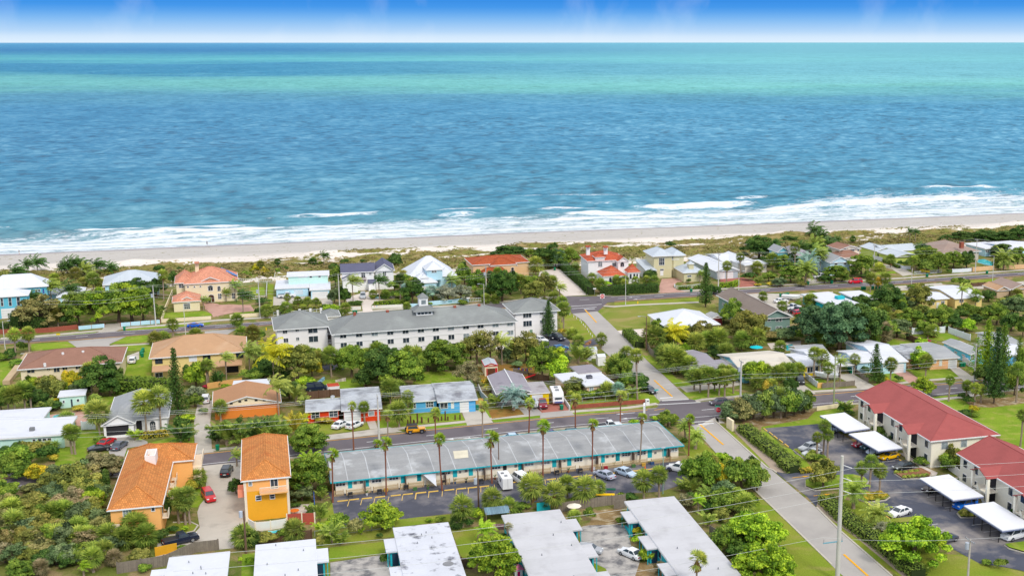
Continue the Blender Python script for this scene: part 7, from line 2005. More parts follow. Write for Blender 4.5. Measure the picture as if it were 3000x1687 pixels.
# yard things
def umbrella(zn,x,y,label,col,r=1.6,h=2.3):
 p=place(zn,x,y);t=thing('parasol',label,'parasol',(p[0],p[1],0))
 b=MB();n=8
 for i in range(n):
  a0,a1=2*pi*i/n,2*pi*(i+1)/n
  b.quad((r*cos(a0),r*sin(a0),h-.5),(r*cos(a1),r*sin(a1),h-.5),(0,0,h))
 b.build('canopy',M('canopy '+label[:8],col,.8),t);MB().cyl((0,0,0),(0,0,h),.03).build('pole',GALV,t)
umbrella('b1',290,960,'salmon parasol beside the tiled patio',(240,120,100),2.0,2.4)
umbrella('b4',1672,110,'turquoise parasol in the shaded yard',(20,190,200),1.8,2.4)
umbrella('c3',1940,730,'cream parasol over the palm corner behind the middle duplex',(230,222,206),1.3,2.2)
def chair(zn,x,y,label,col,a=0):
 p=place(zn,x,y);t=thing('garden_chair',label,'chair',(p[0],p[1],.02),radians(YAW+a));m_=M('chair '+str(col),col,.6)
 MB().box(-.3,-.35,.35,.3,.3,.42).build('seat',m_,t);b=MB()
 for i in range(5):b.box(-.3+i*.125,.28,.4,-.2+i*.125,.36,1.1-.06*abs(i-2))
 b.build('backrest',m_,t)
 for s_ in(-1,1):
  MB().box(s_*.34-.05,-.35,.55,s_*.34+.05,.3,.6).build('armrest',m_,t)
  for y_ in(-.3,.25):MB().box(s_*.3-.04,y_-.04,0,s_*.3+.04,y_+.04,.55).build('leg',m_,t)
chair('b3',385,760,'yellow slatted garden chair on the blue house porch, left one',(246,200,20));chair('b3',437,755,'yellow slatted garden chair on the blue house porch, right one',(246,200,20))
chair('c2',2195,370,'yellow chair behind a motel picket fence',(240,190,30));chair('c2',2390,345,'white chair behind a motel picket fence',(225,228,232))
chair('c3',985,232,'red garden chair on the open motel porch, left one',(200,40,50));chair('c3',1060,215,'red garden chair on the open motel porch, right one',(200,40,50));chair('c3',1490,180,'navy chair on a motel porch',(30,50,110))
p=place('b3',410,785);tag(MB().box(-1.6,-.2,0,1.6,.2,.75).build('planter_wall',TURQ,None,(p[0],p[1],0)),'turquoise low planter before the yellow chairs','planter');COL.objects[-1].rotation_euler=(0,0,radians(YAW))
p0=MOTEL.hit(ZN['c3'](140,225),'f');o_=MOTEL
W0=o_.w[2]
a,b_=o_.hit(ZN['c3'](138,225),'f'),o_.hit(ZN['c3'](302,205),'f')
tag(MB().quad((a[0],W0-.3,2.5),((a[0]+b_[0])/2+.9,W0-3.6,.9),(b_[0],W0-.3,2.5)).build('shade_sail',M('grey white canvas',(200,204,212),.8),None),'white triangular shade sail tied over a motel porch','shade sail')
so_=COL.objects[-1];so_.location=(o_.o[0],o_.o[1],0);so_.rotation_euler=(0,0,o_.yaw)
R2=random.Random(5)
wx0,wx1,wy0,wy1=MOTEL.w
PC=[(160,40,50),(60,60,70),(190,150,60),(70,110,60),(200,200,204),(140,90,60),(50,80,120)]
pn=['red','dark','tan','green','white','brown','blue']
for i in range(26):
 u=wx0+1.5+(wx1-wx0-3)*(i+R2.random()*.6)/26;v=wy0-R2.uniform(.7,2.6)
 w_=(o_.o[0]+u*o_.c-v*o_.s,o_.o[1]+u*o_.s+v*o_.c)
 k=R2.randrange(7);kind=R2.choice(['plant_pot','storage_box','grill'])
 t=thing(kind,'%s %s on the motel porches, %s from the left'%(pn[k],kind.replace('_',' '),ORD[i]),kind.replace('_',' '),(w_[0],w_[1],0),o_.yaw,'porch clutter along the motel')
 m_=M('clutter '+pn[k],PC[k],.7)
 if kind=='plant_pot':
  MB().cyl((0,0,0),(0,0,.4),.16,.24,8).build('pot',m_,t);b=MB()
  for q in range(12):
   a=q*2.4;b.quad((0,0,.4),(.12*cos(a),.12*sin(a),.7),(.4*cos(a+.2),.4*sin(a+.2),.75+.2*(q%3)),(.1*cos(a+.5),.1*sin(a+.5),.8))
  b.build('foliage',M('potted leaves',(70,110,50)),t)
 elif kind=='storage_box':MB().box(-.35,-.25,0,.35,.25,.5).build('box',m_,t);MB().box(-.37,-.27,.5,.37,.27,.56).build('lid',m_,t)
 else:
  MB().box(-.4,-.25,.6,.4,.25,.95).build('hood',BLACKP,t)
  for s_ in(-1,1):MB().box(s_*.35-.03,-.2,0,s_*.35+.03,.2,.6).build('leg',BLACKP,t)
p=place('c3',1280,1430);t=thing('playhouse','pink roofed toy playhouse beside the middle duplex','playhouse',(p[0],p[1],0),radians(15));MB().box(-.6,-.6,0,.6,.6,1.1).build('wall',WHITEP,t);b=MB();pyr(b,-.8,.8,-.8,.8,1.1,1.7,.1);b.build('roof',M('pink plastic',(240,130,180),.5),t);MB().box(-.2,-.63,0,.2,-.6,.8).build('door',M('magenta',(210,30,110)),t)
p=place('c3',1108,1425);t=thing('toy_slide','red and green toy climbing frame left of the playhouse','toy',(p[0],p[1],0));MB().box(-.4,-.4,0,.4,.4,.8).build('base',CREAM,t);MB().box(-.45,-.45,.8,.45,.45,1.0).build('platform',M('toy red',(210,30,40)),t);MB().box(-.3,-.3,1.0,.3,.3,1.5).build('turret',M('toy lime',(120,210,40)),t)
p=place('c3',1170,1335);t=thing('garden_bench','striped pale green picnic bench under the lime tree','bench',(p[0],p[1],0),radians(15));MB().box(-1,-.4,.7,1,.4,.78).build('table_top',M('pale green paint',(190,220,150)),t);MB().box(-1,-.8,.4,1,-.5,.46).build('seat',TURQ,t)
for s_ in(-1,1):MB().box(s_*.7-.05,-.6,0,s_*.7+.05,.4,.7).build('leg',WHITEP,t)
p=place('c3',1000,810);t=thing('lean_to','blue corrugated lean-to roof left of the middle duplex','lean-to',(p[0],p[1],0),radians(15));MB().quad((-1.6,-.9,1.8),(2.6,-.9,1.8),(2.6,1.2,2.3),(-1.6,1.2,2.3)).build('roof',M('blue corrugated sheet',(126,156,174),.5,.1,1,pat=('seam',.3,50,.3)),t)
for x,y in((-1.5,-.8),(2.5,-.8),(-1.5,1.1),(2.5,1.1)):MB().box(x-.05,y-.05,0,x+.05,y+.05,2.1).build('post',WOOD,t)
p=place('c3',1050,880);tag(MB().box(-1.2,-.6,0,1.2,.6,.5).build('striped_crate',M('red striped sheet',(190,150,150),.7,.1,1,pat=('seam',.25,50,.5)),None,(p[0],p[1],0)),'red and white striped flat crate under the blue lean-to','crate')
p=place('c3',2305,545);t=thing('canopy','long yellow canopy at the edge of the motel lot','canopy',(p[0],p[1],0),radians(-2));MB().box(-1.7,-.35,.9,1.7,.35,1.05).build('cover',M('yellow canvas',(246,196,20)),t);
for x in(-1.5,1.5):MB().box(x-.04,-.04,0,x+.04,.04,.9).build('leg',GALV,t)
p=place('c3',2370,490);t=thing('canopy','dark green canopy behind the yellow one','canopy',(p[0],p[1],0),radians(-2));MB().box(-.9,-.35,1.0,.9,.35,1.15).build('cover',M('green canvas',(20,90,70)),t)
for x in(-.8,.8):MB().box(x-.04,-.04,0,x+.04,.04,1.0).build('leg',GALV,t)
for(z_,x,y,lbl,c)in(('b2',1380,430,'pile of blue and white gear in the yard behind the red house',(150,190,210)),('b2',1600,430,'heap of pale timber and gear in the back yard',(200,190,180)),('b3',2130,170,'white boat hull among the clutter by the side street',(226,228,232)),('b3',2100,240,'weathered plywood table in the cluttered yard',(186,160,130)),('a3',2110,1240,'stacked timber pallets beside the side street',(176,130,96))):
 p=place(z_,x,y);t=thing('yard_gear',lbl,'yard gear',(p[0],p[1],0),radians(R.uniform(0,90)))
 for q in range(5):MB().box(-1.2+.5*q,-.5+.1*q,0,-.7+.5*q,.5-.05*q,.3+.12*q).build('piece',M('gear '+str(q)+lbl[:6],tuple(max(20,v-18*(q%3))for v in c)),t)
p=place('b3',1420,420);tag(MB().quad((-1.4,-.3,.5),(1.4,0,1.4),(1.2,.5,1.5),(-1.4,.3,.7)).build('tarp',M('red tarp',(216,30,36)),None,(p[0],p[1],0)),'red tarp strung behind the lilac roofed house','tarp')
b=MB();A=place('b3',1290,375);B=place('b3',1500,345)
bc=[(40,70,200),(240,220,40),(210,30,40)]
for k in range(3):
 b=MB()
 for i in range(k,14,3):
  f_=i/13;x,y=A[0]+(B[0]-A[0])*f_,A[1]+(B[1]-A[1])*f_;z_=2.2-.6*(1-(2*f_-1)**2)
  b.quad((x-.18,y,z_),(x+.18,y,z_),(x,y,z_-.45))
 tag(b.build('bunting',M('flag %d'%k,bc[k])),['blue','yellow','red'][k]+' flags of the bunting string beside the garden shed','bunting',kind='stuff')
p=place('c1',1200,830);tag(MB().cyl((0,0,0),(0,0,.9),.3,.35,10).build('rubbish_bin',BLACKP,None,(p[0],p[1],0)),'black bin on the paving left of the apricot townhouse','bin')
p=place('c2',1060,720);t=thing('patio_table','orange patio table behind the red fence','table',(p[0],p[1],0));MB().cyl((0,0,.7),(0,0,.76),.8,.8,12).build('table_top',M('orange wood',(220,120,40)),t);MB().cyl((0,0,0),(0,0,.7),.08).build('leg',GALV,t)
p=place('a2',725,1075);tag(MB().cyl((0,0,0),(0,0,.8),.15,.12,8).build('fire_hydrant',M('hydrant yellow',(246,200,30)),None,(p[0],p[1],0)),'yellow fire hydrant left of the hotel','hydrant')
p=place('a4',275,765);tag(MB().cyl((0,0,0),(0,0,.8),.15,.12,8).build('fire_hydrant',M('hydrant yellow',(246,200,30)),None,(p[0],p[1],0)),'yellow fire hydrant on the verge of the open field','hydrant')
p=place('c4',362,190);tag(MB().cyl((0,0,0),(0,0,.7),.2,.03,8).build('traffic_cone',M('cone orange',(240,100,20)),None,(p[0],p[1],0)),'orange traffic cone on a wheel stop in the motel lot','cone')
# vegetation
def tree_crown(seed,n_lobes=30,leaves=320,rz=.8,leaf=.085,lob=(.26,.42),flat=False,bottom=-.55):
 r=np.random.RandomState(seed)
 C_,Rr=[],[]
 for i in range(n_lobes):
  d=r.normal(size=3);d/=np.linalg.norm(d)
  if d[2]<bottom:d[2]*=-.5
  rad=r.uniform(lob[0],lob[1]);C_.append(d*np.array([1-rad*.7,1-rad*.7,rz-rad*.5])*r.uniform(.5,1.12));Rr.append(rad)
 P_,N_,S_,T_=[],[],[],[]
 for c,rad in zip(C_,Rr):
  d=r.normal(size=(leaves,3));d/=np.linalg.norm(d,axis=1,keepdims=True)
  d[:,2]=np.where(d[:,2]<-.35,-d[:,2]*.6,d[:,2])
  P_.append(c+d*rad*r.uniform(.55,1.18,(leaves,1))*[1,1,.8]);N_.append(d+r.normal(0,.45,(leaves,3))+[0,0,.25]);S_.append(r.uniform(.6,1.35,leaves)*leaf);T_.append(np.clip(r.normal(.5,.2)+r.normal(0,.2,leaves),0,1))
 P_=np.concatenate(P_);P_[:,2]+=rz
 me=leaf_mesh('crown',P_,np.concatenate(N_),np.concatenate(S_),np.concatenate(T_))
 me.materials.append(LEAF)
 return me
def quads_mesh(name,Q4,tint):
 Q4=np.array(Q4,np.float32);n=len(Q4)
 me=bpy.data.meshes.new(name)
 me.vertices.add(4*n);me.vertices.foreach_set('co',Q4.ravel());me.loops.add(4*n);me.loops.foreach_set('vertex_index',np.arange(4*n,dtype=np.int32))
 me.polygons.add(n);me.polygons.foreach_set('loop_start',np.arange(0,4*n,4,dtype=np.int32))
 at=me.attributes.new('tint','FLOAT','POINT');at.data.foreach_set('value',np.repeat(np.array(tint,np.float32),4))
 me.update();me.validate();me.materials.append(LEAF)
 return me
def frond(Q4,T,o,az,el,L,droop,wid,r,n=7,wind=0.0,tint=.5,leaflets=True):
 """a feather frond: arching rib with paired drooping leaflets"""
 d=np.array([cos(az)*cos(el),sin(az)*cos(el),sin(el)]);p=np.array(o,float)
 for i in range(n):
  f=(i+1)/n;st=L/n
  d=d+np.array([wind*.35,wind*.1,-droop*.3])/1.0*(.4+f);d/=np.linalg.norm(d)
  q=p+d*st
  side=np.cross(d,(0,0,1));side/=max(np.linalg.norm(side),1e-6)
  w=wid*(1-.75*abs(f-.45));w=max(w,.12)
  for s_ in(-1,1):
   for k in(0,.5):
    a=p+(q-p)*k;b_=p+(q-p)*(k+.36);dn=np.array([0,0,-1])*w*r.uniform(.35,.8)
    tip=side*s_*w+dn+d*w*.45
    Q4.append([a,b_,b_+tip*.98,a+tip]);T.append(np.clip(tint+r.normal(0,.14),0,1))
  p=q
def palm_feather(seed,nf=22,L=3.4,wid=.75,wind=0.,droop=.75,dead=3,elr=(-.35,1.25)):
 r=np.random.RandomState(seed);Q4,T=[],[]
 for i in range(nf):
  az=2.4*i+r.uniform(-.2,.2);el=elr[0]+(elr[1]-elr[0])*((i+.5)/nf)**.8
  frond(Q4,T,(0,0,0),az,el,L*r.uniform(.85,1.1),droop*r.uniform(.8,1.2),wid,r,wind=wind,tint=.35+.3*(i/nf))
 return quads_mesh('crown',Q4,T)
def palm_fan(seed,nf=48,R_=1.5,wind=0.,low=-1.1,seg=8,hi=1.45,sc_=1.0):
 r=np.random.RandomState(seed);Q4,T=[],[]
 for i in range(nf):
  az=2.4*i+r.uniform(-.3,.3);el=low+(hi-low)*((i+.5)/nf)**.85
  d=np.array([cos(az)*cos(el)+wind,sin(az)*cos(el)+wind*.2,sin(el)*(1-.3*abs(wind))]);d/=np.linalg.norm(d)
  pet=R_*r.uniform(.42,.62);c=d*pet
  side=np.cross(d,(0,0,1));side/=max(np.linalg.norm(side),1e-6);up=np.cross(side,d)
  t0=.3+.45*(i/nf)+r.normal(0,.06)
  w0=.015*R_
  Q4.append([side*w0,-side*w0,c-side*w0,c+side*w0]);T.append(t0)
  bl=R_*r.uniform(.6,.85)*sc_
  for k in range(seg):
   a=-1.35+2.7*(k+.5)/seg;h=1.1/seg
   def tip(a_,l):v=d*cos(a_)+side*sin(a_);return c+v*l-np.array([0,0,1])*l*l*(.20+.12*abs(a_))/max(R_,.1)+up*.08*l
   Q4.append([c,tip(a-h,bl*.55),tip(a,bl*r.uniform(.9,1.08)),tip(a+h,bl*.55)]);T.append(np.clip(t0+r.normal(0,.2),0,1))
 return quads_mesh('crown',Q4,T)
def conifer(seed,H_=15,base=2.6,whorls=26,droopy=.05,dens=1.0):
 r=np.random.RandomState(seed);Q4,T=[],[]
 for w in range(whorls):
  z=H_*(.1+.88*w/whorls);rad=base*(1-w/whorls)**.75*r.uniform(.8,1.15)+.18
  for k in range(int(7*dens)):
   az=k*2*pi/(7*dens)+r.uniform(-.3,.3)+w
   n=max(2,int(rad/.38));L_=rad*r.uniform(.75,1.1)
   for j in range(n):
    f=(j+.5)/n;c=np.array([cos(az)*L_*f,sin(az)*L_*f,z+.12*L_*f+.25*f*f-droopy*L_*f])
    for q in range(4):
     v=r.normal(size=3);v/=np.linalg.norm(v);u=r.normal(size=3);u-=v*u.dot(v);u/=np.linalg.norm(u);s_=r.uniform(.16,.32)
     cc=c+r.normal(0,.14,3);Q4.append([cc-v*s_,cc+u*s_*.45,cc+v*s_,cc-u*s_*.45]);T.append(np.clip(.5+r.normal(0,.2),0,1))
 return quads_mesh('crown',Q4,T)
def areca(seed,nf=34,H_=3.6):
 r=np.random.RandomState(seed);Q4,T=[],[]
 for i in range(nf):
  a=r.uniform(0,6.28);rr=r.uniform(0,.9);h0=r.uniform(.1,.55)*H_
  frond(Q4,T,(rr*cos(a),rr*sin(a),h0),a+r.uniform(-.7,.7),r.uniform(.6,1.35),r.uniform(.42,.62)*H_,.55,.42,r,n=6,tint=r.uniform(.25,.7))
 return quads_mesh('crown',Q4,T)
TRK=M('grey palm trunk',(150,134,118),.9,.15,2);TRKR=M('red brown palm trunk',(132,84,66),.9,.15,2);BARK=M('brown bark',(104,88,72),.9,.15,2)
def trunk_mesh(pts,rs,m,n=7):
 return MB().tube(pts,rs,n).mesh('trunk',m)
CROWN={}
for i in range(5):CROWN['tree',i]=tree_crown(100+i,42,210,.78+.06*(i%2),.085,(.17,.36))
for i in range(2):CROWN['round',i]=tree_crown(120+i,60,190,.85,.06,(.14,.24))
for i in range(3):CROWN['bush',i]=tree_crown(130+i,16,200,.7,.12,(.3,.45),bottom=-.1)
for i in range(2):CROWN['wispy',i]=tree_crown(140+i,40,110,.9,.06,(.14,.34))
for i in range(4):CROWN['sabal',i]=palm_fan(150+i,50+4*i,1.5)
for i in range(3):CROWN['wash',i]=palm_fan(160+i,34,1.35,wind=.75,low=-.7)
CROWN['wash',3]=palm_fan(166,34,1.35,wind=.45,low=-.9)
for i in range(3):CROWN['coco',i]=palm_feather(170+i,22,3.2,.62,wind=.55+.15*i,droop=.55)
for i in range(2):CROWN['date',i]=palm_feather(180+i,34,2.9,.5,wind=0,droop=.62,elr=(-.3,1.3))
for i in range(2):CROWN['areca',i]=areca(190+i)
for i in range(2):CROWN['pine',i]=conifer(200+i,15,2.6,30)
for i in range(2):CROWN['pineopen',i]=conifer(210+i,15,2.9,17,0,.8)
SKIRT={}
r_=np.random.RandomState(9);Q4,T=[],[]
for i in range(22):
 a=2.4*i;z1=-.2-.5*r_.rand();Q4.append([(.1*cos(a),.1*sin(a),0),(.1*cos(a+.5),.1*sin(a+.5),0),(.5*cos(a+.4),.5*sin(a+.4),z1*1.6),(.45*cos(a),.45*sin(a),z1*1.8)]);T.append(.5+r_.normal(0,.15))
SKIRTM=quads_mesh('dead_fronds',Q4,T)
COLS=dict(dk=(76,108,48),green=(110,138,52),bright=(128,158,46),lime=(146,180,50),olive=(132,138,66),ol2=(142,142,84),grey=(142,150,122),blue=(134,164,150),yel=(188,184,48),gold=(186,176,66),tan=(146,140,100),greyg=(100,122,80),palm=(128,150,66),palml=(150,168,76),palmd=(74,106,50),red=(176,56,56),teal=(90,124,84))
CN=dict(dk='dark green',green='green',bright='bright green',lime='lime green',olive='olive green',ol2='greyish olive',grey='silver-grey',blue='blue-green',yel='yellow-green',gold='yellow',tan='brownish',greyg='muted green',palm='olive-green',palml='light green',palmd='deep green',red='red-leaved',teal='deep blue-green')
KN=dict(tree=('broadleaf_tree','leafy tree','tree'),round=('broadleaf_tree','round-crowned tree','tree'),bush=('bush','bush','bush'),wispy=('wispy_tree','wispy tree','tree'),sabal=('cabbage_palm','cabbage palm','palm'),wash=('fan_palm','tall thin windswept fan palm','palm'),coco=('coconut_palm','coconut palm','palm'),date=('date_palm','stout date palm','palm'),areca=('clumping_palm','clumping feather palm','palm'),pine=('norfolk_pine','tall conical pine','pine'),pineopen=('norfolk_pine','tiered open pine','pine'))
VEG=[]
TRUNKS={}
def T(kind,zn,x,yb,w,h,col,where):
 """a plant: base pixel, width and height in zone pixels"""
 for _ in range(40):
  g=G(ZN[zn](x,yb));ins=False
  for hh,a0,a1,b0,b1 in FOOT:
   q=hh.loc(g)
   if a0-.1<q[0]<a1+.1 and b0-.3<q[1]<b1-.6:ins=True;break
  if not ins:break
  yb+=9;h+=7
 base=ZN[zn](x,yb);g=G(base);s_=sc_at(base)
 W_=w/4.025/s_;H_=max(pole_top(base,ZN[zn](x,yb-h)),.5)
 nm=KN[kind]
 t=thing(nm[0],None,nm[2],(g[0],g[1],0),0)
 if kind in('coco','wash'):rz=radians(YAW)+R.uniform(-.25,.25)
 else:rz=R.uniform(0,6.28)
 j=R.randrange(len([k for k in CROWN if k[0]==kind]))
 if kind=='tree' and W_>6.5:j=j%2;cm=CROWN['round',j]
 else:cm=CROWN[kind,j]
 base_c=COLS[col];k=R.uniform(.98,1.3)
 cc=tuple(max(0,v*k*R.uniform(.94,1.06))for v in lin(base_c))+(1,)
 if kind in('tree','round','wispy','bush'):
  hz_=.80 if kind!='bush' else .7
  R_=W_/2
  W_*=1.12;R_=W_/2;ch=(H_*1.02 if H_<1.25*W_ else H_*.86)if kind!='bush' else H_
  if kind=='wispy':hz_=.9
  c=link('crown',cm,t,(0,0,H_-ch),rz,(R_,R_,ch/(2*hz_)))
  c.color=cc
  if kind!='bush':
   key=('bark',kind)
   if key not in TRUNKS:
    b=MB().tube([(0,0,0),(.03,.02,.3),(0,.03,.6)],[.06,.045,.035],7)
    for a in range(5):b.tube([(0,.03*(a%2),.3+.06*a),(.3*cos(a*1.3),.3*sin(a*1.3),.62+.04*a)],[.03,.012],5)
    TRUNKS[key]=b.mesh('trunk',BARK)
   link('trunk',TRUNKS[key],t,(0,0,0),rz,(W_*.7,W_*.7,H_*.95))
 elif kind in('pine','pineopen'):
  c=link('crown',cm,t,(0,0,0),rz,(W_/5.0,W_/5.0,H_/15.1));c.color=cc
  if 'pinet' not in TRUNKS:TRUNKS['pinet']=MB().tube([(0,0,0),(0,0,15)],[.22,.04],8).mesh('trunk',BARK)
  link('trunk',TRUNKS['pinet'],t,(0,0,0),0,(1,1,H_/15.2))
 elif kind=='areca':
  c=link('crown',cm,t,(0,0,0),rz,(W_/4.2,W_/4.2,H_/3.9));c.color=cc
  if 'are' not in TRUNKS:
   b=MB()
   for a in range(6):b.tube([(.1*cos(a),.1*sin(a),0),(.35*cos(a),.35*sin(a),1.6)],[.05,.035],5)
   TRUNKS['are']=b.mesh('trunk',TRK)
  link('trunk',TRUNKS['are'],t,(0,0,0),rz,(W_/4.2,W_/4.2,H_/3.9))
 else:
  nat=dict(sabal=(3.15,1.25),wash=(2.5,1.1),coco=(4.9,1.6),date=(4.5,1.5))[kind]
  sc=W_/nat[0]
  zc=max(H_-nat[1]*sc,H_*.3,.3)
  c=link('crown',cm,t,(0,0,zc),rz,(sc,sc,sc));c.color=cc
  lean=R.uniform(-.03,.05)*zc
  rr=dict(sabal=.2,wash=.15,coco=.15,date=.34)[kind]
  b=MB();n=6;az=R.uniform(0,6.28)
  pts=[(lean*cos(az)*(1-(i/n))**2,lean*sin(az)*(1-(i/n))**2,zc*i/n)for i in range(n+1)]
  if kind=='wash':rs=[rr*1.3,rr,rr*.9,rr*.85,rr*.9,rr*1.15,rr*.9]
  elif kind=='date':rs=[rr*1.1,rr,rr*.95,rr,rr*1.05,rr*1.1,rr*.8]
  else:rs=[rr*1.25,rr,rr*.95,rr,rr*1.05,rr*1.25,rr]
  b.tube(pts,rs,7).build('trunk',TRKR if kind in('wash',)and R.random()<.8 else TRK,t)
  if kind=='sabal' or kind=='wash':
   s2=link('dead_fronds',SKIRTM,t,(0,0,zc-.1),rz,(sc*1.3,sc*1.3,sc*1.4));s2.color=lin((150,118,76))+(1,)
 VEG.append((t,kind,col,where,base[0],W_,H_))
 return t
def TT(where,zn,s):
 for ln in s.strip().split(';'):
  q=ln.split()
  if q:T(q[0],zn,float(q[1]),float(q[2]),float(q[3]),float(q[4]),q[5],where)
TT('at the dune edge behind the blue beach house','a1','coco 190 500 230 190 palmd; coco 330 470 170 230 palmd; coco 445 410 210 200 palmd; bush 60 480 200 110 olive; bush 30 560 120 120 dk; bush 480 420 120 50 olive')
TT('in the dark grove between the blue beach houses and the beach','a1','coco 735 480 170 190 palmd; coco 800 480 200 230 palmd; coco 870 480 190 262 palmd; coco 960 470 220 235 palmd; coco 1150 450 220 210 palmd; coco 1310 430 170 150 palmd; coco 1020 490 200 200 palm; sabal 900 510 140 170 olive; bush 1250 440 150 70 olive')
TT('around the small white-roofed cottage','a1','sabal 990 650 140 190 olive; sabal 1110 660 160 260 palm; sabal 1180 650 120 180 olive; coco 610 745 240 270 palm; coco 820 755 250 240 palmd; sabal 650 560 130 150 palml; coco 380 775 230 170 palmd; coco 260 840 150 70 teal')
TT('in the dense stand behind the street wall at left','a1','tree 480 1040 470 350 ol2; tree 300 1020 200 190 dk; sabal 690 1035 180 230 olive; tree 620 960 260 240 olive; tree 930 1015 400 370 green; tree 1150 1005 420 400 bright; tree 1050 870 360 240 green; tree 1400 985 440 420 green; tree 1560 970 420 420 bright; tree 1690 965 280 370 green; tree 1330 860 300 220 bright; tree 1590 640 320 170 dk; tree 1760 600 200 110 green; sabal 1560 690 200 130 olive; bush 780 1030 170 140 dk')
TT('by the salmon-roofed mansion','a1','sabal 1940 720 130 350 palml; bush 1880 400 110 90 dk; tree 1850 700 220 230 dk; areca 1860 960 150 250 palm; areca 1880 880 200 120 palmd; tree 2040 560 110 180 dk; coco 2400 835 100 150 palm; bush 2130 390 80 60 dk')
TT('on the paved court of the salmon-roofed mansion','a2','coco 255 740 120 150 palm; coco 365 690 160 210 palm; coco 455 870 220 270 palmd; bush 690 770 160 70 dk; bush 640 900 90 90 dk; coco 20 735 100 60 palm')
TT('on the grassy verge below the far road','a1','sabal 195 1410 160 350 palml; sabal 355 1370 170 325 palml; sabal 2045 1140 150 200 palm; sabal 1830 1250 170 150 olive; sabal 1930 1210 190 110 palm; sabal 2310 1175 170 115 palm; bush 270 1330 130 120 green; bush 140 1410 130 120 dk; bush 30 1440 120 90 green')
TT('on the street strip left of the hotel','a2','sabal 385 1085 160 195 palm; sabal 445 1150 190 110 palm; sabal 575 1300 190 275 olive; sabal 730 930 150 150 palm; bush 640 1200 160 120 green')
TT('beside the left end of the hotel','b2','coco 820 450 430 480 yel; coco 535 340 260 340 palm; coco 262 450 190 360 palml; coco 50 490 170 305 palml; areca 165 490 140 240 palmd; tree 740 390 220 150 dk; tree 560 420 260 130 green; bush 690 360 260 200 dk; coco 640 300 260 300 palm; bush 250 520 120 60 bright; bush 20 510 80 40 red')
TT('on the dunes behind the white and slate-roofed houses','a2','sabal 865 415 80 180 palmd; sabal 665 450 90 190 olive; tree 600 430 120 130 yel; tree 710 455 100 130 gold; tree 945 415 110 100 dk; tree 860 430 180 90 green; sabal 1275 340 110 110 dk; sabal 1370 340 80 70 palm; coco 1410 345 130 190 palmd; bush 1190 360 80 60 dk; bush 1655 310 120 70 dk; bush 1870 290 90 50 dk; tree 2245 345 160 175 dk; bush 2160 300 90 70 dk; bush 1520 380 110 90 dk; bush 500 460 150 80 green; bush 760 470 120 80 olive; bush 1230 370 90 50 green')
TT('in the drive island of the white modern house','a2','sabal 975 755 90 100 palm; sabal 1100 790 100 110 palm; sabal 1215 835 100 145 palm; sabal 1315 790 80 90 palm; sabal 960 900 150 150 palm; bush 850 870 170 90 olive; bush 1490 860 190 90 lime; bush 1430 850 110 80 dk')
TT('between the white modern house and the sandy drive','a2','tree 1540 600 140 270 green; tree 1530 760 150 180 greyg; tree 1645 770 150 190 dk; tree 1580 430 130 120 dk; coco 1750 770 210 340 palm; bush 1775 770 150 40 green; sabal 1665 925 140 165 palm; bush 1560 920 120 90 dk; areca 1620 690 110 130 palmd')
TT('in the pool yard of the slate-roofed house','a2','coco 2060 720 190 295 palmd; sabal 1985 710 110 105 palm; sabal 2130 705 130 95 palm; sabal 2310 715 130 300 palmd; tree 2235 625 150 140 green; tree 2450 760 260 240 dk; tree 2370 640 140 130 blue; sabal 2385 870 110 120 palm; bush 2250 690 170 70 green; tree 2400 560 180 160 green; sabal 2350 520 140 150 olive; bush 2100 700 150 50 dk')
TT('around the steep white-roofed house','a3','coco 500 600 190 175 palm; tree 60 665 200 210 dk; sabal 30 620 150 160 olive; wispy 280 740 270 180 blue; wispy 450 745 300 200 grey; wispy 610 735 280 180 grey; wispy 350 690 220 120 grey; tree 650 550 190 260 green; tree 720 400 250 130 dk; tree 590 470 120 120 green; bush 480 240 150 60 green')
TT('in the thicket before the tan house','a3','tree 780 650 210 280 green; tree 1090 735 330 340 dk; tree 920 560 230 170 greyg; sabal 1040 430 120 110 palm; sabal 1310 650 180 220 palm; bush 1290 560 170 120 lime; tree 1450 650 200 220 green; sabal 1390 590 150 150 palm; tree 1590 700 200 290 olive; sabal 1600 560 150 160 palm; sabal 1680 620 160 180 palm; tree 1190 660 200 260 dk; tree 1000 700 180 240 green; areca 1500 560 180 130 palm; bush 870 690 200 90 dk; tree 1480 770 260 260 olive; sabal 1240 520 130 120 palm')
TT('behind the tan house toward the beach','a3','tree 1180 240 380 150 dk; tree 1350 230 200 110 dk; tree 1450 270 170 160 green; tree 1620 345 300 250 dk; tree 1790 330 240 200 green; tree 1700 150 110 110 dk; sabal 1490 450 200 230 palml; sabal 1630 345 150 150 palm; sabal 1890 320 130 210 palm; sabal 1955 370 110 90 palm; tree 1900 270 200 130 green; tree 1720 340 220 210 teal')
TT('on the corner beside the hotel right wing','a3','coco 1770 700 150 180 palml; sabal 1700 760 150 130 palm; sabal 1800 980 150 300 palm; sabal 1820 1100 180 350 palm; pine 1640 1145 200 440 palmd; sabal 1920 1170 150 110 palml; sabal 1990 1250 150 110 palm; sabal 2262 1295 150 175 palm; sabal 897 765 120 110 palm; sabal 1015 760 120 95 palm; bush 620 778 120 60 green; bush 1800 1130 110 80 gold; bush 230 790 80 50 green')
TT('in the garden of the red-orange tiled mansion','a3','sabal 2150 520 120 115 palm; sabal 2250 640 150 165 palm; sabal 2445 550 120 115 palm; sabal 2540 540 110 100 palm; bush 2330 560 100 60 lime; sabal 1950 380 90 80 palm')
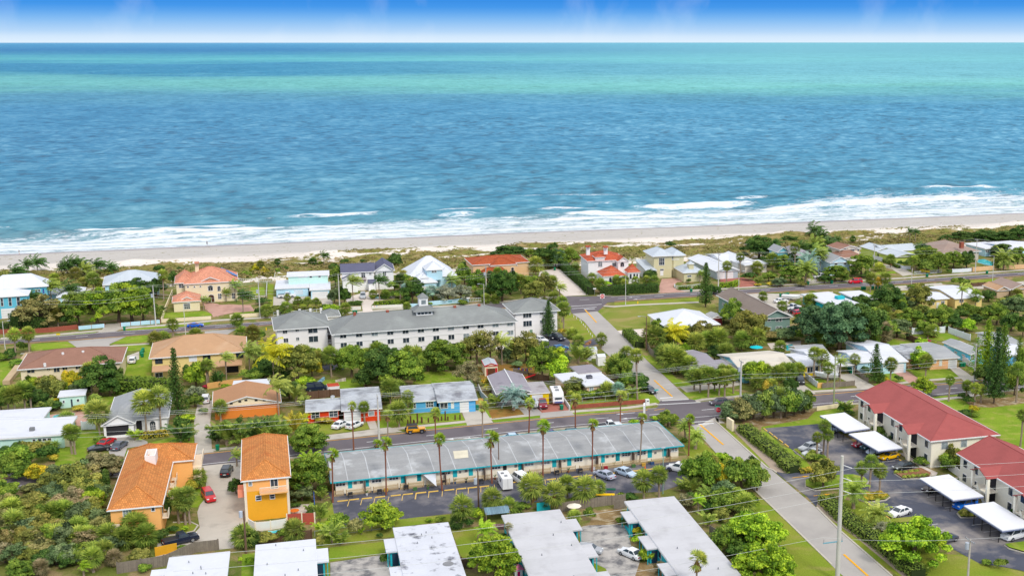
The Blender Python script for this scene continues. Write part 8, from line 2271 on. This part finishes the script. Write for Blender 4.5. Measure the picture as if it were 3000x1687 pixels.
TT('in the tall wood behind the blue and red houses','b3','tree 430 305 500 340 green; tree 220 310 280 250 green; tree 330 200 320 200 bright; tree 640 300 180 150 green; wispy 800 240 360 420 olive; wispy 960 230 280 380 ol2; wispy 720 200 260 300 olive; coco 1090 235 250 340 palml; wispy 1370 215 340 360 olive; wispy 1260 190 230 280 olive; tree 1150 215 170 180 greyg; tree 1560 420 320 420 green; tree 1740 430 300 300 lime; tree 1690 260 280 230 bright; bush 1270 268 140 80 greyg; wispy 690 480 320 300 tan; wispy 760 520 150 180 tan; tree 1480 220 200 220 green; tree 1780 240 200 170 greyg; wispy 560 250 200 260 tan')
TT('in the cluttered corner by the side street','b3','areca 1990 225 280 310 palm; areca 2080 180 220 240 palml; sabal 2440 400 280 280 palm; areca 2380 420 240 260 palml; sabal 2560 250 200 220 palm; tree 1940 580 280 210 olive; areca 1980 470 180 130 palm; tree 2250 620 200 110 green; sabal 2330 620 200 170 palml; sabal 2460 650 160 200 blue; bush 2020 640 220 100 green; sabal 1900 660 110 110 palml; tree 2550 520 180 200 green; bush 2150 620 160 80 bright; areca 2530 380 180 200 palm')
TT('around the lilac-roofed house and its drive','b3','date 1225 770 300 270 blue; areca 1030 730 240 220 palm; bush 900 500 110 110 gold; bush 925 560 110 90 yel; tree 1380 680 130 120 dk; bush 1360 640 110 90 green; tree 700 560 160 140 greyg')
TT('in the wood behind the red house','b2','tree 1100 430 440 400 olive; tree 1270 380 220 200 yel; tree 1730 380 350 340 green; tree 1900 490 280 230 dk; tree 2130 490 480 440 dk; tree 2330 490 480 400 green; tree 2240 350 380 260 greyg; sabal 1490 375 210 340 palm; sabal 1340 310 200 230 olive; tree 1580 300 190 190 green; sabal 1190 260 230 240 palm; sabal 1670 140 200 120 palm; tree 1760 180 260 170 green; sabal 2040 170 210 190 palm; tree 2480 430 220 300 green; sabal 2500 260 230 220 palm; sabal 2400 150 200 130 palm; tree 2540 430 120 120 bright; tree 960 300 180 160 green; tree 1290 180 160 140 bright; tree 1420 240 200 160 palmd; tree 2040 400 240 200 greyg; areca 1080 700 260 340 palm; areca 960 420 200 200 palmd; tree 1000 640 240 200 palmd; bush 1180 500 200 120 lime; areca 1170 740 180 200 palml; sabal 1900 180 180 130 palm; tree 2210 180 260 120 green')
TT('in the palm thicket along the near road','b2','areca 150 1165 240 280 palmd; areca 260 1190 330 400 palm; areca 420 1200 340 440 palm; areca 580 1195 340 450 palmd; areca 740 1190 340 440 palm; areca 880 1180 280 400 palm; areca 340 1130 300 350 palmd; areca 660 1120 320 380 palmd; areca 820 1100 300 340 palm; areca 1070 1090 230 390 gold; areca 1150 960 200 200 yel; coco 870 760 290 380 palml; sabal 190 830 180 190 palm; areca 110 1100 160 240 palm; areca 1010 1000 160 260 gold; bush 1400 900 180 50 gold; areca 960 1150 180 260 palm')
TT('between the tall orange townhouse and the motel','b2','tree 1230 1290 420 330 green; tree 1160 1250 260 230 bright; tree 1330 1230 200 200 green; areca 1240 1449 280 270 lime; tree 1290 1500 300 200 green; coco 380 1430 180 190 palm')
TT('between the tall orange townhouse and the motel','c2','tree 1230 490 470 430 green; tree 1120 400 280 230 green; tree 1380 400 240 260 olive; tree 370 480 170 190 dk; bush 330 420 90 90 dk; tree 1150 560 250 170 greyg; areca 1230 720 130 180 palm')
TT('in the yards of the red and blue houses','b2','sabal 2190 720 240 310 palm; sabal 2290 965 260 290 palm; sabal 2400 700 160 180 palm; sabal 1885 900 140 230 palm; areca 2420 690 120 110 palm; bush 2120 690 130 90 dk; sabal 2290 560 200 130 palm')
for q in[('b2',1757,1248,100,575,'before the red house drive'),('b2',2165,1130,120,360,'beside the concrete pole'),('b3',310,1150,120,405,'before the blue house posts'),('b3',866,1105,120,440,'before the blue house drive'),('b3',1418,1052,120,420,'before the boat trailer'),('b3',1955,1005,130,425,'before the red brick wall'),('b4',72,952,130,410,'left of the lane arrows')]:
 T('wash',q[0],q[1],q[2],q[3],q[4],'palml','in the road verge '+q[5])
T('sabal','b4',258,645,170,590,'palml','standing tallest beside the side street')
for i,q in enumerate([('c2',1525,574,140,620),('c2',2150,497,140,680),('c3',365,442,135,672),('c3',965,348,175,600),('c3',1580,292,150,680),('c3',2160,217,120,615),('b4',320,1402,110,595),('b4',880,1332,110,510)]):
 T('wash',*q,'bright','in the row before the motel')
T('wash','b2',2030,1250,110,130,'bright','behind the motel roof near the concrete pole')
TT('on the grass at the right end of the motel','b4','date 960 1225 210 220 palml; date 840 1115 200 220 palm; bush 235 940 120 60 lime; bush 480 890 110 50 lime; tree 630 965 220 180 green; tree 700 930 130 110 bright; bush 820 1200 90 110 green')
TT('by the side street junction','b4','areca 210 620 210 180 palml; tree 270 510 250 190 dk; tree 60 420 250 290 green; tree 150 320 140 150 green; bush 110 520 150 110 green; sabal 30 600 120 130 blue; bush 330 560 110 120 dk')
TT('in front of the taupe building and open field','a4','pine 1075 805 210 540 dk; tree 1170 650 170 110 dk; tree 1390 1020 270 290 green; tree 1590 1260 430 390 olive; tree 1480 1150 280 250 olive; sabal 1500 1320 220 220 palm; sabal 1680 1300 220 250 palml; tree 1290 980 150 130 green; bush 1850 1200 250 120 ol2; bush 2000 1200 260 140 greyg; bush 2120 1190 180 120 green; sabal 1750 745 120 120 palm; sabal 1975 855 130 120 palm; sabal 2285 785 140 125 palm; bush 2165 800 90 80 green')
TT('in the palm mass between the side street and white-roofed house','a4','coco 700 1295 330 300 yel; sabal 490 1300 260 260 palm; sabal 960 1350 230 230 palml; sabal 640 1440 260 180 palm; sabal 1230 1310 260 240 palm; sabal 1320 1449 220 210 palm; tree 1010 1220 330 230 olive; tree 1150 1110 200 90 olive; tree 840 1360 160 130 bright; tree 500 1060 140 120 green; sabal 420 1200 200 170 olive; sabal 1080 1300 210 200 palm; tree 580 1200 240 160 palmd; sabal 700 1200 240 170 palm; sabal 1200 1200 220 140 palm; sabal 860 1200 220 160 palmd; tree 1180 1440 200 180 dk; sabal 560 1430 200 180 palmd')
TT('around the lilac-roofed house by the side street','b4','sabal 700 340 320 310 palm; sabal 610 300 260 280 palm; sabal 780 300 260 220 palml; sabal 880 360 230 220 palm; sabal 940 530 210 250 palm; sabal 1110 615 210 345 palm; sabal 1240 600 170 300 palm; sabal 1300 605 210 310 palml; sabal 1400 570 150 280 palm; sabal 1270 320 150 110 palm; sabal 1010 560 180 260 palm; sabal 1180 540 170 220 palm; sabal 1060 420 170 170 palm; sabal 1300 180 200 180 palm; sabal 1350 400 140 160 palm; tree 740 330 250 170 palmd; sabal 1050 340 160 100 palml')
TT('before the broad cream-grey roof','b4','tree 1660 330 280 190 bright; areca 1730 500 300 270 palml; sabal 1930 530 210 280 palm; sabal 2060 460 200 240 palm; sabal 2170 410 170 190 palm; sabal 1850 560 190 150 palml; tree 1600 420 200 200 green; sabal 1680 560 170 190 palm; sabal 1990 340 150 140 palm; tree 2080 560 170 170 palmd; sabal 1600 330 160 150 palm; sabal 1950 120 160 160 palm; bush 1800 570 120 150 gold; sabal 1790 420 160 190 palm')
TT('in the dense clump at the corner of the near road','b4','tree 1400 880 340 230 greyg; tree 1520 900 330 270 ol2; tree 1640 880 320 310 greyg; tree 1760 870 320 330 palm; tree 1880 860 320 360 greyg; tree 2010 850 320 350 green; tree 2130 820 300 310 greyg; tree 2240 790 260 260 green; tree 1700 760 260 200 greyg; tree 2060 720 260 210 greyg; sabal 1960 865 170 350 palm; sabal 1870 640 150 90 tan; tree 1940 740 240 220 greyg; tree 2190 720 200 180 palm')
TT('along the beach road by the cream tower house','a4','sabal 1325 515 120 245 palm; sabal 1480 340 110 190 palm; sabal 1685 425 150 150 palm; coco 1010 500 110 130 palm; bush 420 470 140 110 dk; sabal 250 560 110 110 palm; sabal 380 560 110 120 palm; sabal 470 580 130 140 palm; sabal 40 560 110 120 palm; bush 660 100 110 70 dk; sabal 120 580 90 100 palml; bush 880 520 60 50 dk')
TT('in the palm grove left of the red suv','a4','tree 1700 250 380 260 dk; tree 1850 260 280 230 palmd; sabal 1860 395 160 220 palm; coco 1600 150 200 150 palmd; bush 1590 490 160 95 dk; bush 1625 492 70 75 red; tree 1820 510 170 130 green; tree 2080 515 260 190 green; date 2280 400 270 230 blue; date 2250 530 270 260 palm; sabal 2125 340 130 290 palm; coco 2420 400 180 300 palml; coco 2390 350 220 270 palm; bush 1690 555 90 30 gold; bush 1840 550 90 45 gold; bush 1970 548 90 50 gold; tree 1980 400 220 200 green; coco 2200 200 220 170 palmd; coco 1910 120 200 110 palmd; tree 2080 320 180 160 palmd; tree 2350 240 250 180 dk; tree 1940 560 160 110 greyg; tree 2480 520 130 110 dk; tree 2500 330 150 200 green; bush 2200 560 120 60 olive; tree 2070 60 200 90 dk; date 2040 330 120 120 blue; areca 1700 540 130 130 palm; sabal 2000 300 120 150 palm; tree 1780 330 200 120 dk')
TT('on the dunes beyond the palm grove','a5','coco 90 240 230 170 palmd; coco 190 290 200 150 palmd; coco 120 400 250 180 palm; coco 370 310 120 100 dk; sabal 555 320 80 110 dk; coco 1225 325 110 210 palmd; coco 1290 325 110 200 palmd; tree 1400 430 200 140 dk; tree 1700 290 240 90 dk; tree 1850 290 300 130 dk; tree 2100 300 320 150 dk; tree 2330 310 320 150 dk; tree 2500 300 220 200 dk; tree 1980 270 260 90 dk; tree 2200 220 200 80 dk; tree 2420 250 250 110 dk')
TT('along the far road at right','a5','tree 350 745 280 180 green; tree 430 740 180 140 palm; tree 660 680 280 240 green; tree 720 560 200 120 green; areca 560 690 180 130 palmd; sabal 1000 580 130 150 palm; date 1350 420 170 130 palmd; tree 1430 560 330 200 green; tree 1560 640 230 220 green; tree 1430 640 200 160 palm; tree 1350 600 150 130 dk; bush 1115 530 60 40 dk; bush 1165 560 60 50 dk; bush 1215 580 80 100 dk; sabal 1260 640 120 190 palm; sabal 1290 620 120 180 palm; tree 1740 590 220 190 green; tree 1900 590 190 200 dk; tree 1650 560 150 120 green; tree 2310 420 270 120 dk; date 2330 600 260 210 palm; tree 2500 570 220 220 green; sabal 2240 420 130 100 olive; sabal 2260 600 130 120 palm; tree 200 520 160 170 green; coco 170 640 150 240 palml; coco 50 700 220 220 blue; coco 280 400 180 150 palmd; sabal 870 620 160 80 palml; bush 740 700 160 60 dk; tree 300 340 180 130 greyg; bush 1690 640 60 40 dk; bush 1400 650 120 50 gold')
TT('among the bins on the inland side of the far road','a5','sabal 765 870 140 220 palm; sabal 850 860 110 160 gold; sabal 935 860 150 215 palm; tree 1820 805 200 110 green; sabal 1890 880 110 110 olive; tree 1280 830 150 60 green')
TT('around the yellow houses at upper right','a5','tree 950 1130 400 320 dk; tree 1080 1100 240 200 green; tree 1330 1010 320 230 olive; tree 1200 1090 220 160 greyg; tree 1450 900 180 110 green; tree 640 1000 200 120 dk; tree 880 960 170 120 green; sabal 920 1180 200 160 palm; tree 720 1040 170 80 green; coco 1830 1140 150 350 palml; sabal 2000 1020 150 180 palm; tree 2155 980 170 150 dk; tree 1900 1150 220 150 green; tree 2010 1110 170 80 palm; sabal 2490 970 160 130 olive; tree 2350 1040 220 110 olive; tree 1530 1170 200 110 palm; areca 1230 1240 260 150 palm; tree 1370 1150 200 140 olive; coco 1890 920 130 150 palml; sabal 60 1010 160 120 palm; bush 1620 1060 60 60 green')
TT('in the huge dark fig grove','a5','round 130 1500 520 440 teal; round 400 1560 620 540 teal; round 680 1530 540 490 dk; round 330 1380 520 340 dk; round 610 1360 520 330 teal; round 60 1370 360 320 dk; round 820 1400 330 330 green; sabal 185 1520 230 230 palm; sabal 250 1560 200 200 palm')
TT('in the scrubby trees at upper right above the peach house','a5','tree 1080 1400 330 200 greyg; tree 1240 1290 280 220 green; tree 1600 1290 320 240 green; tree 1730 1310 240 190 dk; tree 1500 1240 220 150 palmd; tree 1900 1330 200 140 lime; sabal 1500 1400 170 150 palml; sabal 1440 1420 110 130 palm; tree 2250 1250 300 230 green; tree 2450 1200 320 260 greyg; tree 2520 1060 220 160 green; tree 2560 1400 180 230 green; tree 2000 1250 160 120 palmd; tree 2170 1150 180 120 dk; tree 1150 1230 250 160 olive; sabal 930 1449 200 210 tan; tree 860 1430 120 200 green; tree 1010 1430 160 220 palm; tree 2420 1330 240 220 dk; tree 1400 1360 200 150 green; tree 1820 1200 180 140 dk')
TT('around the houses at right on the near road','b5','sabal 95 595 160 360 palm; sabal 185 560 190 300 palm; sabal 260 660 150 250 palm; coco 403 645 170 300 palm; sabal 575 415 140 130 palm; pine 820 655 230 480 dk; sabal 1000 635 170 275 palm; bush 1095 635 90 75 dk; bush 945 645 80 70 yel; tree 1350 430 240 210 lime; sabal 1415 590 180 270 palm; tree 1320 480 150 120 green; tree 1395 800 260 210 bright; tree 870 640 140 110 green; bush 700 520 90 80 dk; sabal 190 245 220 220 palm; pine 820 250 150 330 green; sabal 925 195 190 190 tan; tree 1370 200 130 80 lime; tree 1500 205 80 50 bright; bush 1440 190 80 50 red')
TT('in the pine group on the apartment lawn','b5','pine 2220 895 330 930 palmd; pine 2120 660 280 780 bright; pine 2310 640 260 720 green; pineopen 2010 560 220 470 bright; tree 2460 790 240 320 green; sabal 2480 885 180 470 palm; sabal 1690 865 120 300 palm; sabal 1893 865 140 240 palm; sabal 1990 905 150 250 palml; sabal 2065 885 130 210 palml; bush 1980 995 120 80 yel; bush 1880 1030 140 60 dk; bush 1990 1050 100 50 green; bush 1920 900 120 90 dk; tree 2560 640 160 400 green; tree 2390 720 170 200 green; pine 2500 600 200 500 green; sabal 2540 1405 150 440 palm; bush 1860 840 110 70 dk; tree 2100 700 220 250 dk')
TT('close to the red-roofed apartment buildings','b5','areca 460 1000 210 220 palm; bush 860 1245 150 110 green; areca 960 1280 110 90 palmd; bush 430 1000 100 90 dk; bush 520 1030 90 60 dk')
TT('close to the red-roofed apartment buildings','c5','bush 1375 145 180 90 green; areca 1640 60 180 130 palml; tree 1680 140 260 170 green; areca 1900 30 400 220 palml; tree 1740 30 220 160 olive; tree 2050 60 220 170 green; bush 1850 330 110 50 dk; areca 2110 20 180 150 palm; bush 2440 690 100 60 dk')
TT('in the apartment lot','c5','sabal 655 385 160 275 palm; sabal 755 505 170 475 palm; sabal 870 495 180 360 palm; date 560 650 330 320 palm; date 830 875 340 270 palml; tree 210 420 320 340 olive; bush 110 390 140 130 green; bush 40 225 120 60 gold; bush 1885 745 120 85 olive; bush 2300 1362 150 125 green; bush 2135 1312 120 55 green; tree 1260 1300 700 500 lime; tree 1080 1120 340 260 bright; tree 1180 1230 320 240 lime; tree 1480 1160 340 260 lime; wispy 900 980 220 160 grey; sabal 90 60 150 90 palm; bush 70 90 150 90 palm')
TT('in the apartment lot','b4','sabal 2385 1345 130 310 palm; sabal 2468 1310 150 420 palm; sabal 2510 1330 140 330 palm; bush 2420 1400 150 120 green')
for i,(x,y)in enumerate([(1165,290),(1215,285),(1270,280),(1335,278),(1390,272),(1420,268),(1120,235),(1180,232),(1250,222),(1310,218),(1070,235)]):
 T('bush','c5',x,y+12,60,45,'palml','in the mulched parking island')
for i,(x,y)in enumerate([(700,560),(760,560),(820,550),(880,540),(930,525),(740,520),(810,510),(870,500)]):
 T('bush','c5',x,y,80,60,'gold','in the pointed parking island')
TT('in the tree mass right of the motel lot','c4','areca 900 480 300 270 palm; tree 1050 430 400 430 green; tree 900 330 260 260 green; wispy 1120 330 280 300 olive; tree 1230 420 300 280 yel; areca 980 150 260 160 palml; tree 1250 180 320 190 bright; tree 1500 440 420 360 green; tree 1680 440 300 300 palm; tree 1400 300 280 220 green; tree 1620 260 220 200 green; sabal 1530 750 260 260 palml; areca 1150 570 360 220 palm; tree 1330 680 420 270 green; tree 1570 670 280 220 bright; tree 1440 620 260 200 greyg; tree 1280 560 320 220 greyg; areca 1100 860 230 240 palml; tree 1250 800 220 150 olive; coco 990 720 170 220 lime; tree 1200 690 260 150 dk; tree 870 620 220 150 dk; wispy 840 680 200 200 tan; areca 790 440 180 160 palm; tree 1160 280 180 260 bright')
TT('on the strip between the rightmost duplex and the street','c4','tree 1650 1170 640 440 lime; tree 1500 1060 420 300 bright; tree 1800 1130 360 310 bright; tree 1340 1180 380 340 green; tree 1480 1240 300 200 dk; tree 1900 1120 170 260 bright; tree 1760 1580 620 500 lime; tree 1620 1480 340 340 green; tree 1580 1320 240 210 blue; tree 1900 1600 380 330 lime; tree 1420 1020 260 170 bright; bush 270 1075 120 110 lime; bush 275 960 100 110 yel; bush 380 1280 170 150 bright; wash 965 1620 210 500 palml; sabal 345 530 260 310 palm; sabal 525 515 220 350 palm; bush 190 540 150 60 dk; bush 50 580 110 70 green; wispy 530 1440 160 160 tan; bush 60 820 90 60 green; bush 300 1000 110 90 green')
TT('in the row behind the bottom duplexes','c3','sabal 1440 645 330 380 palml; sabal 1710 680 300 320 palml; sabal 2060 610 320 320 palml; sabal 1860 520 220 240 palm; sabal 2230 520 180 190 palm; sabal 625 870 280 350 palm; sabal 970 730 260 300 palm; sabal 1170 730 220 190 palm; bush 800 780 190 120 bright; bush 1330 660 180 70 green; tree 1960 620 140 130 green; coco 890 1090 260 270 lime; tree 1000 1500 560 480 bright; tree 880 1350 320 260 bright; tree 1120 1280 280 230 green; sabal 1940 880 170 200 palml; bush 2120 800 120 160 green; sabal 560 890 180 150 palmd; bush 1600 650 140 80 dk; tree 1040 700 150 150 dk; bush 700 860 120 90 dk; bush 360 800 110 50 green; bush 230 810 90 40 bright; coco 1160 960 110 170 tan; bush 2500 540 120 70 green; bush 1120 1040 150 90 dk; bush 2560 880 110 110 dk')
TT('in the scrub below the tall orange townhouse','c2','tree 2100 895 440 300 bright; areca 1360 800 200 320 palm; areca 1500 1060 300 330 palml; areca 1620 1070 220 180 palm; areca 1400 960 260 220 lime; sabal 460 1110 300 250 palm; bush 720 1065 240 140 olive; sabal 1060 1015 270 220 palm; bush 930 1030 130 140 green; bush 1370 1080 150 120 olive; bush 1780 960 160 180 ol2; bush 2060 1000 80 60 dk; areca 1380 560 160 180 palm; bush 1240 740 90 70 dk; areca 1850 960 90 140 lime; bush 530 1330 110 110 bright; bush 1580 900 220 180 green; sabal 560 1100 190 170 palmd; bush 1060 640 120 50 dk; bush 420 1290 60 70 lime; bush 2120 1310 110 120 dk')
TT('around the grey house with the double garage','b1','sabal 1170 1085 290 410 palml; sabal 1730 1055 300 500 palml; sabal 1905 1020 260 520 palml; sabal 790 965 220 170 palm; sabal 843 1285 190 335 palm; sabal 882 1290 180 325 palm; areca 1590 1125 210 170 lime; areca 2130 1165 340 330 palmd; areca 2230 1130 240 260 palm; bush 2190 910 190 80 lime; pine 2105 890 250 880 dk; tree 2310 490 280 280 bright; tree 2310 630 190 150 grey; tree 2300 730 190 150 green; tree 2270 420 190 200 dk; sabal 2450 500 150 320 palm; areca 2560 480 120 240 palmd; bush 1180 1160 130 90 green; bush 1510 620 130 50 lime; bush 300 1180 140 70 olive; date 460 1200 120 70 palm; date 575 1215 90 90 palml; date 655 1215 110 80 palm; bush 2400 820 110 80 green; coco 1100 720 170 130 palm; bush 2140 1050 200 200 dk')
TT('in the woods on the left edge','b1','sabal 110 835 210 330 palm; sabal 185 860 230 370 palm; sabal 305 825 230 380 palm; sabal 375 815 160 330 palmd; areca 560 770 220 160 palml; tree 620 640 330 260 olive; tree 560 530 250 190 olive; tree 730 600 250 160 bright; tree 1180 600 460 420 dk; tree 1300 600 260 240 dk; tree 960 600 240 200 greyg; sabal 1088 620 220 400 palml; tree 860 560 220 280 yel; tree 380 480 200 120 bright; tree 20 780 190 200 palmd; tree 470 740 220 200 palmd; bush 620 760 260 90 dk; bush 500 820 160 70 olive; tree 180 1460 380 280 green; tree 100 1350 240 150 dk; bush 380 1300 330 130 olive; bush 560 1380 230 190 dk; bush 620 1370 140 90 gold; bush 250 1260 260 110 dk; tree 1310 1449 280 140 tan; tree 1050 1470 350 130 ol2; bush 950 770 190 60 gold; bush 1060 770 120 70 green; tree 20 560 130 90 dk; bush 2440 1000 60 40 green; bush 660 690 120 60 yel; bush 200 260 160 90 green; bush 60 180 150 60 dk; tree 820 330 160 120 yel; tree 1370 430 180 170 dk')
woods=[]
rw=random.Random(21)
for gy in range(7):
 for gx in range(9):
  x=40+gx*150+rw.uniform(-45,45);y=330+gy*150+rw.uniform(-40,40)
  if x>1230-max(0,(700-y))*0 and y<900:continue
  if x>1100 and y>250 and y<800:x=1080-rw.uniform(0,80)
  woods.append((x,y))
for i,(x,y)in enumerate(woods):
 if y<470 and x<560:continue
 kd=rw.choice(['tree','tree','tree','wispy','sabal']if y>700 else['tree','tree','tree','wispy'])
 w=rw.uniform(260,380)if kd!='sabal' else rw.uniform(220,290)
 T(kd,'c1',x,y+60,w,rw.uniform(200,290),rw.choice(['olive','ol2','greyg','olive','ol2','green','greyg','tan']if kd!='sabal' else['palm','palml','palm']),'in the dense wood at lower left')
TT('in the dense wood at lower left','c1','tree 1080 680 330 250 bright; sabal 1600 1060 340 340 palm; sabal 1730 1130 300 280 palm; sabal 1290 1110 280 270 palm; sabal 680 1120 340 250 palml; sabal 1050 1100 280 220 palm; sabal 1480 1120 280 240 palm; bush 360 1120 120 180 gold; sabal 1100 1400 260 280 palml; coco 990 1449 180 180 lime; sabal 480 1449 200 180 tan; tree 260 1480 330 220 green; tree 500 1350 260 200 dk; tree 780 1330 260 200 dk; tree 900 470 420 330 olive; tree 1200 330 420 320 tan; tree 1330 260 260 200 green; tree 1050 310 300 220 ol2; tree 200 300 330 220 green; tree 90 240 220 250 green; tree 480 330 330 200 yel; tree 620 430 280 200 olive; tree 1150 560 300 220 greyg; tree 1220 450 200 250 dk; tree 400 450 260 100 ol2; wispy 180 1100 230 230 tan; tree 1650 1300 260 160 olive; sabal 1350 1330 200 180 tan; bush 1700 1390 160 80 green; tree 1880 1030 110 110 dk; tree 60 1200 200 300 ol2; tree 1900 1010 160 110 dk')
TT('on the drive side of the apricot townhouse','c1','sabal 2330 370 240 190 palm; bush 2270 390 130 90 gold; sabal 2105 830 230 400 palm; sabal 2190 845 220 350 palml; sabal 2235 835 220 430 palm; bush 2030 950 130 90 dk; sabal 2160 760 200 260 palm; bush 2150 1160 120 80 green; bush 2190 910 90 50 lime; bush 2000 560 70 110 dk')
def hedge(zn,pts,w_,h,col,label,dens=26,loose=.12,leaf=.22):
 W=[G(ZN[zn](pts[i],pts[i+1]))for i in range(0,len(pts),2)]
 r=NR;P_,N_,S_=[],[],[]
 for A,B in zip(W,W[1:]):
  l=hypot(B[0]-A[0],B[1]-A[1]);dx,dy=(B[0]-A[0])/l,(B[1]-A[1])/l
  area=l*(w_+2*h);n=int(area*dens)
  s=r.uniform(-.3,l+.3,n);q=r.uniform(-(w_/2+h),w_/2+h,n)
  top=np.abs(q)<=w_/2
  lat=np.where(top,q,np.sign(q)*w_/2);z=np.where(top,h,h-(np.abs(q)-w_/2))
  wob=loose*(vnoise(s*.8,lat+50,3)-.3)*3
  nn=np.stack([np.where(top,0,np.sign(q)*-dy),np.where(top,0,np.sign(q)*dx),np.where(top,1.,.15)],1)
  p=np.stack([A[0]+dx*s-dy*lat,A[1]+dy*s+dx*lat,z],1)+nn*wob[:,None]+r.normal(0,loose*.5,(n,3))
  p[:,2]=np.maximum(p[:,2],.03)
  P_.append(p);N_.append(nn+r.normal(0,.5,(n,3)));S_.append(r.uniform(.7,1.3,n)*leaf)
 P_=np.concatenate(P_);o0=np.array([W[0][0],W[0][1],0])
 tt=np.clip(.5+.5*(fbm(P_[:,0]*.7,P_[:,1]*.7,8,3)-.5)+NR.normal(0,.15,len(P_)),0,1)
 me=leaf_mesh('hedge',P_-o0,np.concatenate(N_),np.concatenate(S_),tt);me.materials.append(LEAF)
 o=link('hedge',me,None,tuple(o0));o.color=lin(COLS[col])+(1,)
 core=MB()
 for A,B in zip(W,W[1:]):
  l=hypot(B[0]-A[0],B[1]-A[1]);dx,dy=(B[0]-A[0])/l,(B[1]-A[1])/l;k=w_/2*.8
  core.prism([(A[0]-o0[0]-dy*k,A[1]-o0[1]+dx*k),(A[0]-o0[0]+dy*k,A[1]-o0[1]-dx*k),(B[0]-o0[0]+dy*k,B[1]-o0[1]-dx*k),(B[0]-o0[0]-dy*k,B[1]-o0[1]+dx*k)],0,h*.9)
 core.build('twigs',M('hedge twigs',(44,58,26)),o)
 tag(o,label,'hedge')
hedge('a1',(180,1000,300,1065,560,1050),3.2,3.2,'dk','tall dark hedge wrapping the corner of the blue beach house drive')
hedge('a1',(-60,1080,100,1075),2,2.0,'dk','short dark hedge at the left edge above the street wall')
hedge('a2',(1015,820,1090,840,1250,845,1370,830),1.2,1.0,'olive','curved low hedge round the drive island of the white modern house')
hedge('a2',(1050,770,1200,755,1360,765),1.0,.9,'palm','back run of the low hedge round the drive island')
hedge('a2',(2010,785,2390,770),1.4,1.2,'bright','bright flowering hedge above the painted tile wall')
hedge('a2',(1700,785,1840,780),1.0,.9,'dk','short hedge above the short white wall')
hedge('a3',(1790,330,1900,440,2030,550,2140,660),2.4,2.6,'dk','long diagonal hedge beside the sandy access road')
hedge('a3',(2260,660,2576,655),2.0,2.6,'dk','tall clipped hedge before the red-orange tiled mansion, left part')
hedge('a4',(-5,648,250,640,510,628),2.0,2.8,'dk','tall clipped hedge before the red-orange tiled mansion, right part')
hedge('a4',(760,600,890,595),1.0,1.0,'green','left small box hedge inside the curved white fence')
hedge('a4',(940,590,1010,585),1.0,1.0,'green','right small box hedge inside the curved white fence')
hedge('a4',(1250,575,1380,570,1450,545),1.6,1.6,'lime','lime green hedge at the corner of the brick red drive')
hedge('a4',(150,1130,300,1285),2.6,1.8,'green','thick clipped hedge block on the edge of the side street')
hedge('a5',(770,440,1100,590),.9,.9,'green','thin hedge beside the long white panel fence')
hedge('b1',(1400,560,1700,580,2040,590),3.2,3.4,'green','tall loose hedge between the lawn and the grey house',loose=.3,leaf=.3,dens=18)
hedge('b1',(1660,1090,1800,1085,1960,1060),2.0,.9,'gold','yellow flowering hedge under the two fan palms',loose=.15)
hedge('b4',(1520,1010,1700,1160,1900,1310,2110,1449),3.0,1.5,'palm','long clipped hedge along the footpath, upper run',dens=20)
hedge('c5',(240,580,420,760,640,930,900,1110,1130,1300,1330,1470),3.0,1.5,'palm','long clipped hedge along the footpath, lower run',dens=20)
hedge('c4',(1990,150,2120,235),2.6,1.5,'palm','near end of the clipped footpath hedge at the lot entrance',dens=20)
hedge('c4',(2190,235,2330,215),1.2,.7,'gold','yellow low hedge at the lot entrance',loose=.1)
hedge('b4',(1820,180,1880,170),.5,.4,'dk','tiny hedge scrap in the shaded yard')
hedge('c3',(1200,720,1320,700),1.0,1.0,'green','short shrub hedge behind the middle duplex')
# labels that single each plant out
from collections import defaultdict
grp=defaultdict(list)
for v in VEG:grp[(v[1],v[2],v[3])].append(v)
for(kind,col,where),L_ in grp.items():
 L_.sort(key=lambda v:v[4]);n=len(L_)
 for i,v in enumerate(L_):
  size=''
  s=CN[col]+' '+KN[kind][1]
  if n==1:lab=s+' '+where
  elif i==0:lab='leftmost '+s+' '+where
  elif i==n-1:lab='rightmost '+s+' '+where
  else:lab=ORD[i]+' '+s+' from left '+where
  wds=lab.split()
  if len(wds)>16:lab=' '.join(wds[:16])
  v[0]['label']=lab
  v[0]['group']={'sabal':'cabbage palms','wash':'tall fan palms','coco':'coconut palms','date':'date palms','areca':'clumping palms','pine':'pines','pineopen':'pines','bush':'bushes in the yards','tree':'leafy trees','round':'round fig trees','wispy':'wispy trees'}[kind]
